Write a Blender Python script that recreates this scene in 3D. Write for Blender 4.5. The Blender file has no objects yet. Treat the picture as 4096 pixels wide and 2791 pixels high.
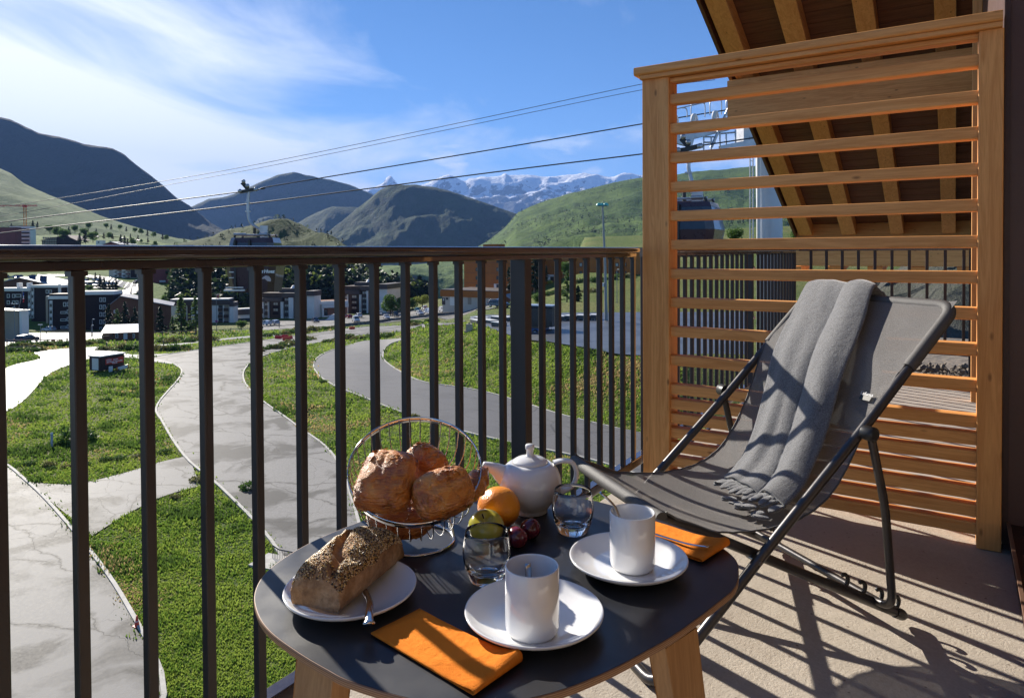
import bpy, math, random
import numpy as np
from mathutils import Vector, Matrix, noise as mnoise

random.seed(7); np.random.seed(7)
sc = bpy.context.scene
COL = sc.collection
R = math.radians

# ---------------------------------------------------------------- camera
# world: X along the balcony railing, Y outwards, Z up, balcony floor at z = 0
F_, YAW, PIT, ROL, CX, CY, EYE = 2774.2754, 32.9146, .957, -.3414, 2032.4, 1052.15, 1.1334
_a, _q, _r = R(YAW), R(PIT), R(ROL)
fw0 = np.array([math.cos(_a), math.sin(_a), 0.]); rt0 = np.array([math.sin(_a), -math.cos(_a), 0.]); u0 = np.array([0, 0, 1.])
FW = fw0 * math.cos(_q) - u0 * math.sin(_q); UP = fw0 * math.sin(_q) + u0 * math.cos(_q)
CXA = rt0 * math.cos(_r) + UP * math.sin(_r); CYA = -rt0 * math.sin(_r) + UP * math.cos(_r)
CAM = np.array([0, 0, EYE])
cd = bpy.data.cameras.new('camera'); cam = bpy.data.objects.new('camera', cd); COL.objects.link(cam); sc.camera = cam
cd.sensor_width = 36; cd.lens = 36 * F_ / 4096
cd.shift_x = (2048 - CX) / 4096; cd.shift_y = -(1395.5 - CY) / 4096
cd.clip_start = .05; cd.clip_end = 60000
cam.matrix_world = Matrix(((CXA[0], CYA[0], -FW[0], 0), (CXA[1], CYA[1], -FW[1], 0), (CXA[2], CYA[2], -FW[2], EYE), (0, 0, 0, 1)))

# ---------------------------------------------------------------- sky, sun, exposure
SUN_AZ, SUN_EL = 70.5, 26.5            # azimuth counted from +X towards +Y
world = bpy.data.worlds.new("World"); sc.world = world; world.use_nodes = True
wt = world.node_tree; wn, wl = wt.nodes, wt.links
bg = wn['Background']; bg.inputs[1].default_value = SKY_STRENGTH = .066
sky = wn.new('ShaderNodeTexSky'); sky.sky_type = 'NISHITA'; sky.sun_disc = False
sky.sun_elevation = R(SUN_EL); sky.sun_rotation = R(90 - SUN_AZ); sky.air_density = .80; sky.dust_density = .3; sky.ozone_density = 3.0; sky.altitude = 2600
sd = bpy.data.lights.new('sun', 'SUN'); so = bpy.data.objects.new('sun', sd); COL.objects.link(so)
sd.energy = 5.0; sd.angle = R(.5); sd.color = (1, .93, .82)
sdir = Vector((math.cos(R(SUN_AZ)) * math.cos(R(SUN_EL)), math.sin(R(SUN_AZ)) * math.cos(R(SUN_EL)), math.sin(R(SUN_EL))))
so.rotation_euler = sdir.to_track_quat('Z', 'Y').to_euler(); so.location = sdir * 30
vs = sc.view_settings; vs.view_transform = 'Standard'; vs.look = 'None'; vs.gamma = 1; vs.use_curve_mapping = False
vs.exposure = 1.2
sc.cycles.max_bounces = 12; sc.cycles.transmission_bounces = 12; sc.cycles.diffuse_bounces = 4; sc.cycles.glossy_bounces = 6; sc.cycles.transparent_max_bounces = 16; sc.cycles.volume_bounces = 0
sc.cycles.sample_clamp_indirect = 6; sc.cycles.caustics_refractive = False; sc.cycles.caustics_reflective = False
sc.cycles.use_denoising = True

def wnode(t, **k):
    n = wn.new(t)
    for a, b in k.items(): setattr(n, a, b)
    return n
# thin cirrus: noise on the sky direction, projected on a plane high above
tc = wnode('ShaderNodeTexCoord'); sep = wnode('ShaderNodeSeparateXYZ'); wl.new(tc.outputs['Generated'], sep.inputs[0])
def wm(op, a, b=None, clamp=False):
    n = wnode('ShaderNodeMath', operation=op, use_clamp=clamp)
    for i, x in enumerate((a, b)):
        if x is None: continue
        if isinstance(x, (int, float)): n.inputs[i].default_value = x
        else: wl.new(x, n.inputs[i])
    return n.outputs[0]
zz = wm('ADD', wm('MAXIMUM', sep.outputs[2], 0.0), .16)
cx_ = wm('DIVIDE', sep.outputs[0], zz); cy_ = wm('DIVIDE', sep.outputs[1], zz)
cmb = wnode('ShaderNodeCombineXYZ'); wl.new(cx_, cmb.inputs[0]); wl.new(cy_, cmb.inputs[1])
mp = wnode('ShaderNodeMapping'); wl.new(cmb.outputs[0], mp.inputs[0]); mp.inputs['Rotation'].default_value = (0, 0, R(-38)); mp.inputs['Scale'].default_value = (.75, 1.25, 1)
n1 = wnode('ShaderNodeTexNoise'); wl.new(mp.outputs[0], n1.inputs[0]); n1.inputs['Scale'].default_value = 1.15; n1.inputs['Detail'].default_value = 9; n1.inputs['Roughness'].default_value = .58; n1.inputs['Distortion'].default_value = .7
n2 = wnode('ShaderNodeTexNoise'); wl.new(cmb.outputs[0], n2.inputs[0]); n2.inputs['Scale'].default_value = .32; n2.inputs['Detail'].default_value = 2
# the cloud bank lies on the sunward side of the sky and low down
dn = wnode('ShaderNodeVectorMath', operation='DOT_PRODUCT'); nr = wnode('ShaderNodeVectorMath', operation='NORMALIZE'); wl.new(tc.outputs['Generated'], nr.inputs[0])
wl.new(nr.outputs[0], dn.inputs[0]); cdir = Vector((math.cos(R(69)) * math.cos(R(7)), math.sin(R(69)) * math.cos(R(7)), math.sin(R(7)))); dn.inputs[1].default_value = cdir
bank = wm('POWER', wm('MAXIMUM', dn.outputs['Value'], 0.0), 9.0)
lowf = wm('POWER', wm('SUBTRACT', 1.0, wm('MAXIMUM', sep.outputs[2], 0.0)), 3.2)
amt = wm('MULTIPLY', bank, lowf)
cl = wm('ADD', wm('MULTIPLY', n1.outputs['Fac'], 1.0), wm('MULTIPLY', n2.outputs['Fac'], .35))
cl = wm('ADD', cl, wm('MULTIPLY', amt, 1.0))
cl = wm('MULTIPLY', wm('SUBTRACT', cl, .75), 2.7, True)
cl = wm('MULTIPLY', wm('POWER', cl, 1.15), .96)
# small cumulus low over the far range
n3 = wnode('ShaderNodeTexNoise'); mp3 = wnode('ShaderNodeMapping'); wl.new(tc.outputs['Generated'], mp3.inputs[0]); mp3.inputs['Scale'].default_value = (1, 1, 3.2); wl.new(mp3.outputs[0], n3.inputs[0]); n3.inputs['Scale'].default_value = 9; n3.inputs['Detail'].default_value = 6
band = wm('SUBTRACT', 1.0, wm('MULTIPLY', wm('ABSOLUTE', wm('SUBTRACT', sep.outputs[2], .125)), 14.0), True)
cu = wm('MULTIPLY', wm('MULTIPLY', wm('SUBTRACT', n3.outputs['Fac'], .535), 9.0, True), band)
cl = wm('MAXIMUM', cl, wm('MULTIPLY', cu, .8))
mx = wnode('ShaderNodeMix', data_type='RGBA'); wl.new(cl, mx.inputs['Factor']); hs = wnode('ShaderNodeHueSaturation'); hs.inputs['Saturation']    .default_value = 1.18; wl.new(sky.outputs[0], hs.inputs['Color']); wl.new(hs.outputs[0], mx.inputs[6])
ccol = wnode('ShaderNodeMix', data_type='RGBA'); wl.new(bank, ccol.inputs['Factor']); ccol.inputs[6].default_value = (7.5, 7.9, 8.3, 1); ccol.inputs[7].default_value = (10.2, 10.3, 10.3, 1)
wl.new(ccol.outputs[2], mx.inputs[7]); wl.new(mx.outputs[2], bg.inputs[0])

# ---------------------------------------------------------------- projection helpers: a pixel of the 4096 px frame and a plane give a point
def ray(u, v): return FW + CXA * (u - CX) / F_ + CYA * (CY - v) / F_
def on_z(u, v, z): d = ray(u, v); return CAM + d * (z - EYE) / d[2]
def on_y(u, v, y): d = ray(u, v); return CAM + d * y / d[1]
def on_x(u, v, x): d = ray(u, v); return CAM + d * x / d[0]
def at_d(u, v, D): return CAM + ray(u, v) * D
def pix(p):
    d = np.asarray(p, float) - CAM; z = d @ FW
    return CX + F_ * (d @ CXA) / z, CY - F_ * (d @ CYA) / z, z

# ---------------------------------------------------------------- mesh helpers
class MB:
    def __init__(s): s.v = []; s.f = []; s.m = []; s.sm = []
    def add(s, vs_, fs, mi=0, smooth=False):
        o = len(s.v); s.v.extend([tuple(map(float, p)) for p in vs_])
        for f in fs: s.f.append(tuple(i + o for i in f)); s.m.append(mi); s.sm.append(smooth)
        return s
    def box(s, lo, hi, mi=0, M=None):
        x0, y0, z0 = lo; x1, y1, z1 = hi
        vs_ = [(x0, y0, z0), (x1, y0, z0), (x1, y1, z0), (x0, y1, z0), (x0, y0, z1), (x1, y0, z1), (x1, y1, z1), (x0, y1, z1)]
        if M is not None: vs_ = [M @ Vector(p) for p in vs_]
        return s.add(vs_, [(0, 3, 2, 1), (4, 5, 6, 7), (0, 1, 5, 4), (1, 2, 6, 5), (2, 3, 7, 6), (3, 0, 4, 7)], mi)
    def bar(s, p0, p1, w, h, up=(0, 0, 1), r=.004, k=3, mi=0, taper=1.0, smooth=False):
        p0, p1 = Vector(p0), Vector(p1); d = (p1 - p0).normalized(); up = Vector(up); sx = d.cross(up).normalized(); uy = sx.cross(d).normalized()
        pr = []
        for cxs, cys, a0 in ((1, 1, 0), (-1, 1, 90), (-1, -1, 180), (1, -1, 270)):
            for i in range(k):
                a = R(a0 + 90 * i / (k - 1)) if k > 1 else R(a0 + 45)
                pr.append((cxs * (w / 2 - r) + r * math.cos(a), cys * (h / 2 - r) + r * math.sin(a)))
        n = len(pr); vs_ = [p0 + sx * a + uy * b for a, b in pr] + [p1 + sx * a * taper + uy * b * taper for a, b in pr]
        fs = [(i, (i + 1) % n, n + (i + 1) % n, n + i) for i in range(n)] + [tuple(range(n))[::-1], tuple(range(n, 2 * n))]
        s.add(vs_, fs[:-2], mi, smooth); s.add(vs_[:n], [fs[-2]], mi); return s.add(vs_[n:], [tuple(range(n))], mi)
    def tube(s, pts, r, n=12, closed=False, mi=0, cap=True):
        P = [Vector(p) for p in pts]; m = len(P); rr = r if hasattr(r, '__len__') else [r] * m
        T = []
        for i in range(m):
            a = P[(i - 1) % m] if (closed or i > 0) else P[i]; b = P[(i + 1) % m] if (closed or i < m - 1) else P[i]
            T.append((b - a).normalized())
        nv = T[0].orthogonal().normalized(); N = []
        for i in range(m):
            nv = (nv - T[i] * nv.dot(T[i])).normalized(); N.append(nv.copy())
        tw = 0
        if closed:
            v2 = (N[-1] - T[0] * N[-1].dot(T[0])).normalized(); tw = math.atan2(v2.cross(N[0]).dot(T[0]), v2.dot(N[0]))
        vs_ = []
        for i in range(m):
            b = T[i].cross(N[i]); off = tw * i / m
            for j in range(n):
                a = 2 * math.pi * j / n + off; vs_.append(P[i] + (N[i] * math.cos(a) + b * math.sin(a)) * rr[i])
        fs = []
        for i in range(m if closed else m - 1):
            for j in range(n):
                fs.append((i * n + j, i * n + (j + 1) % n, ((i + 1) % m) * n + (j + 1) % n, ((i + 1) % m) * n + j))
        s.add(vs_, fs, mi, True)
        if cap and not closed: s.add(vs_[:n], [tuple(range(n))[::-1]], mi); s.add(vs_[-n:], [tuple(range(n))], mi)
        return s
    def lathe(s, prof, n=32, c=(0, 0, 0), mi=0, smooth=True, M=None, squash=1.0):
        vs_ = []; m = len(prof)
        for r, z in prof:
            for j in range(n):
                a = 2 * math.pi * j / n; p = Vector((c[0] + r * math.cos(a), c[1] + r * math.sin(a) * squash, c[2] + z)); vs_.append(M @ p if M is not None else p)
        fs = [(i * n + j, i * n + (j + 1) % n, (i + 1) * n + (j + 1) % n, (i + 1) * n + j) for i in range(m - 1) for j in range(n)]
        return s.add(vs_, fs, mi, smooth)
    def grid(s, P, mi=0, smooth=True, closed_u=False):
        a = len(P); b = len(P[0]); vs_ = [p for row in P for p in row]; fs = []
        for i in range(a if closed_u else a - 1):
            for j in range(b - 1): fs.append((i * b + j, i * b + j + 1, ((i + 1) % a) * b + j + 1, ((i + 1) % a) * b + j))
        return s.add(vs_, fs, mi, smooth)
    def mesh(s, name, mats):
        me = bpy.data.meshes.new(name); me.from_pydata(s.v, [], s.f)
        for m in (mats if isinstance(mats, (list, tuple)) else [mats]): me.materials.append(m)
        me.polygons.foreach_set('material_index', s.m); me.polygons.foreach_set('use_smooth', s.sm); me.update()
        return me

def link(name, me, parent=None, loc=None, rot=None):
    o = bpy.data.objects.new(name, me); COL.objects.link(o)
    if parent is not None: o.parent = parent
    if loc is not None: o.location = loc
    if rot is not None: o.rotation_euler = rot
    return o
def obj(name, mb, mats, parent=None, loc=None, rot=None): return link(name, mb.mesh(name, mats), parent, loc, rot)
def tag(o, label=None, cat=None, group=None, kind=None):
    if label: o['label'] = label
    if cat: o['category'] = cat
    if group: o['group'] = group
    if kind: o['kind'] = kind
    return o
def thing(name, label, cat, loc=(0, 0, 0), rz=0, group=None):
    o = bpy.data.objects.new(name, None); COL.objects.link(o); o.empty_display_size = .1
    o.location = loc; o.rotation_euler = (0, 0, rz); return tag(o, label, cat, group)
def dup(root, loc, rz=0, label=None, scale=None, group=None):
    def cp(o, par):
        c = o.copy(); COL.objects.link(c)
        if par is not None: c.parent = par
        for ch in KIDS.get(o.name, ()): cp(ch, c)
        return c
    r = cp(root, None); r.location = loc; r.rotation_euler = (0, 0, rz)
    if scale: r.scale = scale if hasattr(scale, '__len__') else (scale,) * 3
    if label: r['label'] = label
    if group: r['group'] = group
    return r
KIDS = {}
def remember(root):
    def go(o):
        ks = [c for c in bpy.data.objects if c.parent is o]
        KIDS[o.name] = ks
        for k in ks: go(k)
    go(root); return root
def frame(o): return Matrix.Translation(o.location) @ o.rotation_euler.to_matrix().to_4x4()

def crom(pts, n, closed=False):
    P = [Vector(p) for p in pts]; m = len(P); out = []
    for i in range(m if closed else m - 1):
        g = (lambda k: P[k % m]) if closed else (lambda k: P[min(max(k, 0), m - 1)])
        a, b, c, d = g(i - 1), g(i), g(i + 1), g(i + 2)
        for j in range(n):
            t = j / n; out.append(.5 * ((2 * b) + (c - a) * t + (2 * a - 5 * b + 4 * c - d) * t * t + (3 * b - a - 3 * c + d) * t ** 3))
    if not closed: out.append(P[-1])
    return out
def fillet(pts, r, n=6):
    P = [Vector(p) for p in pts]; out = [P[0]]
    for i in range(1, len(P) - 1):
        a, b, c = P[i - 1], P[i], P[i + 1]; d1 = (a - b); d2 = (c - b); q = min(r, d1.length * .45, d2.length * .45)
        s_, e_ = b + d1.normalized() * q, b + d2.normalized() * q
        for j in range(n + 1): t = j / n; out.append(s_ * (1 - t) ** 2 + b * 2 * t * (1 - t) + e_ * t * t)
    out.append(P[-1]); return out

# ---------------------------------------------------------------- materials
def newmat(name):
    m = bpy.data.materials.new(name); m.use_nodes = True; return m, m.node_tree.nodes, m.node_tree.links
class NT:
    """small node builder"""
    def __init__(s, name):
        s.m, s.n, s.l = newmat(name); s.b = s.n['Principled BSDF']
    def N(s, t, ins=None, **k):
        n = s.n.new(t)
        for a, b in k.items(): setattr(n, a, b)
        for a, b in (ins or {}).items():
            if hasattr(b, 'is_output') or isinstance(b, bpy.types.NodeSocket): s.l.new(b, n.inputs[a])
            else: n.inputs[a].default_value = b
        return n
    def coords(s, scale=(1, 1, 1), rnd=True, out='Object', rot=(0, 0, 0)):
        t = s.N('ShaderNodeTexCoord').outputs[out]
        if rnd:
            oi = s.N('ShaderNodeObjectInfo'); t = s.N('ShaderNodeVectorMath', {0: t, 1: s.N('ShaderNodeVectorMath', {0: oi.outputs['Random'], 1: (37., 53., 71.)}, operation='MULTIPLY').outputs[0]}, operation='ADD').outputs[0]
        return s.N('ShaderNodeMapping', {0: t, 'Scale': scale, 'Rotation': rot}).outputs[0]
    def noise(s, vec, scale, detail=4, rough=.5, dist=0, out='Fac'): return s.N('ShaderNodeTexNoise', {0: vec, 'Scale': scale, 'Detail': detail, 'Roughness': rough, 'Distortion': dist}).outputs[out]
    def vor(s, vec, scale, feature='F1', out='Distance', rnd=1.0): return s.N('ShaderNodeTexVoronoi', {0: vec, 'Scale': scale, 'Randomness': rnd}, feature=feature).outputs[out]
    def ramp(s, fac, stops, interp='LINEAR'):
        n = s.N('ShaderNodeValToRGB', {0: fac}); e = n.color_ramp.elements; n.color_ramp.interpolation = interp
        while len(e) < len(stops): e.new(.5)
        for q, (p, c) in zip(e, stops):
            q.position = p; q.color = (c, c, c, 1) if isinstance(c, (int, float)) else tuple(c) + (1,)
        return n.outputs[0]
    def mix(s, fac, a, b, mode='MIX'):
        n = s.N('ShaderNodeMix', data_type='RGBA', blend_type=mode)
        for i, x in ((0, fac), (6, a), (7, b)):
            if isinstance(x, bpy.types.NodeSocket): s.l.new(x, n.inputs[i])
            else: n.inputs[i].default_value = x if i == 0 else tuple(x) + (1,)
        return n.outputs[2]
    def math(s, op, a, b=0., clamp=False):
        n = s.N('ShaderNodeMath', operation=op, use_clamp=clamp)
        for i, x in enumerate((a, b)):
            if isinstance(x, bpy.types.NodeSocket): s.l.new(x, n.inputs[i])
            else: n.inputs[i].default_value = x
        return n.outputs[0]
    def set(s, **k):
        for a, b in k.items():
            a = {'col': 'Base Color', 'rough': 'Roughness', 'metal': 'Metallic', 'spec': 'Specular IOR Level', 'coat': 'Coat Weight', 'ccr': 'Coat Roughness', 'nrm': 'Normal', 'alpha': 'Alpha', 'trans': 'Transmission Weight', 'ior': 'IOR', 'sss': 'Subsurface Weight', 'sheen': 'Sheen Weight', 'ecol': 'Emission Color', 'estr': 'Emission Strength'}[a]
            if isinstance(b, bpy.types.NodeSocket): s.l.new(b, s.b.inputs[a])
            else: s.b.inputs[a].default_value = (tuple(b) + (1,)) if isinstance(b, (tuple, list)) and len(b) == 3 and a != 'Normal' else b
        return s
    def bump(s, h, strength=.3, dist=.01): return s.N('ShaderNodeBump', {'Height': h, 'Strength': strength, 'Distance': dist}).outputs[0]

def plain(name, col, rough=.5, metal=0., var=.12, vscale=6, bump=0., bscale=60, spec=.5, coat=0., bdist=.003):
    t = NT(name); c = t.coords(); n = t.noise(c, vscale, 5, .6)
    dark = tuple(x * (1 - var) for x in col); lite = tuple(min(1, x * (1 + var)) for x in col)
    t.set(col=t.ramp(n, [(.3, dark), (.7, lite)]), metal=metal, spec=spec, coat=coat)
    t.set(rough=t.math('ADD', t.math('MULTIPLY', t.noise(c, vscale * 4, 4), .18), rough - .09, True))
    if bump: t.set(nrm=t.bump(t.noise(c, bscale, 4), bump, bdist))
    return t.m

def wood(name, axis, c1, c2, rough=.55, grain=1., knots=True, coat=0., fine=1.):
    t = NT(name); sc_ = [18 * fine] * 3; sc_[axis] = 1.0 * grain
    c = t.coords(tuple(sc_))
    d = t.noise(c, .35, 2, .5)
    wv = t.N('ShaderNodeVectorMath', {0: c, 1: t.N('ShaderNodeVectorMath', {0: t.noise(c, .5, 3, .5, out='Color'), 1: (2.5, 2.5, 2.5)}, operation='MULTIPLY').outputs[0]}, operation='ADD').outputs[0]
    g = t.noise(wv, 1.9, 5, .62, 1.2)
    g2 = t.noise(c, 14, 3, .6)
    mid = tuple((a + b) / 2 for a, b in zip(c1, c2)); dk = tuple(x * .55 for x in c2)
    col = t.ramp(g, [(.32, c2), (.46, mid), (.55, c1), (.68, tuple(min(1, x * 1.12) for x in c1))])
    col = t.mix(.35, col, t.ramp(g2, [(.35, c2), (.65, c1)]))
    col = t.mix(t.ramp(d, [(.35, 0.), (.7, .35)]), col, c2)
    if knots:
        ks = [7.5] * 3; ks[axis] = 3.0
        kv = t.vor(t.coords(tuple(ks)), 1.6)
        kf = t.ramp(kv, [(.03, 1.), (.10, .0)])
        col = t.mix(kf, col, dk)
    t.set(col=col, rough=t.ramp(g, [(.3, rough + .08), (.7, rough - .05)]), coat=coat, ccr=.3, nrm=t.bump(g, .25, .0015))
    return t.m

LAR1, LAR2 = (.82, .42, .135), (.60, .25, .062)
WX = wood('larch_along_x', 0, LAR1, LAR2); WY = wood('larch_along_y', 1, LAR1, LAR2); WZ = wood('larch_along_z', 2, LAR1, LAR2)
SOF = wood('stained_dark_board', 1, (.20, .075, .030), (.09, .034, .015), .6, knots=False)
OAK = wood('oak_leg', 2, (.50, .29, .13), (.36, .19, .075), .5, knots=False, fine=2.2)
PLY = wood('plywood_edge', 0, (.50, .33, .19), (.30, .17, .09), .6, knots=False)
STEEL = plain('dark_brown_powder_coat', (.036, .024, .024), .20, 0., .15, 8, .03, 60, .6, coat=.6)
STEEL_D = plain('dark_anthracite_paint', (.028, .024, .026), .38, 0., .15, 8, .1, 220)
TUBE = plain('charcoal_metal_tube', (.085, .080, .080), .34, .75, .1, 12, .06, 300)
CHROME = plain('chrome', (.60, .60, .62), .07, 1., .03, 20)
CUTL = plain('polished_cutlery_steel', (.62, .60, .58), .16, 1., .05, 30)
BLACKP = plain('black_plastic', (.02, .02, .02), .4, 0., .1)
CERAM = plain('white_glazed_ceramic', (.80, .80, .80), .08, 0., .01, 4, spec=.55, coat=.4)
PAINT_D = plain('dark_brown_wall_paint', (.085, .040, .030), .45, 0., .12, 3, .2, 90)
ALU = plain('brushed_aluminium', (.45, .44, .43), .35, 1., .05)

def floor_mat():
    t = NT('trowelled_concrete'); c = t.coords(rnd=False)
    a = t.noise(c, 2.2, 6, .65); b = t.noise(c, 60, 4, .7); v = t.vor(c, 95)
    col = t.ramp(a, [(.3, (.36, .30, .24)), (.5, (.47, .41, .335)), (.72, (.56, .49, .41))])
    col = t.mix(.30, col, t.ramp(b, [(.3, (.28, .24, .20)), (.62, (.50, .45, .39))])); col = t.mix(t.ramp(t.noise(c, 1.1, 5, .7), [(.52, 0.), (.66, .35)]), col, (.27, .235, .20))
    col = t.mix(t.ramp(t.vor(c, 22), [(.05, 1.), (.11, 0.)]), col, (.20, .16, .13))
    h = t.math('ADD', t.noise(c, 130, 4, .7), t.math('MULTIPLY', t.noise(c, 18, 4), .9))
    t.set(col=col, rough=.88, spec=.2, nrm=t.bump(h, .55, .006)); return t.m
CONC = floor_mat()
def table_mat():
    t = NT('black_linoleum'); c = t.coords(rnd=False)
    b = t.noise(c, 260, 3, .7); w = t.noise(c, 5, 4, .6)
    col = t.mix(t.ramp(b, [(.62, 0.), (.78, .5)]), (.016, .017, .022), (.06, .06, .07))
    sc1 = t.N('ShaderNodeTexWave', {0: t.coords((1, 1, 1), False, rot=(0, 0, .5)), 'Scale': 2.2, 'Distortion': 14, 'Detail': 3, 'Detail Scale': 2.5}).outputs['Fac']
    t.set(col=col, rough=t.math('ADD', t.ramp(w, [(.3, .30), (.7, .42)]), t.math('MULTIPLY', sc1, .05)), spec=.62, nrm=t.bump(b, .10, .0006)); return t.m
TABLE = table_mat()
# ================================================================ BALCONY
fl = MB(); fl.box((-1.6, -.42, -.24), (3.30, 1.352, 0)); tag(obj('balcony_floor', fl, CONC), kind='structure')
lip = MB(); lip.box((-1.6, 1.356, -.26), (7.3, 1.372, -.03)); tag(obj('slab_edge', lip, STEEL_D), kind='structure')
fl = MB(); fl.box((3.304, -.42, -.24), (7.22, 1.352, -.035)); tag(obj('neighbour_balcony_floor', fl, CONC), kind='structure')

def rail_bar(mb, x0, x1, y0, y1, z0, z1, r=.004, axis=0):
    c = ((y0 + y1) / 2, (z0 + z1) / 2)
    mb.bar((x0, c[0], c[1]), (x1, c[0], c[1]), abs(y1 - y0), z1 - z0, (0, 0, 1), r)
RL = thing('balcony_railing', 'dark brown metal balcony railing with flat handrail running behind the breakfast table', 'railing', (.5, 1.31, 0))
def loc_of(t): return tuple(-c for c in t.location)
def child(name, mb, m, t):
    o = obj(name, mb, m, t, loc_of(t)); return o
m = MB(); m.bar((-1.5, 1.3125, 1.1355), (3.142, 1.3125, 1.1355), .068, .027, (0, 0, 1), .0125, 9, smooth=True); child('handrail', m, STEEL, RL)
m = MB(); rail_bar(m, -1.5, 3.142, 1.297, 1.332, 1.1035, 1.1215, .003); child('upper_rail', m, STEEL, RL)
m = MB(); rail_bar(m, -1.5, 3.30, 1.297, 1.340, .085, .127, .004); child('bottom_rail', m, STEEL, RL)
def bal_mesh():
    m = MB(); m.bar((.01015, .0105, .1275), (.01015, .0105, 1.103), .0203, .021, (0, 1, 0), .0018, 2)
    m.box((-.004, -.001, 1.0945), (.0243, .022, 1.1032)); return m.mesh('baluster', STEEL_D)
BAL = bal_mesh()
X0, S_, G_ = .4799, .1244, .1454
for n in range(-14, 22):
    if n == 0 and False: continue
    x = X0 + S_ * n + (G_ if n >= 13 else 0)
    if x > 3.13: break
    link('baluster', BAL, RL, (x - RL.location.x, 1.297 - RL.location.y, 0))
px0, px1 = on_y(2101.2, 1150, 1.297)[0], on_y(2125.7, 1150, 1.297)[0]
m = MB(); m.bar(((px0 + px1) / 2, 1.297 + .032, .02), ((px0 + px1) / 2, 1.297 + .032, 1.1035), px1 - px0 + .003, .064, (0, 1, 0), .002, 2); child('post', m, STEEL_D, RL)
for z in (.34, .86):
    m = MB(); m.lathe([(0, 0), (.006, .001), (.0065, -.003)], 10, M=Matrix.Translation((0, 0, 0))); 
# neighbour's railing: the same line, past the timber screen
NR = thing('neighbour_railing', "dark metal railing of the next balcony seen through the timber screen's slats", 'railing', (5, 1.31, 0))
m = MB(); m.bar((3.268, 1.3125, 1.1355), (7.13, 1.3125, 1.1355), .068, .027, (0, 0, 1), .009, 4); child('handrail', m, STEEL, NR)
m = MB(); rail_bar(m, 3.268, 7.10, 1.297, 1.332, 1.1035, 1.1215, .003); child('upper_rail', m, STEEL, NR)
m = MB(); rail_bar(m, 3.31, 7.10, 1.297, 1.340, .085, .127, .004); child('bottom_rail', m, STEEL, NR)
x = 3.50
while x < 7.0:
    if not (5.36 < x < 5.50): link('baluster', BAL, NR, (x - NR.location.x, 1.297 - NR.location.y, 0))
    x += S_
for px in (3.36, 5.43, 7.08):
    m = MB(); m.bar((px, 1.329, -.02), (px, 1.329, 1.1035), .03, .064, (0, 1, 0), .002, 2); child('post', m, STEEL_D, NR)
bolt = MB(); bolt.lathe([(0, .012), (.008, .011), (.013, .006), (.015, 0)], 12, M=Matrix.Rotation(R(90), 4, 'X'))
for z in (.62, .995):
    child('bolt_cap', MB().lathe([(0, .014), (.009, .012), (.014, .006), (.015, 0)], 12, M=Matrix.Translation((5.43, 1.295, z)) @ Matrix.Rotation(R(90), 4, 'X')), ALU, NR)
ER = thing('end_railing', 'dark metal railing closing the far end of the next balcony under the sloping roof', 'railing', (7.1, .6, 0))
m = MB(); m.bar((7.1, 1.27, 1.1355), (7.1, -.13, 1.1355), .06, .03, (0, 0, 1), .008, 4); child('handrail', m, STEEL, ER)
m = MB(); m.bar((7.1, 1.29, .235), (7.1, -.13, .235), .04, .042, (0, 0, 1), .004); child('bottom_rail', m, STEEL, ER)
for i in range(10):
    y = 1.165 - i * .135
    m = MB(); m.bar((7.1, y, .256), (7.1, y, 1.12), .024, .024, (1, 0, 0), .002, 2); child('baluster', m, STEEL_D, ER)
m = MB(); m.bar((7.1, -.115, 0), (7.1, -.115, 1.12), .06, .05, (1, 0, 0), .002, 2); child('post', m, STEEL_D, ER)
DK = thing('neighbour_decking', 'sunlit pale grey deck boards on the floor of the next balcony', 'decking', (5.5, .5, 0))
DECKM = wood('weathered_deck_board', 1, (.46, .42, .38), (.34, .30, .26), .75, knots=False)
bm_ = MB(); bm_.bar((0, -.70, -.014), (0, .72, -.014), .085, .026, (0, 0, 1), .003, 2); bme = bm_.mesh('board', DECKM)
for i in range(40): link('board', bme, DK, (3.42 + i * .093 - 5.5, 0, 0))

# timber privacy screen
PX, YL, YRr = 3.143, 1.267, -.0635
SC = thing('timber_screen', 'tall orange larch screen with horizontal slats dividing the two balconies', 'screen', (PX + .06, .6, 0))
m = MB(); m.bar((PX + .06, (YL + 1.135) / 2, .004), (PX + .06, (YL + 1.135) / 2, 1.944), .132, .119, (1, 0, 0), .004); child('post', m, WZ, SC)
m = MB(); m.bar((PX + .06, -.104, .004), (PX + .06, -.104, 1.944), .078, .119, (1, 0, 0), .004); child('post', m, WZ, SC)
m = MB(); m.bar((PX + .05, 1.296, 1.9845), (PX + .05, -.1375, 1.9845), .165, .040, (0, 0, 1), .012, 5); child('cap_board', m, WY, SC)
m = MB(); m.bar((PX + .05, 1.270, 1.9545), (PX + .05, -.1375, 1.9545), .142, .0195, (0, 0, 1), .003); child('cap_batten', m, WY, SC)
slz = [1.9435] + [1.8664 - .1365 * i for i in range(11)] + [.5014 - .06825 * k for k in range(1, 7)]
for i, z in enumerate(slz):
    h = .048 if i else .022
    tl = random.uniform(-.0012, .0012)
    m = MB(); m.bar((PX + .048 + random.uniform(-.0015, .0015), 1.1345, z - h / 2 + tl), (PX + .048, -.0645, z - h / 2 - tl), .060, h, (0, 0, 1), .006, 3)
    child('slat', m, WY, SC)

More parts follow.
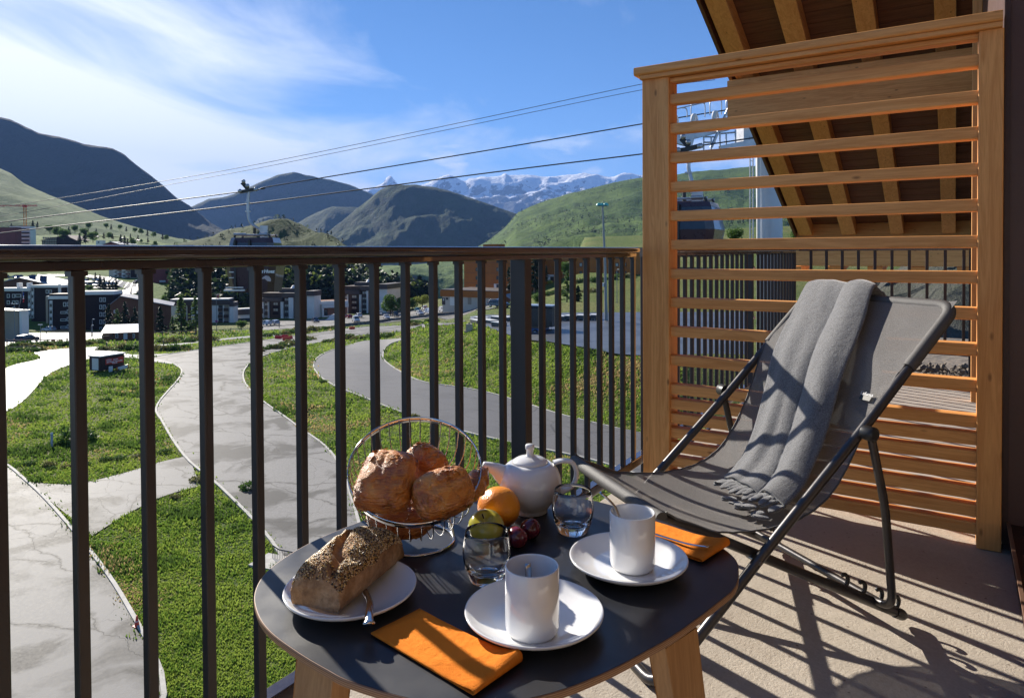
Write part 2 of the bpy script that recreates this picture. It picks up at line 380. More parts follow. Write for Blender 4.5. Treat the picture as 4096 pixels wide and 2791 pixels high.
# doorway of the house on the right: dark jamb facing the camera, low sill running past it, and an unseen pale room added behind to bounce fill light
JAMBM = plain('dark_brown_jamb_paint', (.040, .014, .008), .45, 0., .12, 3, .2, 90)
HW = thing('door_jamb', 'dark brown door jamb at the right edge beside the timber screen', 'door frame', (3.2, -.3, 0))
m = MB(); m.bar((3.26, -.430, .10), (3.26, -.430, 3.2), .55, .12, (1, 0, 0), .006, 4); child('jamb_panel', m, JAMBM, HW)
m = MB(); m.box((3.185, -.165, .02), (3.235, -.146, 3.2)); child('edge_trim', m, JAMBM, HW)
m = MB(); m.box((-2.5, -.62, -.05), (3.195, -.172, .098)); child('door_sill', m, JAMBM, HW)
m = MB(); m.bar((-2.5, -.166, .104), (3.195, -.166, .104), .012, .008, (0, 0, 1), .001, 2); child('sill_edge', m, plain('worn_sill_edge', (.16, .09, .06), .4), HW)
ROOM = plain('bounce_room_plaster', (.62, .58, .52), .8)
m = MB(); m.box((-2.6, -4.6, .0), (3.9, -.63, .04)); tag(obj('unseen_room_floor', m, wood('room_oak_floor', 0, (.45, .30, .17), (.35, .22, .12))), kind='structure')
m = MB(); m.box((-2.6, -4.7, .041), (3.9, -4.6, 2.6)); m.box((3.8, -4.599, .041), (3.9, -.71, 2.6)); m.box((-2.7, -4.599, .041), (-2.6, -.3, 2.6)); tag(obj('unseen_room_wall', m, ROOM), kind='structure')
m = MB(); m.box((-2.7, -4.7, 2.601), (3.9, -.3, 2.7)); tag(obj('unseen_room_ceiling', m, ROOM), kind='structure')
NW = thing('neighbour_wall', "brown rendered wall of the house beyond the screen, behind the next balcony", 'wall', (7, -.2, 0))
m = MB(); m.box((3.196, -.45, -.035), (3.9, -.150, 4.4)); m.box((3.9, -.45, -.035), (11.2, -.150, 1.35)); child('wall_panel', m, PAINT_D, NW)
m = MB(); m.box((3.9, -.45, 1.352), (11.2, -.152, 1.9)); m.box((3.9,-.45,1.902),(9.6,-.152,2.4)); m.box((3.9,-.45,2.402),(8.3,-.152,3.0)); m.box((3.9, -.45, 3.002), (7.0, -.152, 3.5)); child('upper_wall', m, PAINT_D, NW)
m = MB(); m.bar((6.2, -.12, 0), (6.2, -.12, 3.4), .10, .06, (0, 1, 0), .004); child('window_board', m, WZ, NW)

# the gable roof beyond: soffit boards, rafters, purlin
SL = math.tan(R(24.5)); XE, ZE = 11.4, 1.352
def rz_(x): return ZE + (XE - x) * SL
RF = thing('gable_roof', 'underside of the sloping chalet roof with light rafters and dark boards behind the screen', 'roof', (XE, 1, ZE))
def yrow(u, X=XE): return X * math.tan(R(YAW) - math.atan((u - CX) / F_))
raf = [(3197, 3250), (3368, 3424), (3562, 3615), (3767, 3823)]
up_n = Vector((SL, 0, 1)).normalized()
for k, (ua, ub) in enumerate(raf):
    ya, yb = yrow(ua), yrow(ub); c = (ya + yb) / 2; wdt = abs(ya - yb)
    a = Vector((XE - .02, c, ZE)) + up_n * .09; b = Vector((2.6, c, rz_(2.6))) + up_n * .09
    m = MB(); m.bar(a, b, wdt, .18, up_n, .006); child('rafter', m, WX, RF)
yv = yrow(3197) + .03
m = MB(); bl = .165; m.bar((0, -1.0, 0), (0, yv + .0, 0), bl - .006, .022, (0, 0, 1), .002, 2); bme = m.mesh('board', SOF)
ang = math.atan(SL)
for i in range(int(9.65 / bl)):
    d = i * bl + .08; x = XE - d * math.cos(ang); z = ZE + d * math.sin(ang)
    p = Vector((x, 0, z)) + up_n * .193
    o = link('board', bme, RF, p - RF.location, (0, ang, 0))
m = MB(); a = Vector((XE, yv + .02, ZE)) + up_n * .11; b = Vector((2.6, yv + .02, rz_(2.6))) + up_n * .11; m.bar(a, b, .035, .27, up_n, .003); child('verge_board', m, wood('verge_brown', 0, (.16, .06, .025), (.09, .035, .015)), RF)
a = Vector((XE + .04, -1.0, ZE)) + up_n * .10; m = MB(); m.bar(a, a + Vector((0, yv + 1.0 + .02, 0)), .035, .30, up_n, .003); child('fascia', m, WY, RF)
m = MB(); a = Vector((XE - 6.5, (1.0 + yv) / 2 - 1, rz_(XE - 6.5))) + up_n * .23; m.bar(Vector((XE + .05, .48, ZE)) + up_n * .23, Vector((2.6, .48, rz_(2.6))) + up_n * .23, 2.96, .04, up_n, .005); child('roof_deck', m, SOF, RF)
m = MB(); m.bar((7.72, 2.10, 2.72), (7.72, -.14, 2.72), .16, .50, (0, 0, 1), .01); child('purlin', m, WY, RF)
# roof of the building further down, below the eaves, seen through the end railing
LRf = thing('lower_roof', 'orange timber eaves of a lower roof seen through the far end railing', 'roof', (14, 1, .6))
m = MB(); m.bar((14.0, 2.75, 1.02), (14.0, -.4, 1.02), .10, .38, (0, 0, 1), .01); child('fascia', m, WY, LRf)
for i in range(5):
    y = 2.6 - i * .68; m = MB(); m.bar((14.06, y, .72), (15.4, y, .92), .24, .2, (0, 0, 1), .01); child('rafter_end', m, WX, LRf)
m = MB(); m.bar((14.8, 2.75, 1.25), (14.8, -.4, 1.25), 1.4, .05, (0, 0, 1), .01); child('soffit', m, WY, LRf)
# ================================================================ TABLE
TZ = .600
outline = [(.610, .628), (.611, .680), (.617, .740), (.630, .811), (.652, .868), (.690, .925), (.745, .968), (.810, .990), (.883, .999), (.960, .995), (1.04, .982), (1.13, .955), (1.215, .91), (1.285, .845), (1.325, .76), (1.337, .665), (1.325, .56), (1.297, .45), (1.260, .372), (1.215, .322), (1.162, .301), (1.105, .293), (1.046, .302), (.985, .314), (.92, .329), (.87, .345), (.80, .370), (.725, .408), (.665, .462), (.628, .53)]
OUT = [(p.x, p.y) for p in crom([(x, y, 0) for x, y in outline], 5, True)]
TB = thing('breakfast_table', 'low table with rounded black top, plywood rim and splayed oak legs', 'table', (.97, .64, 0))
tc_ = np.mean(OUT, 0)
def inset(d):
    o = []
    for i, (x, y) in enumerate(OUT):
        a = np.array(OUT[i - 1]); b = np.array(OUT[(i + 1) % len(OUT)]); t = (b - a) / np.linalg.norm(b - a); n = np.array([t[1], -t[0]])
        if np.dot(n, tc_ - (x, y)) < 0: n = -n
        o.append((x + n[0] * d, y + n[1] * d))
    return o
top = MB(); I1 = inset(.0012); n = len(OUT)
top.add([(x, y, TZ) for x, y in I1] + [(x, y, TZ - .0018) for x, y in I1], [tuple(range(n))[::-1]] + [(i, (i + 1) % n, n + (i + 1) % n, n + i) for i in range(n)])
child('table_top', top, TABLE, TB)
ed = MB()
lv = [(0, TZ - .0004), (-.0002, TZ - .004), (.0, TZ - .0105), (.010, TZ - .0165), (.016, TZ - .018)]
rings = [inset(.0014)] + [inset(a) for a, _ in lv]; zs = [TZ - .0004] + [z for _, z in lv]
vv = [(x, y, z) for rg, z in zip(rings, zs) for x, y in rg]; ff = [(k * n + i, k * n + (i + 1) % n, (k + 1) * n + (i + 1) % n, (k + 1) * n + i) for k in range(len(rings) - 1) for i in range(n)]
ff.append(tuple(range((len(rings) - 1) * n, len(rings) * n)))
t = NT('plywood_layers'); c = t.coords(rnd=False); sp = t.N('ShaderNodeSeparateXYZ', {0: c}).outputs[2]
st = t.math('SINE', t.math('MULTIPLY', sp, 2400.0)); t.set(col=t.mix(t.ramp(st, [(.2, 0.), (.8, 1.)]), (.27, .145, .08), t.ramp(t.noise(c, 25, 4), [(.3, (.44, .27, .15)), (.7, (.52, .35, .21))])), rough=.6)
ed.add(vv, ff, 0, True); child('plywood_rim', ed, t.m, TB)
def table_leg(pos, wdir, out, w0=.064, t0=.030, w1=.040, t1=.022, splay=.11):
    wd = Vector((math.cos(wdir), math.sin(wdir), 0)); nd = Vector((-wd.y, wd.x, 0))
    a = Vector((pos[0], pos[1], TZ - .019)); b = a + Vector((out[0], out[1], 0)) * splay; b.z = 0.002
    m = MB(); vs_ = []
    for p, w, th in ((a, w0, t0), (b, w1, t1)):
        for sx, sy in ((-1, -1), (1, -1), (1, 1), (-1, 1)):
            for q in ((.96, 1), (1, .94)) if (sx * sy) > 0 else ((1, .94), (.96, 1)):
                vs_.append(p + wd * sx * w / 2 * q[0] + nd * sy * th / 2 * q[1])
    m.add(vs_, [(i, (i + 1) % 8, 8 + (i + 1) % 8, 8 + i) for i in range(8)] + [tuple(range(8))[::-1], tuple(range(8, 16))])
    child('leg', m, OAK, TB)
lr = (on_z(2660, 2590, .583) + on_z(2791, 2500, .583)) / 2; wdr = math.atan2(-.0201, .0811)
table_leg((lr[0] + .004, lr[1] + .016), wdr, (.62, -.55), .082, .034)
ll = (on_z(1184, 2606, .585) + on_z(1339, 2708, .585)) / 2
table_leg((ll[0] + .017, ll[1]), R(-97), (-.75, .12), .084, .034)
table_leg((1.20, .86), R(130), (.2, .4))
table_leg((.83, .93), R(30), (-.35, .6))

# ---------------------------------------------------------------- crockery
def rim_lathe(outer, inner): return outer + inner[::-1]
def plate(name, label, x, y, r, z=TZ, well=.55):
    t = thing(name, label, 'saucer' if r < .0995 else 'plate', (x, y, z))
    pr = [(0, .0035), (r * well * .93, .0035), (r * well, .0015), (r * well * 1.02, .0002), (r * well * 1.06, .0008), (r * .82, .0085), (r * .965, .0165), (r * .995, .0195), (r, .0212), (r * .993, .0226), (r * .975, .0222), (r * .93, .0195), (r * .80, .0125), (r * .62, .0078), (r * .55, .0070), (0, .0070)]
    obj('dish', MB().lathe(pr, 72), CERAM, t); return t
def mug(label, x, y, z=TZ + .0075, r=.0375, h=.0925):
    t = thing('mug', label, 'mug', (x, y, z))
    w = .0028
    pr = [(0, .0025), (r - .010, .0022), (r - .0062, .0), (r - .0035, .0012), (r - .0008, .006), (r, .012), (r, h - .0015), (r - .0008, h - .0002), (r - w / 2, h), (r - w + .0005, h - .0003), (r - w, h - .002), (r - w - .0002, .012), (r - .009, .0065), (0, .0058)]
    obj('cup_body', MB().lathe(pr, 64), CERAM, t); return t
P1 = plate('saucer', 'white saucer nearest the camera, under the front mug', .846, .507, .0995)
P2 = plate('saucer', 'white saucer under the rear mug near the table right side', 1.080, .462, .0985)
P3 = plate('plate', 'white plate holding the seeded bread loaf at the table left side', .757, .782, .1005)
M1 = mug('white handleless mug nearest the camera with a spoon standing in it', .816, .492)
M2 = mug('white handleless mug on the rear saucer beside the deck chair', 1.074, .452)
def spoon(label, pts, wid, M=None, bowl=True):
    """flattened tube that follows pts (handle end first)"""
    P = crom(pts, 4); m = MB(); rows = []
    for i, p in enumerate(P):
        s = i / (len(P) - 1); a = P[max(i - 1, 0)]; b = P[min(i + 1, len(P) - 1)]; T = (b - a).normalized(); side = T.cross(Vector((0, 0, 1)) if abs(T.z) < .95 else Vector((1, 0, 0))).normalized(); nn = side.cross(T)
        w = wid(s); rows.append([p + side * math.cos(k * math.pi / 4) * w + nn * math.sin(k * math.pi / 4) * .0011 for k in range(8)])
    vs_ = [q for r_ in rows for q in r_]; nn_ = len(rows)
    m.add(vs_, [(i * 8 + j, i * 8 + (j + 1) % 8, (i + 1) * 8 + (j + 1) % 8, (i + 1) * 8 + j) for i in range(nn_ - 1) for j in range(8)] + [tuple(range(8))[::-1], tuple(range((nn_ - 1) * 8, nn_ * 8))], 0, True)
    return tag(obj('teaspoon', m, CUTL), label, 'spoon')
sw = lambda s: .0052 - .0028 * min(1, s * 2.2) + (.0105 * math.sin(min(1, max(0, (s - .72) / .28)) * math.pi) if s > .72 else 0)
spoon('teaspoon standing inside the front mug, only its handle end showing', [(.8345, .5100, TZ + .091), (.826, .502, TZ + .06), (.812, .488, TZ + .024), (.8075, .4825, TZ + .0165)], lambda s: .0046 - .001 * s)
spoon('teaspoon leaning over the left rim of the rear mug', [(1.077, .512, TZ + .1205), (1.0765, .488, TZ + .1045), (1.0755, .4775, TZ + .090), (1.072, .452, TZ + .040), (1.070, .432, TZ + .0185)], lambda s: .0040 - .0008 * s)
# glasses
t = NT('clear_glass'); t.set(col=(1, 1, 1), rough=.0, trans=1., ior=1.42, spec=.6); GLASS = t.m
def tumbler(label, x, y):
    t = thing('glass_tumbler', label, 'glass', (x, y, TZ))
    pr = [(0, .0012), (.022, .0012), (.0262, .0), (.0285, .002), (.0345, .018), (.0385, .034), (.0398, .046), (.0388, .060), (.0362, .073), (.0345, .0805), (.0341, .0811), (.0336, .0803), (.0352, .073), (.0378, .060), (.0387, .046), (.0373, .034), (.0325, .022), (.024, .0165), (.010, .0150), (0, .0152)]
    obj('glass_body', MB().lathe(pr, 64), GLASS, t); return t
tumbler('empty glass tumbler in front of the apple', .920, .640)
tumbler('empty glass tumbler standing by the teapot handle', 1.167, .612)

# teapot
TP = thing('teapot', 'white ceramic teapot with round lid knob, spout to the left and loop handle', 'teapot', (1.212, .734, TZ), YAW and R(YAW - 90 + 4))
body = [(0, .004), (.030, .004), (.0335, .0), (.036, .002), (.0355, .007), (.040, .013), (.052, .027), (.0615, .045), (.0640, .060), (.0630, .072), (.057, .088), (.046, .0985), (.038, .1015), (.0365, .1005), (.036, .097)]
obj('pot_body', MB().lathe(body, 56), CERAM, TP)
lid = [(.0362, .1005), (.0372, .1025), (.034, .106), (.026, .1105), (.016, .1135), (.0082, .1155), (.0072, .119), (.0076, .127), (.0094, .129), (.0094, .1355), (.0082, .138), (0, .1385)]
obj('lid', MB().lathe(lid, 48), CERAM, TP)
def ell_tube(pts, rw, rh, n=16, mi=0, cap=True):
    m = MB(); P = crom(pts, 6); rows = []; k_ = len(P)
    for i, p in enumerate(P):
        s = i / (k_ - 1) * (len(pts) - 1); i0 = min(int(s), len(pts) - 2); fr = s - i0
        a = P[max(i - 1, 0)]; b = P[min(i + 1, k_ - 1)]; T = (b - a).normalized(); side = Vector((0, 1, 0)); nn = side.cross(T).normalized()
        w = rw[i0] * (1 - fr) + rw[i0 + 1] * fr; h = rh[i0] * (1 - fr) + rh[i0 + 1] * fr
        rows.append([p + side * math.cos(2 * math.pi * j / n) * w + nn * math.sin(2 * math.pi * j / n) * h for j in range(n)])
    m.add([q for r_ in rows for q in r_], [(i * n + j, i * n + (j + 1) % n, (i + 1) * n + (j + 1) % n, (i + 1) * n + j) for i in range(k_ - 1) for j in range(n)] + ([tuple(range(n)), tuple(range((k_ - 1) * n, k_ * n))] if cap else []), 0, True)
    return m
obj('spout', ell_tube([(-.040, 0, .070), (-.056, 0, .078), (-.074, 0, .090), (-.097, 0, .0985)], [.026, .021, .0135, .0085], [.030, .021, .0125, .0065], cap=True), CERAM, TP)
obj('handle', ell_tube([(.048, 0, .0985), (.066, 0, .1025), (.086, 0, .099), (.0955, 0, .082), (.094, 0, .062), (.084, 0, .047), (.061, 0, .038)], [.012, .0105, .0085, .0075, .0075, .008, .010], [.0045, .0045, .0048, .005, .005, .005, .006]), CERAM, TP)

# ---------------------------------------------------------------- fruit
t = NT('orange_peel'); c = t.coords(); t.set(col=t.ramp(t.noise(c, 14, 4), [(.3, (.86, .25, .012)), (.7, (.93, .34, .02))]), rough=.33, sss=.08, nrm=t.bump(t.vor(c, 330), .55, .0012)); t.b.inputs['Subsurface Radius'].default_value = (.01, .004, .001); OPEEL = t.m
t = NT('apple_skin'); c = t.coords(); v = t.N('ShaderNodeSeparateXYZ', {0: c})
t.set(col=t.mix(t.ramp(t.noise(c, 9, 5), [(.35, 0.), (.75, .75)]), (.50, .52, .06), (.58, .40, .05)), rough=.22, coat=.3, nrm=t.bump(t.noise(c, 120, 3), .06, .001)); APL = t.m
t = NT('plum_skin'); c = t.coords(); t.set(col=t.ramp(t.noise(c, 30, 5), [(.3, (.075, .006, .014)), (.7, (.17, .016, .035))]), rough=.2, coat=.3); PLUMM = t.m
def ball(r, sq=.93, dim=0., n=48, m=28, low=.0, wob=0.):
    mb = MB(); rows = []
    for i in range(m + 1):
        th = math.pi * i / m; rr = math.sin(th); zz_ = math.cos(th)
        k = dim * math.exp(-((th) / .42) ** 2) + low * math.exp(-((math.pi - th) / .35) ** 2) * -1
        rows.append([((r * rr * (1 + wob * mnoise.noise(Vector((math.cos(2 * math.pi * j / n), math.sin(2 * math.pi * j / n), zz_)) * 1.3))) * math.cos(2 * math.pi * j / n), r * rr * (1 + wob * mnoise.noise(Vector((math.cos(2 * math.pi * j / n), math.sin(2 * math.pi * j / n), zz_)) * 1.3)) * math.sin(2 * math.pi * j / n), (zz_ - k) * r * sq) for j in range(n)])
    mb.add([p for r_ in rows for p in r_], [(i * n + j, i * n + (j + 1) % n, (i + 1) * n + (j + 1) % n, (i + 1) * n + j) for i in range(m) for j in range(n)], 0, True)
    return mb
tag(obj('orange', ball(.0412, .95, .02, wob=.03), OPEEL, None, (1.108, .742, TZ + .039)), 'whole bright orange lying in front of the teapot', 'orange')
AP = thing('apple', 'yellow-green apple leaning against the orange, stalk showing', 'apple', (1.036, .722, TZ)); 
obj('flesh', ball(.0335, .92, .42, low=.2, wob=.04), APL, AP, (0, 0, .0295), (R(8), R(-22), 0)); obj('stalk', MB().tube([(-.004, 0, .040), (-.006, .001, .048), (-.0095, .002, .056)], [.0012, .001, .0014], 8), plain('apple_stalk', (.07, .045, .02), .7), AP)
tag(obj('plum', ball(.0192, .98, .10, wob=.05), PLUMM, None, (1.050, .664, TZ + .0185), (.3, .6, 0)), 'dark red plum nearest the front tumbler', 'plum')
tag(obj('plum', ball(.0192, .98, .10, wob=.05), PLUMM, None, (1.096, .664, TZ + .0185), (-.4, .3, 1)), 'dark red plum behind the other one, nearer the rear tumbler', 'plum')

# ---------------------------------------------------------------- wire basket with pastries
BC = Vector((.967, .831, .738)); ra = Vector((rt0[0], rt0[1], 0)); toC = Vector((-fw0[0], -fw0[1], 0)); nB = (toC * math.sin(R(33)) + Vector((0, 0, 1)) * math.cos(R(33))).normalized()
rr_ = math.atan2(0.967, .831); toC = Vector((-.967, -.831, 0)).normalized(); ra = Vector((toC.y * -1, toC.x, 0)).normalized()
if ra.dot(Vector((rt0[0], rt0[1], 0))) < 0: ra = -ra
nB = (toC * math.sin(R(33)) + Vector((0, 0, 1)) * math.cos(R(33))).normalized(); bB = nB.cross(ra).normalized()
BK = thing('wire_basket', 'tilted round chrome wire basket full of pastries on a ring stand', 'basket', (.975, .836, TZ))
def B2(a, b, h): return BC + ra * a + bB * b + nB * h
Rb = .1215
def bring(r, h, n=72): return [B2(r * math.cos(2 * math.pi * i / n), r * math.sin(2 * math.pi * i / n), h) for i in range(n)]
m = MB(); o_, i_ = Rb, Rb - .0016; n = 96
rings = [(o_, .006), (i_, .006), (i_, -.006), (o_, -.006)]
vs_ = [B2(r * math.cos(2 * math.pi * j / n), r * math.sin(2 * math.pi * j / n), h) for r, h in rings for j in range(n)]
m.add(vs_, [(k * n + j, k * n + (j + 1) % n, ((k + 1) % 4) * n + (j + 1) % n, ((k + 1) % 4) * n + j) for k in range(4) for j in range(n)], 0, True); child('rim_band', m, CHROME, BK)
for i in range(36):
    a = 2 * math.pi * (i + .5) / 36; pts = [(Rb - .003, .003), (Rb - .0045, -.020), (Rb - .007, -.045), (Rb - .016, -.066), (Rb - .034, -.079), (Rb - .058, -.083)]
    m = MB(); m.tube([B2(r * math.cos(a), r * math.sin(a), h) for r, h in ((p.x, p.y) for p in crom([(x, y, 0) for x, y in pts], 3))], .0011, 8); child('wire', m, CHROME, BK)
m = MB(); m.tube(bring(Rb - .058, -.0845), .0016, 8, True); child('base_ring', m, CHROME, BK)
sc_ = Vector((.975, .836, TZ + .0028)); m = MB(); m.tube([sc_ + Vector((math.cos(2 * math.pi * i / 64) * .069, math.sin(2 * math.pi * i / 64) * .069, 0)) for i in range(64)], .0026, 10, True); child('stand_ring', m, CHROME, BK)
for s in (-1, 1):
    p0 = sc_ + ra * s * .069; p3 = B2(s * .050, -.028, -.083); p2 = (p0 + p3) / 2 + ra * s * .004
    m = MB(); m.tube(crom([p0, p2, p3], 5), .0022, 8); child('stand_leg', m, CHROME, BK)
    p0 = sc_ + ra * s * .060 + Vector((fw0[0], fw0[1], 0)) * .034; p3 = B2(s * .04, .045, -.083)
    m = MB(); m.tube([p0, (p0 + p3) / 2 + ra * s * .006, p3], .0022, 8); child('stand_leg', m, CHROME, BK)

def pastry_mat():
    t = NT('golden_laminated_pastry'); c = t.coords(); a = t.noise(c, 26, 6, .62, .5)
    ly = t.noise(t.coords((26, 18, 150)), 1.6, 6, .65, 2.2); fl = t.vor(t.coords((14, 26, 60)), 4)
    col = t.ramp(a, [(.28, (.17, .034, .006)), (.42, (.44, .105, .012)), (.56, (.70, .23, .028)), (.74, (.85, .44, .11))])
    col = t.mix(t.ramp(ly, [(.45, 0.), (.62, .55)]), col, (.80, .38, .09)); col = t.mix(t.ramp(fl, [(.02, .7), (.10, 0.)]), col, (.11, .03, .008))
    h = t.math('ADD', t.math('MULTIPLY', ly, 1.2), t.math('ADD', t.noise(c, 75, 5, .65), t.math('MULTIPLY', a, 1.2)))
    t.set(col=col, rough=t.ramp(a, [(.3, .24), (.7, .5)]), coat=.7, ccr=.18, spec=.4, nrm=t.bump(h, .9, .0042)); return t.m
PAST = pastry_mat()
def pastry(label, c, size, ax, up, seed, e=2.6, cat='pastry', name='chocolate_pastry', ridges=5, amp=.05):
    """folded pillow of dough: superellipsoid with puffy wrinkles and fold steps along its length"""
    ax = Vector(ax).normalized(); up = Vector(up); sd = up.cross(ax).normalized(); up = ax.cross(sd).normalized()
    n, m_ = 120, 84; vs_ = []
    sp = lambda v, p: math.copysign(abs(v) ** p, v)
    for i in range(m_ + 1):
        th = -math.pi / 2 + math.pi * i / m_
        for j in range(n):
            ph = 2 * math.pi * j / n; ce = 2 / e
            x = sp(math.cos(th), .58) * sp(math.cos(ph), ce); y = sp(math.cos(th), .58) * sp(math.sin(ph), ce); z = sp(math.sin(th), .75)
            q = Vector((x * 1.6 + seed * 3.1, y * 1.6, z * 1.6 + seed))
            d = 1 + amp * .7 * mnoise.noise(q * 1.1) + amp * .5 * mnoise.noise(q * 3.1) + amp * .30 * mnoise.noise(q * 8) + amp * .12 * mnoise.noise(q * 19)
            sw_ = math.sin(ridges * x + .9 * mnoise.noise(q) + .35 * y + seed); fold = .050 * math.tanh(4 * sw_) - .055 * math.exp(-(sw_ / .16) ** 2)
            crease = -.05 * math.exp(-((y - .15 - .1 * x) / .10) ** 2) * (z > 0)
            lay = .020 * math.tanh(2 * math.sin(30 * z + 5 * mnoise.noise(q * 2))) * (abs(z) < .75)
            p = Vector((x * d * (1 + lay), y * (d + lay), z * (d + fold + crease) + .10 * (1 - x * x) * (1 - y * y) * (z > 0)))
            vs_.append(Vector(c) + ax * p.x * size[0] / 2 + sd * p.y * size[1] / 2 + up * p.z * size[2] / 2)
    m = MB(); m.add(vs_, [(i * n + j, i * n + (j + 1) % n, (i + 1) * n + (j + 1) % n, (i + 1) * n + j) for i in range(m_) for j in range(n)], 0, True)
    fr_ = random.Random(seed); cc_ = Vector(c)      # curled flakes of crust
    for _ in range(110):
        k_ = fr_.randrange(n * 4, n * (m_ - 3)); p_ = vs_[k_]; nn_ = (p_ - cc_).normalized(); a_ = (vs_[k_ + 1] - p_).normalized(); a_.rotate(Matrix.Rotation(fr_.uniform(-.7, .7), 3, nn_)); b_ = nn_.cross(a_); L_ = fr_.uniform(.003, .009); W__ = L_ * fr_.uniform(.3, .7); lift = fr_.uniform(.0004, .0018)
        m.add([p_ - a_ * L_ + nn_ * .0002, p_ - b_ * W__ + nn_ * lift * .5, p_ + a_ * L_ * .2 + nn_ * lift * 1.4, p_ + a_ * L_ + nn_ * .0003, p_ + b_ * W__ + nn_ * lift], [(0, 1, 2), (1, 3, 2), (3, 4, 2), (4, 0, 2)], 0, True)
    o = obj(name, m, PAST); return tag(o, label, cat)
upc = (toC * .75 + Vector((0, 0, .66))).normalized()
pastry('largest pain au chocolat, upright at the left of the basket', at_d(1548, 1925, 1.225), (.118, .100, .062), ra * .28 + bB * 1.0, upc * 1.0 - ra * .15, 1, 3.8, name='chocolate_pastry', ridges=3.6)
pastry('pain au chocolat lying at the right front of the basket', at_d(1772, 1972, 1.205), (.104, .080, .060), ra * .95 + bB * .36, nB * .8 + toC * .4, 2, 3.4, ridges=4.4)
pastry('darker pastry at the back of the basket between the two big ones', at_d(1708, 1850, 1.315), (.085, .058, .055), ra * .75 - bB * .6, nB, 3, 2.2, ridges=6)
pastry('pastry at the bottom of the basket, showing under its rim', at_d(1600, 2068, 1.275), (.120, .080, .044), ra * 1 - bB * .15, nB, 5, 2.3, ridges=5)
# croissant tip on the right
def croissant(label, c, ax, up, L, r, seed):
    ax = Vector(ax).normalized(); up = Vector(up).normalized(); sd = up.cross(ax).normalized(); m = MB(); rows = []; N_ = 60; n = 28
    for i in range(N_ + 1):
        s = i / N_ * 2 - 1; env = max(.02, (1 - abs(s) ** 2.2)) ** .62; seg = .5 + .5 * math.cos(s * math.pi * 5.5); rr2 = r * env * (.86 + .16 * seg)
        ctr = Vector(c) + ax * s * L / 2 + sd * (s * s) * L * .22
        rows.append([ctr + (sd * math.cos(2 * math.pi * j / n) + up * math.sin(2 * math.pi * j / n) * .8) * rr2 * (1 + .06 * mnoise.noise(Vector((s * 5, math.cos(2 * math.pi * j / n) * 2, math.sin(2 * math.pi * j / n) * 2 + seed)))) for j in range(n)])
    m.add([p for r_ in rows for p in r_], [(i * n + j, i * n + (j + 1) % n, (i + 1) * n + (j + 1) % n, (i + 1) * n + j) for i in range(N_) for j in range(n)] + [tuple(range(n))], 0, True)
    return tag(obj('croissant', m, PAST), label, 'croissant')
croissant('dark croissant with its pointed end at the right edge of the basket', at_d(1878, 1950, 1.275), ra * .9 + bB * .42, nB, .105, .028, 4)

# ---------------------------------------------------------------- seeded loaf on its plate
BRc = Vector((.776, .802, TZ + .014)); bx_ = Vector((.976, .215, 0)).normalized(); by_ = Vector((-bx_.y, bx_.x, 0))
Lb, Wb, Hb = .188, .098, .066
def loaf_pt(u, v, off=0.):
    """u along -1..1, v round the top -1..1 (from one lower edge over the top to the other)"""
    endr = (1 - abs(u) ** 7) ** .5 if abs(u) < 1 else 0
    a = v * 2.02; x = u * Lb / 2
    w = Wb / 2 * (.97 - .10 * abs(u) ** 3); h = Hb * (.96 - .16 * abs(u) ** 2.5) * (.6 + .4 * endr)
    cy = math.copysign(abs(math.sin(a)) ** .72, math.sin(a)) * w; cz = (math.copysign(abs(math.cos(a)) ** .80, math.cos(a)) * .60 + .42) * h
    q = Vector((u * 2.6, v * 2.1, 1.7)); d = 1 + .05 * mnoise.noise(q * 1.5) + .025 * mnoise.noise(q * 5)
    groove = -.013 * math.exp(-((v - .10 - .35 * u) / .07) ** 2) * max(0, 1 - (u * 1.05) ** 4) + .004 * math.exp(-((v - .22 - .35 * u) / .10) ** 2)
    tear = -.010 * math.exp(-(((u + .38) / .10) ** 2 + ((v + .05) / .35) ** 2))
    P = Vector((x, cy * d, max(cz * d, -.002)))
    P.z += (groove + tear) * (cz > .2 * h); N_ = Vector((abs(u) ** 6 * math.copysign(1, u), cy / w, max(cz / h, .05))).normalized()
    P += N_ * off
    return BRc + bx_ * P.x + by_ * P.y + Vector((0, 0, P.z)), (bx_ * N_.x + by_ * N_.y + Vector((0, 0, N_.z))).normalized()
BR = thing('seeded_loaf', 'crusty loaf covered in sesame and poppy seeds on the left plate', 'bread', (BRc.x, BRc.y, TZ))
m = MB(); NU, NV = 96, 64; rows = []
for i in range(NU + 1):
    u = -1 + 2 * i / NU; rows.append([loaf_pt(u * .9999, -1 + 2 * j / NV)[0] for j in range(NV + 1)])
m.grid(rows)
for e_ in (rows[0], rows[-1]):
    cc = (e_[0] + e_[-1]) / 2; k0 = len(m.v); m.v.extend([tuple(p) for p in e_] + [tuple(cc)])
    for j in range(NV): m.f.append((k0 + j, k0 + j + 1, k0 + NV + 1)); m.m.append(0); m.sm.append(True)
t = NT('rye_crust'); c = t.coords(); a = t.noise(c, 22, 6, .65); b = t.noise(c, 110, 4, .7)
t.set(col=t.mix(t.ramp(b, [(.4, 0.), (.7, .6)]), t.ramp(a, [(.3, (.20, .095, .04)), (.5, (.40, .22, .10)), (.66, (.56, .36, .20)), (.8, (.66, .50, .34))]), (.16, .085, .04)), rough=.85, nrm=t.bump(t.math('ADD', b, a), .8, .004)); CRUST = t.m
mb_ = MB(); mb_.grid([[r_[0], r_[-1]] for r_ in rows]); m.add(mb_.v, mb_.f); child('crust', m, CRUST, BR)
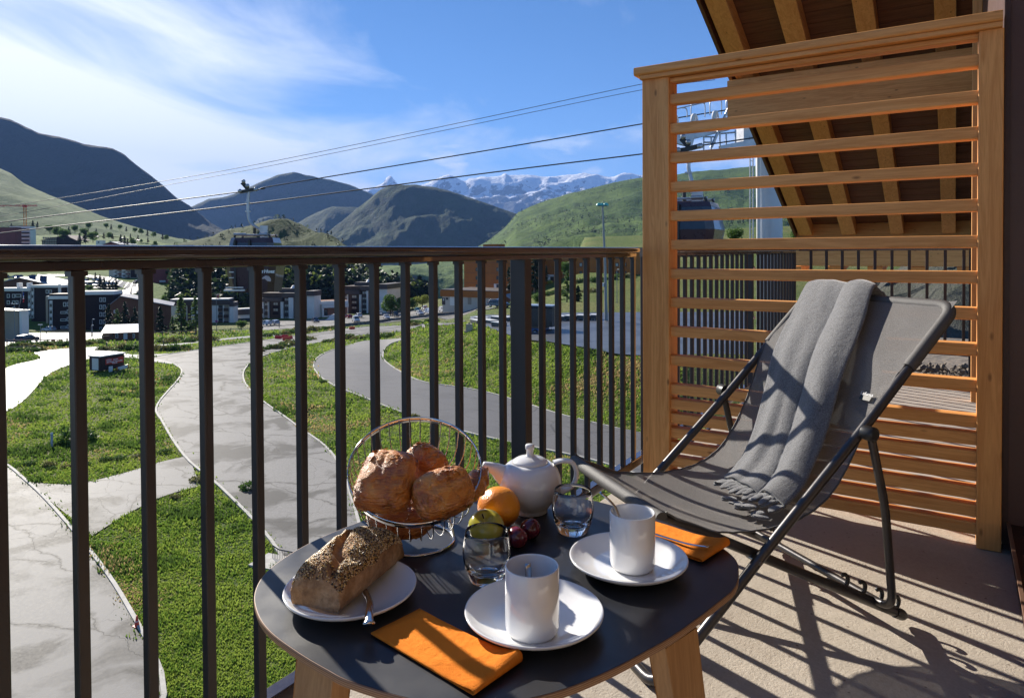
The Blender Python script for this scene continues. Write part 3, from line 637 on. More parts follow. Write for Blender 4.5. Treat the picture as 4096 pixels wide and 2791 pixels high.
def seed_mesh(n, cols, sd, region, lo, hi):
    rng = random.Random(sd); m = MB(); k = 0
    while k < n:
        u, v = rng.uniform(-.97, .97), rng.uniform(-.93, .93)
        if not region(u, v, rng): continue
        P, N_ = loaf_pt(u, v, .0006); T = N_.orthogonal().normalized(); T.rotate(Matrix.Rotation(rng.uniform(0, 6.3), 3, N_)); B_ = N_.cross(T)
        L = rng.uniform(lo, hi); W = L * rng.uniform(.5, .62); H = L * .38; T = (T + N_ * rng.uniform(-.25, .35)).normalized()
        vs_ = [P + T * L * .5, P + T * L * .12 + B_ * W * .5, P - T * L * .42 + B_ * W * .18, P - T * L * .42 - B_ * W * .18, P + T * L * .12 - B_ * W * .5, P + N_ * H, P - N_ * H * .5]
        m.add(vs_, [(0, 1, 5), (1, 2, 5), (2, 3, 5), (3, 4, 5), (4, 0, 5), (1, 0, 6), (2, 1, 6), (3, 2, 6), (4, 3, 6), (0, 4, 6)], rng.randrange(cols), True); k += 1
    return m
dens = lambda u, v, r: (abs(v) < .62 + .12 * mnoise.noise(Vector((u * 3, v, 2)))) and r.random() < (.95 if (mnoise.noise(Vector((u * 4, v * 4, 5))) > -.35) else .3) and not (abs(v - .13 - .35 * u) < .05 and abs(u) < .72)
SEEDM = [plain('sesame_seed', (.80, .62, .38), .42, 0, .2, 200), plain('toasted_sesame', (.60, .36, .14), .42, 0, .2, 200), plain('poppy_seed', (.035, .032, .035), .5, 0, .3, 200), plain('millet_seed', (.62, .40, .10), .4, 0, .2, 200), plain('linseed', (.13, .055, .02), .3, 0, .2, 200)]
o = child('seeds', seed_mesh(5600, 5, 3, dens, .0027, .0043), SEEDM, BR); o['kind'] = 'stuff'

# spreading knife leaning out of the plate
KN = thing('knife', 'steel knife under the loaf, its short handle hanging over the plate rim', 'knife', (.72, .70, TZ + .02))
pts = [(.765, .765, TZ + .019), (.744, .733, TZ + .020), (.722, .708, TZ + .0262), (.700, .688, TZ + .0285), (.683, .672, TZ + .0265)]
m = MB(); rows = []; P = crom(pts, 5)
for i, p in enumerate(P):
    s = i / (len(P) - 1); a = P[max(i - 1, 0)]; b = P[min(i + 1, len(P) - 1)]; T = (b - a).normalized(); side = T.cross(Vector((0, 0, 1))).normalized(); nn = side.cross(T)
    w = .0050 + .0022 * max(0, s - .3) + .002 * (s > .9); th = .0032 if s > .2 else .0012
    rows.append([p + side * math.cos(k * math.pi / 5) * w + nn * math.sin(k * math.pi / 5) * th for k in range(10)])
m.add([q for r_ in rows for q in r_], [(i * 10 + j, i * 10 + (j + 1) % 10, (i + 1) * 10 + (j + 1) % 10, (i + 1) * 10 + j) for i in range(len(rows) - 1) for j in range(10)] + [tuple(range(10))[::-1], tuple(range((len(rows) - 1) * 10, len(rows) * 10))], 0, True)
child('handle', m, CUTL, KN)

# ---------------------------------------------------------------- napkins
def napkin_mat():
    t = NT('orange_paper_napkin'); uv = t.N('ShaderNodeTexCoord').outputs['UV']
    sp = t.N('ShaderNodeSeparateXYZ', {0: uv}); U, V = sp.outputs[0], sp.outputs[1]
    # nested embossed diamonds in the folded corner
    a = t.math('ADD', t.math('MULTIPLY', U, 62.), t.math('MULTIPLY', V, 31.)); b = t.math('SUBTRACT', t.math('MULTIPLY', U, 62.), t.math('MULTIPLY', V, 31.))
    fa = t.math('ABSOLUTE', t.math('SUBTRACT', t.math('FRACT', t.math('MULTIPLY', a, .25)), .5)); fb = t.math('ABSOLUTE', t.math('SUBTRACT', t.math('FRACT', t.math('MULTIPLY', b, .25)), .5))
    d = t.math('MAXIMUM', fa, fb); em = t.math('GREATER_THAN', t.math('SINE', t.math('MULTIPLY', d, 50.)), .2)
    # the embossed corner: a triangle where U is small
    reg = t.math('LESS_THAN', t.math('ADD', U, t.math('MULTIPLY', V, .30)), .40)
    c = t.coords(); wr = t.noise(c, 55, 5, .6); fi = t.noise(c, 900, 2)
    h = t.math('ADD', t.math('MULTIPLY', t.math('MULTIPLY', em, reg), -.9), t.math('ADD', t.math('MULTIPLY', wr, 1.2), t.math('MULTIPLY', fi, .5)))
    t.set(col=t.mix(t.math('MULTIPLY', t.math('MULTIPLY', em, reg), .45), (1.0, .30, .034), (.82, .17, .012)), rough=.9, spec=.1, nrm=t.bump(h, 1., .0030))  # embossed lines tinted darker: shade of the relief put into the colour
    tr = t.N('ShaderNodeBsdfTranslucent', {'Color': (.95, .22, .02, 1)}); mx_ = t.N('ShaderNodeMixShader', {0: .07, 1: t.b.outputs[0], 2: tr.outputs[0]})
    t.l.new(mx_.outputs[0], t.n['Material Output'].inputs[0]); return t.m
NAP = napkin_mat()
def napkin(label, c, dirn, L, W, loop=.009, seed=0):
    """folded paper napkin: sheets lying flat, folded edge rolled up at the near end. c = middle of the rolled end"""
    dv = Vector((dirn[0], dirn[1], 0)).normalized(); sv = Vector((dv.y, -dv.x, 0)); m = MB(); uvs = []
    prof = []; far = L
    for i in range(15): s = 1 - i / 14; prof.append((far * s + loop * .2 * (1 - s), .0030 + .0002 + loop * 1.35 * math.exp(-s * far / .026), s))
    for i in range(9): a = R(90 - 180 * i / 8 * -1); ang_ = R(90 + 22.5 * i); prof.append((loop * .8 * math.cos(ang_), .0016 + loop * .75 + loop * .72 * math.sin(ang_), -.02 * i))
    for i in range(13): s = (i + 1) / 13; prof.append((far * s * .985, .0016 - .0006 * 0, .0 - s * .2))
    prof = [(x, z if not (k >= 24) else .0014 + .0004, q) for k, (x, z, q) in enumerate(prof)]
    rows = []; NVn = 18
    for k, (x, z, q) in enumerate(prof):
        row = []
        for j in range(NVn + 1):
            v = j / NVn; taper = 1 if k > 14 else 1
            wob = .0008 * mnoise.noise(Vector((x * 30, v * 3, seed))) * (k < 15); ls = .45 + .85 * v
            zz_ = z if k >= 24 else .0018 + (z - .0018) * (ls if x < .06 else 1)
            row.append(Vector((c[0], c[1], TZ)) + dv * x + sv * (v - .5) * W + Vector((0, 0, zz_ + wob + .0012)))
        rows.append(row)
    for k, row in enumerate(rows): uvs.append([(max(prof[k][2], 0), j / NVn) for j in range(NVn + 1)])
    m.grid(rows); me = m.mesh('napkin', NAP)
    # second, inner ply slightly offset so the open edges show layers
    uvl = me.uv_layers.new(name='UVMap'); flat = [p for r_ in uvs for p in r_]
    for lp in me.loops: uvl.data[lp.index].uv = flat[lp.vertex_index]
    T_ = thing('napkin', label, 'napkin', (c[0], c[1], TZ)); o = link('folded_sheet', me, T_, (-c[0], -c[1], -TZ))
    md = o.modifiers.new('ply', 'SOLIDIFY'); md.thickness = .0006; md.offset = 0
    inn = MB(); rws = [[Vector((c[0], c[1], TZ)) + dv * (x * 1.0 + .002 + .0015 * math.sin(j)) + sv * ((j / 6 - .5) * W * .985) + Vector((0, 0, z_)) for j in range(7)] for x, z_ in ((.012, .0034), (L * .3, .0032), (L * .65, .0030), (L * .995, .0030))]
    inn.grid(rws); o2 = child('inner_sheet', inn, NAP, T_)
    o2.modifiers.new('ply', 'SOLIDIFY').thickness = .0008
    return T_
napkin('orange paper napkin lying at the front edge of the table beside the seeded loaf', (.709, .481), (.032, .195), .197, .088, .0082, 1)
napkin('orange paper napkin at the table right edge, half hidden by the rear saucer', (1.207, .356), (.24, 1), .172, .092, .0075, 2)
spoon('slim steel spoon lying across the right hand napkin', [(1.193, .360, TZ + .0185), (1.200, .398, TZ + .0125), (1.212, .44, TZ + .0095), (1.225, .50, TZ + .0085)], lambda s: .0035)
# ================================================================ DECK CHAIR
CA = R(-127.5); cw = Vector((math.cos(CA), math.sin(CA), 0)); cf = Vector((cw.y, -cw.x, 0)); CO = Vector((2.3608, .1188, 0))
def CH(f, w, z): return CO + cf * f + cw * w + Vector((0, 0, z))
DC = thing('deck_chair', 'folding deck chair with charcoal tube frame and grey mesh sling beside the table', 'deck chair', tuple(CH(.4, -.3, 0)))
tr_ = .0142
Wn, Wf = .0, -.60
loop = [CH(-.19, Wn, .957), CH(.18, Wn, .612), CH(.51, Wn, .322), CH(.74, Wn, .112), CH(.862, Wn, .0162), CH(.862, Wf, .0162), CH(.74, Wf, .112), CH(.51, Wf, .322), CH(.18, Wf, .612), CH(-.19, Wf, .957)]
pts = fillet([CH(-.19, -.3, .957)] + loop + [CH(-.19, -.3, .957)], .055, 7)[:-1]
child('back_frame', MB().tube(pts, tr_, 14, True), TUBE, DC)
Bn, Bf = -.032, -.568
pts = fillet([CH(0.0, Bn, .035), CH(.72, Bn, .392), CH(.822, Bn, .432), CH(.822, Bf, .432), CH(.72, Bf, .392), CH(0, Bf, .035)], .05, 7)
child('seat_frame', MB().tube(pts, tr_, 14), TUBE, DC)
for w in (Bn, Bf):
    m = MB(); m.tube([CH(-.022, w, .024), CH(-.012, w, .029), CH(.016, w, .043)], [.013, .0168, .0168], 14); child('rubber_foot', m, BLACKP, DC)
Cn, Cf = .034, -.634
pts = fillet([CH(.183, Cn, .612), CH(.128, Cn, .40), CH(.097, Cn, .095), CH(.097, Cf, .095), CH(.128, Cf, .40), CH(.183, Cf, .612)], .05, 8)
child('prop_frame', MB().tube(pts, .0118, 12), TUBE, DC)
for w, s in ((Cn, 1), (Cf, -1)):
    m = MB(); m.tube([CH(.183, w - s * .020, .612), CH(.183, w + s * .012, .612), CH(.183, w + s * .018, .612)], [.021, .021, .013], 16); child('hinge', m, BLACKP, DC)
for w in (Bn, Bf):
    sl = .357 / .72
    for i in range(4):
        f0 = .005 + i * .066; z0 = .035 + f0 * sl + .013
        pp = [(f0 + .034, z0 + .016), (f0 + .030, z0 + .006), (f0 + .012, z0 + .001), (f0 - .002, z0 + .009), (f0 - .006, z0 + .026), (f0 + .004, z0 + .038), (f0 + .018, z0 + .038)]
        m = MB(); m.tube(crom([CH(a, w, b) for a, b in pp], 4), [.0062] * 24 + [.003], 8); child('notch_hook', m, BLACKP, DC)
    a = CH(.01, w, .05 + .003); b = CH(.27, w, .05 + .27 * sl - .003); m = MB(); m.bar(a, b, .014, .012, (0, 0, 1), .003); child('notch_rail', m, TUBE, DC)
for (f, z) in ((.545, .291),):
    for w, s in ((Wn, 1), (Wf, -1)):
        m = MB(); m.tube([CH(f, w + s * .015, z), CH(f, w - s * .04, z)], .006, 10); child('pivot_bolt', m, ALU, DC)
def mesh_fabric():
    t = NT('grey_mesh_textile'); uv = t.N('ShaderNodeTexCoord').outputs['UV']; sp = t.N('ShaderNodeSeparateXYZ', {0: uv}); U = sp.outputs[0]; V = sp.outputs[1]
    wu = t.math('SINE', t.math('MULTIPLY', U, 2 * math.pi * 190)); wv_ = t.math('SINE', t.math('MULTIPLY', V, 2 * math.pi * 270))
    h = t.math('ADD', wu, wv_); nz = t.noise(t.N('ShaderNodeMapping', {0: uv, 'Scale': (220, 360, 1)}).outputs[0], 1.0, 2, .5)
    col = t.mix(t.ramp(nz, [(.35, 0.), (.65, 1.)]), (.10, .095, .092), (.26, .245, .235)); big = t.noise(t.N('ShaderNodeMapping', {0: uv, 'Scale': (6, 9, 1)}).outputs[0], 1.0, 4, .6)
    col = t.mix(t.ramp(big, [(.3, .0), (.7, .2)]), col, (.36, .34, .325))
    t.set(col=col, rough=.62, spec=.4, nrm=t.bump(t.math('ADD', h, t.math('MULTIPLY', nz, 3)), .5, .0012))
    tl = t.N('ShaderNodeBsdfTranslucent', {'Color': (.30, .28, .26, 1)}); tp = t.N('ShaderNodeBsdfTransparent')
    a = t.N('ShaderNodeMixShader', {0: .18, 1: t.b.outputs[0], 2: tl.outputs[0]}); b = t.N('ShaderNodeMixShader', {0: t.ramp(nz, [(.35, .03), (.65, .11)]), 1: a.outputs[0], 2: tp.outputs[0]})
    t.l.new(b.outputs[0], t.n['Material Output'].inputs[0]); return t.m
MESHF = mesh_fabric()
fprof = [(-.19, .9715), (-.155, .9395), (-.08, .872), (.0, .800), (.045, .742), (.095, .655), (.14, .575), (.19, .492), (.25, .421), (.33, .376), (.42, .357), (.52, .355), (.62, .366), (.70, .384), (.77, .418), (.815, .449)]
FP = crom([(a, b, 0) for a, b in fprof], 5); FL = [0]
for a, b in zip(FP, FP[1:]): FL.append(FL[-1] + (b - a).length)
def fab(s):
    """point and normal of the sling at arc length s (m)"""
    s = min(max(s, 0), FL[-1] - 1e-6); i = max(j for j in range(len(FL) - 1) if FL[j] <= s); q = (s - FL[i]) / (FL[i + 1] - FL[i]); p = FP[i].lerp(FP[i + 1], q); d = (FP[i + 1] - FP[i]).normalized()
    return p, Vector((-d.y, d.x, 0)) if d.x > 0 else Vector((d.y, -d.x, 0))
m = MB(); rows = []; uvr = []
for i, p in enumerate(FP):
    s = FL[i] / FL[-1]; up_ = 1 if FL[i] < .27 else 0; k = min(1, max(0, (FL[i] - .25) / .25)); k2 = min(1, max(0, (FL[-1] - FL[i]) / .2))
    wn_ = .006 - .030 * k + .0; wf_ = -.606 + .030 * k; curve = .018 * math.sin(math.pi * s) ** 2
    wn_ -= curve; wf_ += curve; row = []
    for j in range(33):
        tt = j / 32; sag = (.022 * k * k2) * math.sin(math.pi * tt); edge = .004 * math.exp(-min(tt, 1 - tt) / .03)
        n_ = fab(FL[i])[1]; row.append(CH(p.x - n_.x * sag, wn_ + (wf_ - wn_) * tt, p.y - n_.y * sag + edge + (0 if up_ else .0012 * math.sin(i * 2.1 + (j > 16)) * (j in (0, 32)))))
    rows.append(row); uvr.append([(j / 32, s) for j in range(33)])
m.grid(rows); 
me = m.mesh('sling', MESHF); uvl = me.uv_layers.new(name='UVMap'); flat = [p for r_ in uvr for p in r_]
for lp in me.loops: uvl.data[lp.index].uv = flat[lp.vertex_index]
sling = link('sling', me, DC, loc_of(DC)); 
SLV = plain('mesh_textile_sleeve', (.085, .080, .077), .6, 0, .35, 900, .4, 900)
pts = fillet([CH(.0, Wn, .782), CH(-.19, Wn, .957), CH(-.19, Wf, .957), CH(.0, Wf, .782)], .055, 7)
child('back_sleeve', MB().tube(pts, .0185, 16), SLV, DC)
pts = [CH(.824, Bn + .002, .434), CH(.824, Bn - .02, .434), CH(.824, -.3, .432), CH(.824, Bf + .02, .434), CH(.824, Bf - .002, .434)]
child('front_sleeve', MB().tube(pts, [.0175, .0185, .0185, .0185, .0175], 18), SLV, DC)
for col in (0, 32):
    m = MB(); m.tube([rows[i][col] for i in range(18, len(rows))], .0028, 6); child('hem', m, SLV, DC)
# maker's tag sewn on the near edge
s0 = .62
i0 = min(range(len(FL)), key=lambda i: abs(FL[i] - .395)); 
def sling_pt(s, t_, off):
    i = min(range(len(FL)), key=lambda i: abs(FL[i] - s)); a = rows[i][0]; b = rows[i][32]; q = a.lerp(b, t_); n_ = fab(s)[1]; return q + cf * n_.x * off + Vector((0, 0, n_.y * off))
m = MB(); A_ = [sling_pt(.385, .06, .004), sling_pt(.385, .13, .004), sling_pt(.412, .13, .004), sling_pt(.412, .06, .004)]; m.add(A_, [(0, 1, 2, 3)]); tg = child('maker_tag', m, BLACKP, DC)
LETT = plain('white_print', (.75, .75, .75), .6)
def text_mesh(name, body, size, M, mat, parent=None, shear=0., off=0., ext=.0, local=False, align='CENTER'):
    cu = bpy.data.curves.new(name, 'FONT'); cu.body = body; cu.size = size; cu.align_x = align; cu.align_y = 'CENTER'; cu.shear = shear; cu.offset = off; cu.extrude = ext; cu.resolution_u = 3
    o = bpy.data.objects.new(name, cu); COL.objects.link(o); bpy.context.view_layer.update()
    me = bpy.data.meshes.new_from_object(o.evaluated_get(bpy.context.evaluated_depsgraph_get())); bpy.data.objects.remove(o); me.transform(M); me.materials.clear(); me.materials.append(mat)
    q = bpy.data.objects.new(name, me); COL.objects.link(q)
    if parent: q.parent = parent; q.location = (0, 0, 0) if local else loc_of(parent)
    return q
ctr = sling_pt(.399, .095, .0055); ex = (A_[0] - A_[1]).normalized(); ex = -ex if (ex.dot(Vector(rt0)) < 0) else ex; nz_ = ex.cross((A_[3] - A_[0]).normalized()); nz_ = nz_ if nz_.dot(-Vector(FW)) > 0 else -nz_; ey = nz_.cross(ex)
text_mesh('tag_lettering', 'Lafuma', .016, Matrix(((ex.x, ey.x, nz_.x, ctr.x), (ex.y, ey.y, nz_.y, ctr.y), (ex.z, ey.z, nz_.z, ctr.z), (0, 0, 0, 1))), LETT, DC)

# ---------------------------------------------------------------- blanket
t = NT('grey_wool'); c = t.coords(); a = t.noise(c, 260, 4, .7); b = t.noise(c, 40, 5, .6)
t.set(col=t.mix(t.ramp(a, [(.35, 0.), (.65, 1.)]), t.mix(t.ramp(b, [(.3, 0.), (.7, 1.)]), (.055, .055, .058), (.10, .10, .104)), (.21, .21, .215)), rough=.95, sheen=.5, spec=.15, nrm=t.bump(t.math('ADD', a, t.math('MULTIPLY', b, 1.5)), .65, .003)); WOOL = t.m
BL = thing('blanket', 'grey wool blanket with scalloped fringe draped over the deck chair backrest', 'blanket', tuple(CH(0, -.35, 0)))
bp = [(-.150, .50), (-.205, .66), (-.232, .82), (-.243, .93), (-.228, .985), (-.190, 1.002), (-.150, .975), (-.08, .905), (.0, .833), (.065, .765), (.125, .672), (.175, .590), (.232, .505), (.285, .447), (.345, .412), (.395, .394)]
BP = crom([(a, b, 0) for a, b in bp], 5); BLn = [0]
for a, b in zip(BP, BP[1:]): BLn.append(BLn[-1] + (b - a).length)
def blk(i, t_):
    s = BLn[i] / BLn[-1]; p = BP[i]; d = (BP[min(i + 1, len(BP) - 1)] - BP[max(i - 1, 0)]).normalized(); n_ = Vector((-d.y, d.x, 0))
    if n_.dot(p - Vector((.05, .45, 0))) < 0 and i < 20: n_ = -n_
    if i >= 20 and n_.x < 0: n_ = -n_
    k = max(0, (s - .36) / .64); wl_ = -.600 + .262 * k; wr_ = -.300 + .236 * k + (.03 * math.sin(math.pi * min(1, k * 1.2)))
    w = wl_ + (wr_ - wl_) * t_
    g = .60 + .05 * math.sin(s * 7)
    u1 = t_ / g if t_ < g else (t_ - g) / (1 - g); hump = (math.sin(math.pi * min(max(u1, 0), 1))) ** .8
    h = (.015 if t_ < g else .022) * hump + .004
    h *= .75 + .25 * math.sin(min(1, k * 3) * math.pi / 2)
    h += .0050 * mnoise.noise(Vector((t_ * 5 + 1, s * 5, 0))) + .0022 * math.sin(t_ * 21 + s * 4 + 2 * mnoise.noise(Vector((t_ * 3, s * 4, 3)))) * (.3 + k)
    w += .012 * mnoise.noise(Vector((t_, s * 6, 8))) + .02 * (mnoise.noise(Vector((s * 4, 2, 1)))) * (t_ < .02)
    return CH(p.x + n_.x * h, w, p.y + n_.y * h)
m = MB(); NT_ = 56; rows2 = [[blk(i, j / NT_) for j in range(NT_ + 1)] for i in range(len(BP))]
# wrap the long sides under, so the roll has an edge
for i, row in enumerate(rows2):
    d = (BP[min(i + 1, len(BP) - 1)] - BP[max(i - 1, 0)]).normalized()
m.grid(rows2); o = child('cloth', m, WOOL, BL); md = o.modifiers.new('thick', 'SOLIDIFY'); md.thickness = .007; md.offset = -1
rng = random.Random(4)
def petal(c, dr, up, L, W, bend, rot):
    dr = Vector(dr).normalized(); up = Vector(up).normalized(); sd = dr.cross(up).normalized(); up = sd.cross(dr); m = MB(); n = 9; rws = []
    for i in range(n + 1):
        s = i / n; w = W / 2 * (math.sin(math.pi * (.18 + .80 * s)) ** .5) * (1 if s < .97 else .5); row = []
        for j in range(7):
            q = (j / 6 - .5) * 2; z = bend * s * s * L + .16 * W * (1 - q * q) * math.sin(math.pi * min(1, s + .1)); row.append(Vector(c) + dr * L * s + sd * w * q + up * z)
        rws.append(row)
    m.grid(rws); o = child('fringe_tab', m, WOOL, BL); md = o.modifiers.new('thick', 'SOLIDIFY'); md.thickness = .005; md.offset = 0
last = len(BP) - 1
for lay, (n_, back, L) in enumerate(((15, .012, .046), (13, .0, .050), (9, -.022, .044))):
    for k in range(n_):
        t_ = (k + .5) / n_ if lay < 2 else .38 + .6 * (k + .5) / n_
        c = blk(last, min(1, max(0, t_ + rng.uniform(-.015, .015)))); h0 = c.z
        c = c - cf * (back) + Vector((0, 0, -.004 * lay - .006)); dz = -.55 if lay == 0 else (-.25 if lay == 1 else -.06)
        if lay == 2: c = c + cf * .022 + Vector((0, 0, -.022))
        petal(c, cf * 1.0 + cw * rng.uniform(-.35, .25) + Vector((0, 0, dz * (h0 - .385) / .03 if h0 > .40 else -.12)), (cf * .1 + Vector((0, 0, 1))), L * rng.uniform(.85, 1.1), .027 * rng.uniform(.85, 1.1), rng.uniform(-.15, .3), 0)
# ================================================================ LANDSCAPE
def lerp(a, b, t): return a + (b - a) * t
def smooth(t): t = min(max(t, 0), 1); return t * t * (3 - 2 * t)
def interp(xs, ys, x):
    if x <= xs[0]: return ys[0]
    for i in range(len(xs) - 1):
        if x <= xs[i + 1]: return lerp(ys[i], ys[i + 1], (x - xs[i]) / (xs[i + 1] - xs[i]))
    return ys[-1]
# ground height, tabulated over bearing (tu = tangent of the bearing from the view axis) and distance along it
TU = [(u - CX) / F_ for u in (-2600, 0, 600, 1200, 1500, 1800, 2000, 2400, 3200, 5200)]
TD = [0, 40, 70, 90, 110, 130, 150, 180, 210, 250, 320, 420]
TZt = [[-14, -14, -14, -14.2, -14.8, -15.8, -17.2, -20, -22, -22.5, -22, -20],
       [-14, -14, -14, -14.2, -14.8, -15.8, -17.2, -20, -22, -22.5, -22, -20],
       [-14, -14, -14, -14.4, -15.2, -16.1, -17.5, -20, -22.2, -23, -23, -23],
       [-14, -14, -14, -14.5, -15.2, -16.4, -17.8, -20, -21.8, -23.3, -24, -24],
       [-13.8, -13.8, -13.9, -14.3, -15, -16, -17.4, -19.2, -20.8, -22.3, -24, -26],
       [-13.6, -13.6, -13.6, -13.9, -14.0, -14.3, -15.6, -17.5, -18.8, -19.2, -20, -22],
       [-13.4, -13.4, -13.5, -13.6, -13.6, -13.2, -13.4, -14.5, -15.0, -15.5, -12, -8],
       [-13.2, -13.2, -13.3, -13.4, -13.0, -12.2, -11.6, -9.6, -7.0, -4, 2, 8],
       [-13.2, -13.2, -13.3, -13.3, -12.5, -11.2, -9.6, -7.0, -4, 0, 6, 14],
       [-13.2, -13.2, -13.3, -13.3, -12.5, -11.2, -9.6, -7.0, -4, 0, 6, 14]]
BU = [(u - CX) / F_ for u in (1400, 1550, 1700, 1900, 2200, 2560, 5200)]
BF, BT, BHh = [104, 98, 88, 76, 62, 53, 53], [135, 130, 122, 108, 82, 68, 66], [0, .9, 1.9, 3.1, 4.1, 4.3, 4.3]
# the lower bank between the two roads
LU = [(u - CX) / F_ for u in (900, 1150, 1400, 1700, 2100, 5200)]
def ground(x, y):
    D = x * fw0[0] + y * fw0[1]; S = x * rt0[0] + y * rt0[1]
    Dd = max(D, 4.0); t = S / Dd; 
    t = min(max(t, TU[0]), TU[-1]); Dq = min(max(Dd, 0), 419.9)
    i = max(k for k in range(len(TU) - 1) if TU[k] <= t); j = max(k for k in range(len(TD) - 1) if TD[k] <= Dq)
    a = smooth((t - TU[i]) / (TU[i + 1] - TU[i])); b = (Dq - TD[j]) / (TD[j + 1] - TD[j])
    z = lerp(lerp(TZt[i][j], TZt[i][j + 1], b), lerp(TZt[i + 1][j], TZt[i + 1][j + 1], b), a)
    h = interp(BU, BHh, t)
    if h > 0:
        f, tp = interp(BU, BF, t), interp(BU, BT, t); k = smooth((Dd - f) / (tp - f)); fall = 1 - smooth((Dd - tp - interp(BU, [4, 6, 12, 36, 46, 50, 50], t)) / 34.)
        z += h * k * fall
    return z
def on_ground(u, v, far=420.):
    d = ray(u, v); h = math.hypot(d[0], d[1]); D = 8.; pz = None
    while D < far:
        p = CAM + d * D; g = ground(p[0], p[1])
        if p[2] < g:
            lo, hi = D - max(.5, D * .01), D
            for _ in range(18):
                m_ = (lo + hi) / 2; p = CAM + d * m_
                if p[2] < ground(p[0], p[1]): hi = m_
                else: lo = m_
            p = CAM + d * hi; return Vector((p[0], p[1], ground(p[0], p[1])))
        D += max(.5, D * .01)
    p = CAM + d * far; return Vector((p[0], p[1], ground(p[0], p[1])))

_TU, _TD, _TZ = np.array(TU), np.array(TD, float), np.array(TZt, float)
def groundv(x, y):
    D = x * fw0[0] + y * fw0[1]; S = x * rt0[0] + y * rt0[1]; Dd = np.maximum(D, 4.); t = np.clip(S / Dd, TU[0], TU[-1]); Dq = np.clip(Dd, 0, 419.9)
    i = np.clip(np.searchsorted(_TU, t, side='right') - 1, 0, len(TU) - 2); j = np.clip(np.searchsorted(_TD, Dq, side='right') - 1, 0, len(TD) - 2)
    sm = lambda q: (lambda c: c * c * (3 - 2 * c))(np.clip(q, 0, 1))
    a = sm((t - _TU[i]) / (_TU[i + 1] - _TU[i])); b = (Dq - _TD[j]) / (_TD[j + 1] - _TD[j])
    z = (_TZ[i, j] * (1 - b) + _TZ[i, j + 1] * b) * (1 - a) + (_TZ[i + 1, j] * (1 - b) + _TZ[i + 1, j + 1] * b) * a
    h = np.interp(t, BU, BHh); f = np.interp(t, BU, BF); tp = np.interp(t, BU, BT); k = sm((Dd - f) / (tp - f)); fall = 1 - sm((Dd - tp - np.interp(t, BU, [4, 6, 12, 36, 46, 50, 50])) / 34.)
    return z + np.where(h > 0, h * k * fall, 0)
def on_groundv(us, vs_, far=260.):
    Ds = np.geomspace(7, far, 230); dirs = FW[None] + CXA[None] * ((us - CX) / F_)[:, None] + CYA[None] * ((CY - vs_) / F_)[:, None]; out = np.zeros((len(us), 3)); done = np.zeros(len(us), bool); prev = None; dp = Ds[0]
    for D in Ds:
        p = CAM + dirs * D; g = p[:, 2] - groundv(p[:, 0], p[:, 1])
        if prev is not None:
            hit = (~done) & (g < 0); q = prev / (prev - g + 1e-9); q = np.clip(q, 0, 1); dd = dp + (D - dp) * q; pp = CAM + dirs * dd[:, None]; out[hit] = pp[hit]; done |= hit
        prev = g; dp = D
    pp = CAM + dirs * far; out[~done] = pp[~done]; out[:, 2] = groundv(out[:, 0], out[:, 1]); return out

# --- materials of the land
def grass_mat(name, a=(.065, .115, .018), b=(.135, .180, .030), dry=(.29, .22, .085), dryamt=.5, sc_=1.0, rock=0.):
    t = NT(name); c = t.coords(rnd=False)
    n1_ = t.noise(c, .045 * sc_, 5, .6); n2_ = t.noise(c, .6 * sc_, 5, .65); n3_ = t.noise(c, 4.5 * sc_, 4, .7)
    col = t.mix(t.ramp(n2_, [(.35, 0.), (.68, 1.)]), a, b)
    col = t.mix(t.ramp(t.math('ADD', t.math('MULTIPLY', n1_, .6), t.math('MULTIPLY', n3_, .5)), [(.50, 0.), (.68, dryamt)]), col, dry)
    col = t.mix(t.ramp(n3_, [(.30, .75), (.52, 0.)]), col, (.020, .036, .008))
    t.set(col=col, rough=.9, spec=.15, nrm=t.bump(t.math('ADD', n3_, t.math('MULTIPLY', n2_, 2.)), .9, .35 / sc_)); return t.m
GRS = grass_mat('alpine_grass')
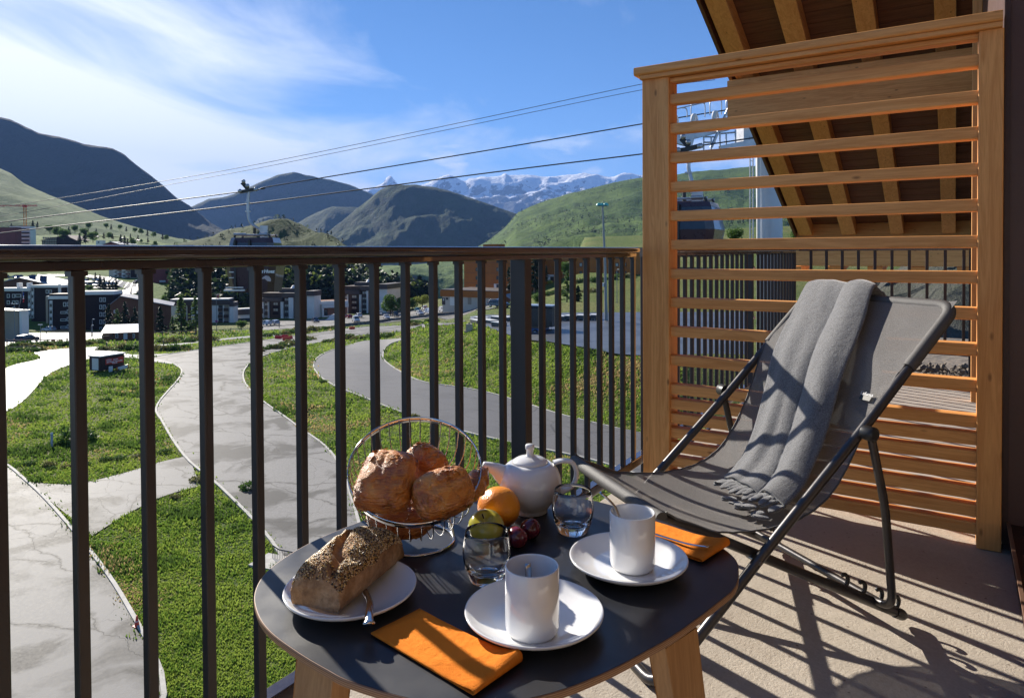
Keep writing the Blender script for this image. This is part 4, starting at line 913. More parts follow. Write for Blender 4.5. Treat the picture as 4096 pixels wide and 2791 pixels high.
def asphalt_mat(name, c1, c2, rough, patch=.5, crack=1.0, puddle=0.):
    t = NT(name); c = t.coords(rnd=False)
    w = t.N('ShaderNodeVectorMath', {0: c, 1: t.N('ShaderNodeVectorMath', {0: t.noise(c, .35, 4, .6, out='Color'), 1: (2.2, 2.2, 0)}, operation='MULTIPLY').outputs[0]}, operation='ADD').outputs[0]
    sl = t.N('ShaderNodeMapping', {0: w, 'Rotation': (0, 0, .45), 'Scale': (.30, .105, 1)}).outputs[0]
    seam = t.N('ShaderNodeTexVoronoi', {0: sl, 'Scale': 1.0, 'Randomness': .55}, feature='DISTANCE_TO_EDGE').outputs['Distance']
    crk = t.N('ShaderNodeTexVoronoi', {0: w, 'Scale': .42}, feature='DISTANCE_TO_EDGE').outputs['Distance']
    dry = t.noise(w, .22, 6, .55, .6); fine = t.noise(c, 9, 3, .7); g = t.noise(c, 60, 2, .6)
    wet = t.math('MULTIPLY', t.ramp(dry, [(.40, 1.), (.50, 0.)]), patch)
    # damp rims follow the seams
    damp = t.math('MAXIMUM', wet, t.math('MULTIPLY', t.ramp(t.math('ADD', seam, t.math('MULTIPLY', t.noise(c, 1.3, 4), .10)), [(.045, 1.), (.085, 0.)]), patch * .9), True)
    col = t.mix(t.ramp(fine, [(.35, 0.), (.7, 1.)]), c1, c2)
    col = t.mix(t.ramp(g, [(.3, .25), (.6, 0.)]), col, tuple(x * .5 for x in c1))
    dcol = tuple(x * .36 for x in c1)
    col = t.mix(damp, col, dcol)
    ck = t.math('MAXIMUM', t.ramp(seam, [(.002, .8), (.006, 0.)]), t.math('MULTIPLY', t.ramp(crk, [(.002, .8), (.007, 0.)]), t.ramp(t.noise(c, .12, 3), [(.45, 0.), (.6, 1.)])))
    col = t.mix(t.math('MULTIPLY', ck, crack), col, (.035, .034, .032))
    t.set(col=col, rough=t.math('ADD', rough, t.math('MULTIPLY', t.math('SUBTRACT', fine, .5), .2), True), spec=(.5 if rough < .5 else .12), nrm=t.bump(t.math('SUBTRACT', fine, t.math('MULTIPLY', ck, 3.)), .25, .01)); return t.m
ROADM = asphalt_mat('patched_asphalt', (.165, .158, .150), (.25, .242, .23), .66, 1.)
ROAD2 = asphalt_mat('worn_asphalt_lane', (.125, .12, .118), (.165, .160, .155), .60, .15, .8)
PARKM = asphalt_mat('damp_parking_asphalt', (.075, .082, .095), (.10, .108, .12), .42, .6, .7)
ROADL = asphalt_mat('sunstruck_wet_road', (.16, .16, .155), (.23, .23, .225), .52, .8)
KERBM = plain('pale_kerb_stone', (.40, .38, .34), .8, 0, .25, 3)
GRAVM = plain('gravel_soil', (.17, .14, .11), .95, 0, .4, 1.5, .8, 8, bdist=.05)

# --- terrain sheet
ds = list(np.concatenate([np.linspace(0, 40, 21), np.linspace(41.5, 140, 67), np.linspace(142, 250, 46), np.geomspace(256, 1400, 26)]))
tus = list(np.concatenate([np.linspace(-3.2, -.92, 20), np.linspace(-.90, .90, 181), np.linspace(.93, 3.2, 22)]))
gm = MB(); rows = []
for d in ds:
    row = []
    for t_ in tus:
        dd = max(d, 4.); x = fw0[0] * d + rt0[0] * t_ * dd; y = fw0[1] * d + rt0[1] * t_ * dd; z = ground(x, y)
        if d > 330: z -= (d - 330) * (.55 if -.40 < t_ < .02 else .06) if t_ < .1 else -(d - 330) * .02
        row.append((x, y, z))
    rows.append(row)
# skirt of ground behind the camera
gm.grid(rows); tag(obj('meadow_ground', gm, GRS), kind='structure')
gm = MB(); gm.add([(-400, -400, -14.3), (60, -400, -14.3), (60, 60, -14.3), (-400, 60, -14.3)], [(0, 1, 2, 3)]); 

def inside(poly, x, y):
    c = False; j = len(poly) - 1
    for i in range(len(poly)):
        xi, yi = poly[i]; xj, yj = poly[j]
        if (yi > y) != (yj > y) and x < (xj - xi) * (y - yi) / (yj - yi) + xi: c = not c
        j = i
    return c
POLYS = []
def pave(name, left, right, mat, lift=.06, kerb=None, n=10, across=10, smoothp=True, keep=True):
    """strip of paving between two edge lines given as frame pixels on the ground"""
    L = [on_ground(*p) for p in left]; Rr = [on_ground(*p) for p in right]
    if smoothp: L = crom(L, n); Rr = crom(Rr, n)
    def resample(P, m_):
        ln = [0]
        for a, b in zip(P, P[1:]): ln.append(ln[-1] + (Vector(b) - Vector(a)).length)
        out = []; k = 0
        for i in range(m_):
            s = ln[-1] * i / (m_ - 1)
            while k < len(P) - 2 and ln[k + 1] < s: k += 1
            q = (s - ln[k]) / max(ln[k + 1] - ln[k], 1e-6); out.append(Vector(P[k]).lerp(Vector(P[k + 1]), min(q, 1)))
        return out
    m_ = max(len(L), len(Rr), 60); L = resample(L, m_); Rr = resample(Rr, m_)
    mb = MB(); rows = []
    for a, b in zip(L, Rr):
        row = []
        for j in range(across + 1):
            p = a.lerp(b, j / across); row.append((p.x, p.y, max(ground(p.x, p.y), ground(p.x + .7, p.y), ground(p.x, p.y + .7)) + lift))
        rows.append(row)
    mb.grid(rows); o = tag(obj(name, mb, mat), kind='structure')
    if keep: POLYS.append([(p.x, p.y) for p in L] + [(p.x, p.y) for p in Rr[::-1]])
    for side in (kerb or ()):
        P = L if side == 'L' else Rr; mb = MB(); 
        for a, b in zip(P, P[1:]):
            if (b - a).length < .05: continue
            w = .17; dd = (b - a).normalized(); nn = Vector((-dd.y, dd.x, 0)) * w / 2; za = ground(a.x, a.y) + lift; zb = ground(b.x, b.y) + lift
            mb.add([(a.x - nn.x, a.y - nn.y, za - .1), (a.x + nn.x, a.y + nn.y, za - .1), (b.x + nn.x, b.y + nn.y, zb - .1), (b.x - nn.x, b.y - nn.y, zb - .1),
                    (a.x - nn.x, a.y - nn.y, za + .07), (a.x + nn.x, a.y + nn.y, za + .07), (b.x + nn.x, b.y + nn.y, zb + .07), (b.x - nn.x, b.y - nn.y, zb + .07)],
                   [(4, 5, 6, 7), (0, 4, 7, 3), (1, 2, 6, 5)])
        tag(obj('kerb', mb, KERBM), kind='structure')
    return o
# main road: runs up from the lower right past the junction
pave('road', [(620, 2900), (655, 2730), (540, 2480), (370, 2220), (110, 1930), (-120, 1790), (-700, 1560)], [(-1500, 2900), (-1700, 2500), (-1700, 2300), (-1700, 2100), (-1700, 1900), (-1700, 1800), (-1700, 1700)], ROADM, .05, ('L',))
pave('road', [(1500, 2330), (1345, 1840), (1180, 1700), (1030, 1590), (975, 1520), (985, 1470), (1040, 1430), (1200, 1385), (1420, 1345), (1620, 1322), (1700, 1312)],
     [(1210, 2400), (1080, 2160), (880, 1950), (740, 1830), (650, 1690), (630, 1620), (725, 1500), (700, 1462), (600, 1434), (900, 1383), (1250, 1335), (1500, 1306), (1700, 1296)][:11] + [(1500, 1306), (1700, 1296)], ROADM, .06, ('L', 'R'))
pave('road', [(370, 2145), (480, 2075), (600, 2010), (690, 1975), (800, 1945)], [(110, 1930), (290, 1938), (480, 1898), (640, 1850), (755, 1825)], ROADM, .055, None, smoothp=True)
pave('road', [(-300, 1700), (40, 1640), (200, 1495), (330, 1445), (460, 1425), (640, 1440), (740, 1470)], [(-500, 1650), (-60, 1560), (30, 1470), (160, 1435), (140, 1408), (270, 1395), (390, 1388)], ROADL, .065, None)
pave('road', [(380, 1440), (480, 1428), (600, 1424), (720, 1432), (900, 1440)], [(380, 1416), (480, 1419), (600, 1418), (720, 1412), (900, 1395)], ROADL, .058, None)
pave('road', [(2700, 1960), (2430, 1860), (2130, 1790), (1900, 1740), (1620, 1655), (1440, 1585), (1330, 1540), (1265, 1490), (1262, 1440), (1335, 1400), (1460, 1365), (1600, 1357)],
     [(2800, 1790), (2560, 1735), (2260, 1665), (2060, 1602), (1880, 1557), (1700, 1530), (1600, 1487), (1540, 1445), (1532, 1420), (1540, 1395), (1570, 1375), (1620, 1362)], ROAD2, .06, ('R', 'L'))
pave('parking_lot', [(1885, 1288), (2000, 1330), (2150, 1372), (2350, 1398), (2560, 1425), (3000, 1470)], [(1880, 1270), (2000, 1262), (2150, 1258), (2350, 1252), (2560, 1250), (3000, 1250)], PARKM, .06, None)
pave('car_park', [(-60, 1390), (250, 1374), (400, 1356), (600, 1345)], [(-60, 1336), (250, 1330), (400, 1326), (600, 1322)], ROADL, .08, None)
pave('car_park', [(1000, 1326), (1200, 1312), (1400, 1300), (1560, 1290), (1700, 1275), (1820, 1262), (1960, 1240), (2050, 1215)], [(1000, 1288), (1200, 1282), (1400, 1268), (1560, 1250), (1700, 1238), (1820, 1222), (1960, 1200), (2050, 1170)], ROADM, .08, None)
pave('path', [(500, 1396), (700, 1382), (850, 1366), (1000, 1352), (1150, 1346)], [(500, 1390), (700, 1376), (850, 1359), (1000, 1344), (1150, 1337)], ROADL, .07, None)
pave('path', [(1530, 1330), (1620, 1318), (1740, 1302), (1860, 1290)], [(1530, 1322), (1620, 1308), (1740, 1294), (1860, 1284)], ROADM, .07, None)

# --- grass blades, as one mass
def on_paving(x, y):
    return any(inside(P, x, y) for P in POLYS)
def fnoise(x, y, s): return mnoise.noise(Vector((x * s, y * s, 3.3)))
rng = np.random.RandomState(11)
def grass_mass():
    # candidate spots spread evenly over the picture below the horizon, so near ground gets fewer, larger blades per metre
    N_ = 300000; us = rng.uniform(-150, 2750, N_); vs_ = 1290 + (2791 - 1290) * rng.uniform(0, 1, N_) ** 1.25
    tri = []; colr = []; cache = {}
    P = on_groundv(us, vs_)
    D = P @ fw0
    ok = np.ones(N_, bool)
    # even-odd test against each paving outline, vectorised; the border is ragged
    x, y = P[:, 0] + rng.normal(size=N_) * .22, P[:, 1] + rng.normal(size=N_) * .22
    for poly in POLYS:
        q = np.array(poly); c = np.zeros(N_, bool); j = len(q) - 1
        for i in range(len(q)):
            cond = ((q[i, 1] > y) != (q[j, 1] > y)); xx = (q[j, 0] - q[i, 0]) * (y - q[i, 1]) / (q[j, 1] - q[i, 1] + 1e-12) + q[i, 0]; c ^= cond & (x < xx); j = i
        ok &= ~c
    ok &= (D < 200) & (D > 9)
    P = P[ok]; D = D[ok]; n = len(P)
    # clumpiness
    cl = np.array([fnoise(px, py, .5) * .6 + fnoise(px, py, 1.7) * .5 for px, py in P[:, :2]])
    cl2 = np.array([fnoise(px, py, .22) + .6 * fnoise(px + 9, py, .9) for px, py in P[:, :2]])
    hgt = (.06 + .0016 * D) * (.6 + 1.1 * np.clip(cl + .25, 0, 1.2) + 1.5 * np.clip(cl2 - .12, 0, .8)) * rng.uniform(.5, 1.4, n); wid = (.020 + .0015 * D) * rng.uniform(.5, 1.3, n)
    an = rng.uniform(0, 2 * math.pi, n); lean = rng.uniform(-.6, .6, (n, 2)) * hgt[:, None]
    zg = P[:, 2]
    V = np.zeros((n, 3, 3)); V[:, 0, 0] = P[:, 0] - np.cos(an) * wid; V[:, 0, 1] = P[:, 1] - np.sin(an) * wid; V[:, 0, 2] = zg - .02
    V[:, 1, 0] = P[:, 0] + np.cos(an) * wid; V[:, 1, 1] = P[:, 1] + np.sin(an) * wid; V[:, 1, 2] = zg - .02
    V[:, 2, 0] = P[:, 0] + lean[:, 0]; V[:, 2, 1] = P[:, 1] + lean[:, 1]; V[:, 2, 2] = zg + hgt
    dry = np.array([fnoise(px + 50, py, .09) + .5 * fnoise(px, py + 9, .4) for px, py in P[:, :2]]) + rng.uniform(-.35, .35, n)
    mi = np.where(dry > .52, 2, np.where(cl2 + rng.uniform(-.25, .25, n) > .36, 3, np.where(rng.uniform(0, 1, n) < .48 - .9 * cl2, 1, 0)))
    me = bpy.data.meshes.new('grass'); me.vertices.add(n * 3); me.vertices.foreach_set('co', V.reshape(-1)); me.loops.add(n * 3); me.loops.foreach_set('vertex_index', np.arange(n * 3, dtype=np.int32))
    me.polygons.add(n); me.polygons.foreach_set('loop_start', np.arange(0, n * 3, 3, dtype=np.int32)); 
    for c_, nm in (((.095, .160, .022), 'fresh_grass_blade'), ((.18, .24, .038), 'bright_grass_blade'), ((.30, .225, .10), 'dry_grass_blade'), ((.055, .095, .018), 'dark_clump_blade')):
        t = NT(nm); t.set(col=c_, rough=.6, spec=.3); tl = t.N('ShaderNodeBsdfTranslucent', {'Color': tuple(min(1, q * 1.5) for q in c_) + (1,)}); mx_ = t.N('ShaderNodeMixShader', {0: .45, 1: t.b.outputs[0], 2: tl.outputs[0]}); t.l.new(mx_.outputs[0], t.n['Material Output'].inputs[0]); me.materials.append(t.m)
    me.polygons.foreach_set('material_index', mi.astype(np.int32)); me.update(calc_edges=True); me.validate()
    tag(link('grass', me), 'long alpine grass growing on the banks between the roads', 'grass', kind='stuff')
grass_mass()

# ================================================================ HILLS AND MOUNTAINS
def hill_mat(name, low, high, rock, rockamt=.3, shrub=(.018, .035, .014), shrubamt=.5, s=.01, snow=None, snowz=0, rough=.95, bumpd=8.):
    t = NT(name); c = t.coords(rnd=False); n1_ = t.noise(c, s, 7, .62); n2_ = t.noise(c, s * 6, 6, .65); n3_ = t.noise(c, s * 30, 4, .6)
    st = t.noise(t.coords((1, 1, .35), False), s * 9, 5, .6)
    col = t.mix(t.ramp(n1_, [(.35, 0.), (.65, 1.)]), low, high)
    sh = t.math('MULTIPLY', t.ramp(t.math('ADD', t.math('MULTIPLY', n2_, .6), t.math('MULTIPLY', n3_, .4)), [(.44, 0.), (.60, 1.)]), t.math('MULTIPLY', t.ramp(n1_, [(.30, 1.), (.70, .25)]), shrubamt))
    col = t.mix(sh, col, shrub)
    g = t.N('ShaderNodeNewGeometry'); nz = t.N('ShaderNodeSeparateXYZ', {0: g.outputs['Normal']}).outputs[2]
    steep = t.ramp(t.math('ADD', nz, t.math('MULTIPLY', t.math('SUBTRACT', st, .5), .5)), [(.22 + rockamt * .3, 1.), (.62 + rockamt * .3, 0.)])
    col = t.mix(t.math('MULTIPLY', steep, min(1, rockamt * 2.2)), col, t.mix(n3_, tuple(x * .7 for x in rock), tuple(min(1, x * 1.3) for x in rock)))
    if snow:
        z = t.N('ShaderNodeSeparateXYZ', {0: g.outputs['Position']}).outputs[2]
        k = t.math('ADD', t.math('DIVIDE', t.math('SUBTRACT', z, snowz), snow), t.math('ADD', t.math('MULTIPLY', t.math('SUBTRACT', n2_, .5), 2.6), t.math('MULTIPLY', t.math('SUBTRACT', nz, .62), 2.2)))
        col = t.mix(t.ramp(k, [(.40, 0.), (.52, 1.)]), col, (.86, .87, .90))
    t.set(col=col, rough=rough, spec=.1, nrm=t.bump(t.math('ADD', n2_, t.math('MULTIPLY', n3_, .5)), .8, bumpd)); return t.m
def fbm(x, y, z, o=5):
    v = 0; a = 1; f = 1
    for _ in range(o): v += a * mnoise.noise(Vector((x * f, y * f, z * f + 5.5))); a *= .5; f *= 2.03
    return v
def ridged(x, y, z, o=5):
    v = 0; a = 1; f = 1
    for _ in range(o): v += a * (1 - 2.2 * abs(mnoise.noise(Vector((x * f, y * f, z * f + 2.5))))); a *= .5; f *= 2.1
    return v * .5
def loft(name, rws, mat, nu=220, sub=14, amp=10., fr=.01, crest=None, stretch=1.0, keepcrest=.35, kind='structure', sharp=.5, gully=0., seed=0.):
    """surface through rows of (u, v, depth) lines, near row first; the crest row keeps its outline"""
    us = np.linspace(max(r[0][0] for r in rws), min(r[-1][0] for r in rws), nu)
    G = [[at_d(u, interp([p[0] for p in r], [p[1] for p in r], u), interp([p[0] for p in r], [p[2] for p in r], u)) for u in us] for r in rws]
    out = []; K = len(G) - 1; ci = len(rws) - 2 if crest is None else crest
    for k in range(K):
        for s in range(sub):
            t = s / sub; row = []
            for i in range(nu):
                g = lambda q: G[min(max(q, 0), K)][i]
                a, b, c, d = g(k - 1), g(k), g(k + 1), g(k + 2)
                p = b * (1 - t) + c * t if k + 1 > ci else .5 * ((2 * b) + (c - a) * t + (2 * a - 5 * b + 4 * c - d) * t * t + (3 * b - a - 3 * c + d) * t ** 3)
                dist = abs(k + t - ci); w = keepcrest + (1 - keepcrest) * min(1, dist / .8)
                n_ = sharp * ridged(p[0] * fr, p[1] * fr, seed) + (1 - sharp) * fbm(p[0] * fr, p[1] * fr, seed)
                if gully: n_ += gully * .45 * ridged(us[i] * .008 + (k + t) * .45, (k + t) * .35, seed + 4, 3) * math.sin(math.pi * min(1, max(0, (k + t) / max(ci, 1))))
                row.append((p[0], p[1], p[2] + amp * w * n_ * (.35 if k + t < .3 else 1)))
            out.append(row)
    out.append([tuple(p) for p in G[K]]); mb = MB(); mb.grid(out); o = tag(obj(name, mb, mat), kind=kind); return o, out
MT = lambda pts, D: [(u, v, D) for u, v in pts]
# snow range
snow = [(1200, 850), (1330, 830), (1454, 778), (1500, 762), (1534, 742), (1545, 724), (1556, 716), (1567, 722), (1580, 738), (1596, 756), (1640, 772), (1690, 757), (1720, 745), (1747, 728), (1775, 719), (1795, 716), (1815, 724), (1847, 745), (1862, 750), (1875, 737), (1900, 736), (1923, 729), (1960, 733), (1990, 726), (2005, 722), (2021, 710), (2034, 722), (2090, 721), (2160, 724), (2230, 718), (2288, 716), (2387, 722), (2440, 730), (2466, 727), (2500, 720), (2530, 718), (2560, 726), (2700, 740), (2760, 735), (2900, 745), (3300, 760), (4200, 800)]
SNM = hill_mat('snow_and_rock', (.075, .085, .10), (.13, .13, .135), (.10, .105, .115), .7, s=.0009, snow=520., snowz=1180, bumpd=60.)
Ds = 15000
loft('snow_range', [[(1200, 1010, 11500), (4200, 1010, 11500)], [(1200, 930, 12800), (1700, 900, 12800), (2100, 880, 12600), (2400, 860, 12600), (4200, 900, 12800)], [(1200, 880, 14000), (1700, 830, 14000), (2100, 790, 13600), (2400, 770, 13700), (2700, 790, 14000), (4200, 840, 14000)], MT(snow, Ds), [(1200, 1000, 18500), (4200, 1000, 18500)]], SNM, 460, 16, 260., .0011, keepcrest=.10, sharp=.85, seed=2.)
# left-centre blue mountain
m5 = [(300, 900), (560, 880), (700, 850), (758, 835), (833, 805), (880, 801), (933, 793), (990, 770), (1056, 742), (1090, 728), (1113, 718), (1150, 712), (1175, 709), (1222, 722), (1270, 732), (1326, 739), (1397, 757), (1468, 785), (1520, 812), (1600, 850), (1700, 900), (1900, 960), (2100, 1010)]
HM5 = hill_mat('distant_green_mountain', (.030, .050, .022), (.050, .072, .028), (.09, .085, .08), .35, s=.0018, shrub=(.022, .036, .018), shrubamt=.6, bumpd=25.)
loft('distant_mountain', [[(300, 1120, 4950), (2100, 1130, 4950)], [(300, 1010, 5300), (900, 985, 5250), (1300, 930, 5150), (1500, 900, 5200), (2100, 1050, 5300)], [(300, 950, 5700), (900, 890, 5640), (1200, 820, 5620), (1500, 860, 5640), (2100, 1030, 5700)], MT(m5, 6000), [(300, 1050, 7500), (2100, 1080, 7500)]], HM5, 300, 16, 85., .0026, keepcrest=.08, sharp=.6, gully=.3)
# lower shoulder in front of it
sh_ = [(1050, 985), (1120, 950), (1180, 905), (1260, 862), (1330, 838), (1420, 835), (1520, 845), (1600, 880), (1700, 930)]
loft('mountain_shoulder', [[(1050, 1120, 4100), (1700, 1120, 4100)], [(1050, 1050, 4400), (1300, 960, 4300), (1700, 1020, 4400)], MT(sh_, 4800), [(1050, 1100, 5600), (1700, 1100, 5600)]], HM5, 160, 14, 60., .0035, keepcrest=.12, sharp=.6)
# centre mountain
m4 = [(1160, 1030), (1240, 990), (1302, 955), (1335, 930), (1373, 900), (1430, 846), (1465, 822), (1497, 797), (1525, 778), (1549, 763), (1562, 758), (1577, 755), (1600, 759), (1658, 759), (1729, 763), (1800, 779), (1871, 802), (1942, 826), (2000, 850), (2060, 868), (2150, 895), (2300, 950), (2500, 1010), (2700, 1050)]
HM4 = hill_mat('green_mountain', (.022, .042, .016), (.044, .070, .024), (.085, .082, .07), .38, s=.0032, shrub=(.015, .028, .012), shrubamt=.7, bumpd=16.)
loft('centre_mountain', [[(1160, 1150, 3050), (2700, 1150, 2900)], [(1160, 1090, 3250), (1450, 1000, 3220), (1750, 1000, 3080), (2000, 1000, 3100), (2700, 1100, 3150)], [(1160, 1060, 3500), (1450, 905, 3500), (1600, 850, 3420), (1800, 880, 3330), (2000, 920, 3380), (2700, 1075, 3500)], MT(m4, 3800), [(1160, 1080, 4600), (2700, 1100, 4600)]], HM4, 320, 18, 60., .0042, keepcrest=.07, sharp=.7, gully=.5, seed=1.)
# big dark mountain at the left
m6 = [(-900, 430), (-500, 440), (-200, 465), (0, 488), (43, 497), (95, 523), (151, 549), (237, 563), (300, 580), (331, 592), (379, 598), (450, 608), (497, 632), (544, 672), (580, 700), (620, 729), (660, 760), (705, 802), (757, 838), (805, 878), (852, 916), (900, 945), (980, 975), (1100, 1000)]
HM6 = hill_mat('dark_mountain', (.015, .024, .015), (.028, .036, .020), (.032, .031, .030), .3, s=.0022, shrub=(.022, .032, .016), shrubamt=.65, bumpd=18.)
loft('left_mountain', [[(-900, 1100, 2750), (1100, 1100, 2800)], [(-900, 850, 3000), (0, 800, 3000), (450, 850, 3020), (700, 930, 3080), (1100, 1020, 3100)], [(-900, 600, 3230), (0, 620, 3230), (450, 730, 3250), (700, 870, 3280), (1100, 1010, 3300)], MT(m6, 3500), [(-900, 700, 4300), (1100, 1100, 4300)]], HM6, 320, 16, 42., .0030, keepcrest=.06, sharp=.65, gully=.6, seed=3.)
m7 = [(-900, 480), (-400, 600), (-100, 655), (0, 681), (47, 703), (95, 741), (150, 768), (213, 793), (270, 815), (331, 840), (400, 868), (473, 892), (568, 920), (650, 945), (800, 975), (1000, 1000)]
HM7 = hill_mat('left_green_slope', (.075, .125, .030), (.120, .165, .045), (.10, .09, .07), .12, s=.006, shrub=(.035, .055, .02), shrubamt=.35, bumpd=6.)
loft('left_slope', [[(-900, 1000, 1050), (1000, 1060, 1100)], [(-900, 800, 1300), (0, 850, 1300), (400, 950, 1300), (1000, 1030, 1400)], MT(m7, 1800), [(-900, 800, 2600), (1000, 1060, 2600)]], HM7, 260, 18, 16., .006, keepcrest=.12, sharp=.4, gully=.35)
# right green mountain
m3 = [(1860, 1090), (1880, 1020), (1900, 997), (1960, 965), (2020, 922), (2071, 866), (2120, 843), (2200, 818), (2300, 792), (2400, 767), (2480, 748), (2560, 733), (2700, 720), (2790, 708), (2870, 703), (3000, 690), (3200, 680), (3600, 690), (4400, 700), (5200, 720)]
HM3 = hill_mat('near_green_mountain', (.060, .110, .024), (.105, .160, .036), (.12, .10, .075), .15, s=.0075, shrub=(.018, .036, .014), shrubamt=.95, bumpd=7.)
_, R3 = loft('right_mountain', [[(1860, 1150, 760), (2200, 1120, 620), (3000, 1100, 520), (5200, 1100, 500)], [(1860, 1130, 1100), (2050, 1040, 1050), (2300, 980, 1000), (2600, 960, 950), (3000, 960, 900), (5200, 950, 900)], [(1860, 1110, 1600), (2060, 960, 1500), (2300, 880, 1500), (2600, 840, 1500), (3000, 830, 1450), (5200, 850, 1400)], MT(m3, 2300), [(1860, 1100, 3200), (5200, 900, 3200)]], HM3, 300, 18, 26., .0075, keepcrest=.06, sharp=.5, gully=.35, seed=6.)
# sunlit alp and cliff down in the valley
ALPM = hill_mat('valley_alp', (.080, .135, .030), (.125, .180, .045), (.10, .10, .095), .45, s=.006, shrub=(.03, .05, .02), shrubamt=.5, bumpd=9.)
loft('valley_alp', [[(1480, 1290, 1300), (2060, 1290, 1300)], [(1480, 1180, 1380), (1640, 1150, 1380), (1780, 1140, 1400), (2060, 1150, 1400)], [(1480, 1110, 1420), (1640, 1095, 1420), (1780, 1100, 1500), (2060, 1130, 1500)], [(1480, 1070, 1800), (1640, 1062, 1800), (1780, 1050, 1800), (1900, 1045, 1800), (2060, 1040, 1800)], [(1480, 1120, 2200), (2060, 1120, 2200)]], ALPM, 160, 12, 14., .01, keepcrest=.2, sharp=.6)
# town slope at the left, rising from the dark blocks
TWM = hill_mat('town_meadow', (.075, .130, .024), (.120, .180, .036), (.10, .09, .07), .1, s=.02, shrub=(.03, .05, .015), shrubamt=.5, bumpd=1.5)
TWR = [[(-700, 1346, 196), (-100, 1342, 198), (300, 1332, 212), (560, 1316, 235), (700, 1302, 262)], [(-700, 1210, 262), (300, 1206, 270), (700, 1222, 285)], [(-700, 1120, 380), (300, 1112, 400), (560, 1108, 400), (700, 1132, 360)], [(-700, 1030, 540), (300, 1022, 560), (560, 1022, 560), (700, 1048, 520)],
       [(-700, 935, 880), (0, 940, 860), (200, 945, 860), (350, 938, 860), (500, 946, 840), (600, 962, 800), (700, 982, 740)], [(-700, 1000, 1100), (700, 1060, 1000)]]
_, TWG = loft('town_slope', TWR, TWM, 150, 14, 2.2, .02, keepcrest=.3, sharp=.2)
# wooded, rocky knoll in the middle
KNM = hill_mat('rocky_knoll', (.040, .062, .020), (.070, .095, .030), (.13, .12, .105), .42, s=.03, shrub=(.02, .035, .012), shrubamt=.75, bumpd=2.2)
KNR = [[(690, 1300, 255), (1000, 1286, 262), (1300, 1276, 290), (1500, 1264, 312), (1730, 1252, 332)], [(690, 1190, 320), (1000, 1172, 325), (1300, 1180, 335), (1500, 1205, 335), (1730, 1249, 336)], [(690, 1060, 440), (900, 1012, 500), (1200, 1002, 500), (1350, 1062, 430), (1500, 1132, 385), (1730, 1247, 342)],
       [(690, 985, 660), (760, 978, 650), (850, 962, 640), (880, 945, 630), (910, 933, 625), (950, 926, 620), (1000, 918, 610), (1040, 905, 600), (1080, 893, 600), (1110, 889, 600), (1150, 893, 600), (1200, 912, 590), (1245, 930, 575), (1290, 948, 560), (1330, 962, 540), (1370, 990, 520), (1450, 1057, 470), (1560, 1135, 420), (1650, 1202, 372), (1700, 1236, 350), (1730, 1246, 346)], [(690, 1080, 900), (1730, 1300, 600)]]
_, KNG = loft('rocky_knoll', KNR, KNM, 260, 16, 7., .022, keepcrest=.25, sharp=.7, seed=9.)
# ================================================================ TOWN: buildings
def vertical_boards(name, c1, c2, axis=2, width=.3):
    t = NT(name); c = t.coords((1, 1, 1)); s = [2.2, 2.2, 2.2]; s[axis] = .12
    a = t.noise(t.coords(tuple(s)), 2.0, 4, .65); b = t.noise(c, .35, 4, .6)
    t.set(col=t.mix(t.ramp(b, [(.3, 0.), (.7, .6)]), t.ramp(a, [(.3, c2), (.7, c1)]), c2), rough=.7, spec=.2); return t.m
DARKW = vertical_boards('dark_brown_cladding', (.040, .022, .020), (.022, .012, .012), 0)
OLDW = vertical_boards('weathered_brown_cladding', (.13, .080, .055), (.055, .036, .026), 2)
ORW = vertical_boards('orange_timber_cladding', (.46, .17, .035), (.33, .105, .022), 0)
REDW = plain('red_render', (.20, .045, .040), .8, 0, .15, .3)
WHW = plain('cream_render', (.74, .71, .65), .8, 0, .08, .3)
BEW = plain('beige_render', (.33, .27, .20), .8, 0, .1, .25)
CRW = plain('cream_plaster', (.55, .48, .39), .8, 0, .08, .3)
BAND = plain('dark_roof_band', (.060, .042, .036), .6, 0, .2, .6)
RMET = plain('pale_metal_roof', (.34, .34, .35), .5, .3, .1, .5)
RGREY = plain('grey_roof_sheet', (.20, .20, .22), .5, .1, .15, .4)
RBRN = plain('brown_roof_sheet', (.14, .065, .045), .6, 0, .15, .4)
WFRM = plain('white_window_frame', (.62, .62, .60), .6, 0, .03)
PANE = plain('dark_window_pane', (.05, .065, .075), .08, 0, .2, .3, spec=.8)
CURT = plain('curtained_pane', (.34, .36, .33), .3, 0, .2, .8)
PINKW = vertical_boards('pinkish_timber_panel', (.40, .20, .13), (.27, .12, .075), 0)
SOLAR = plain('solar_panel', (.03, .05, .10), .12, .2, .2, .6)

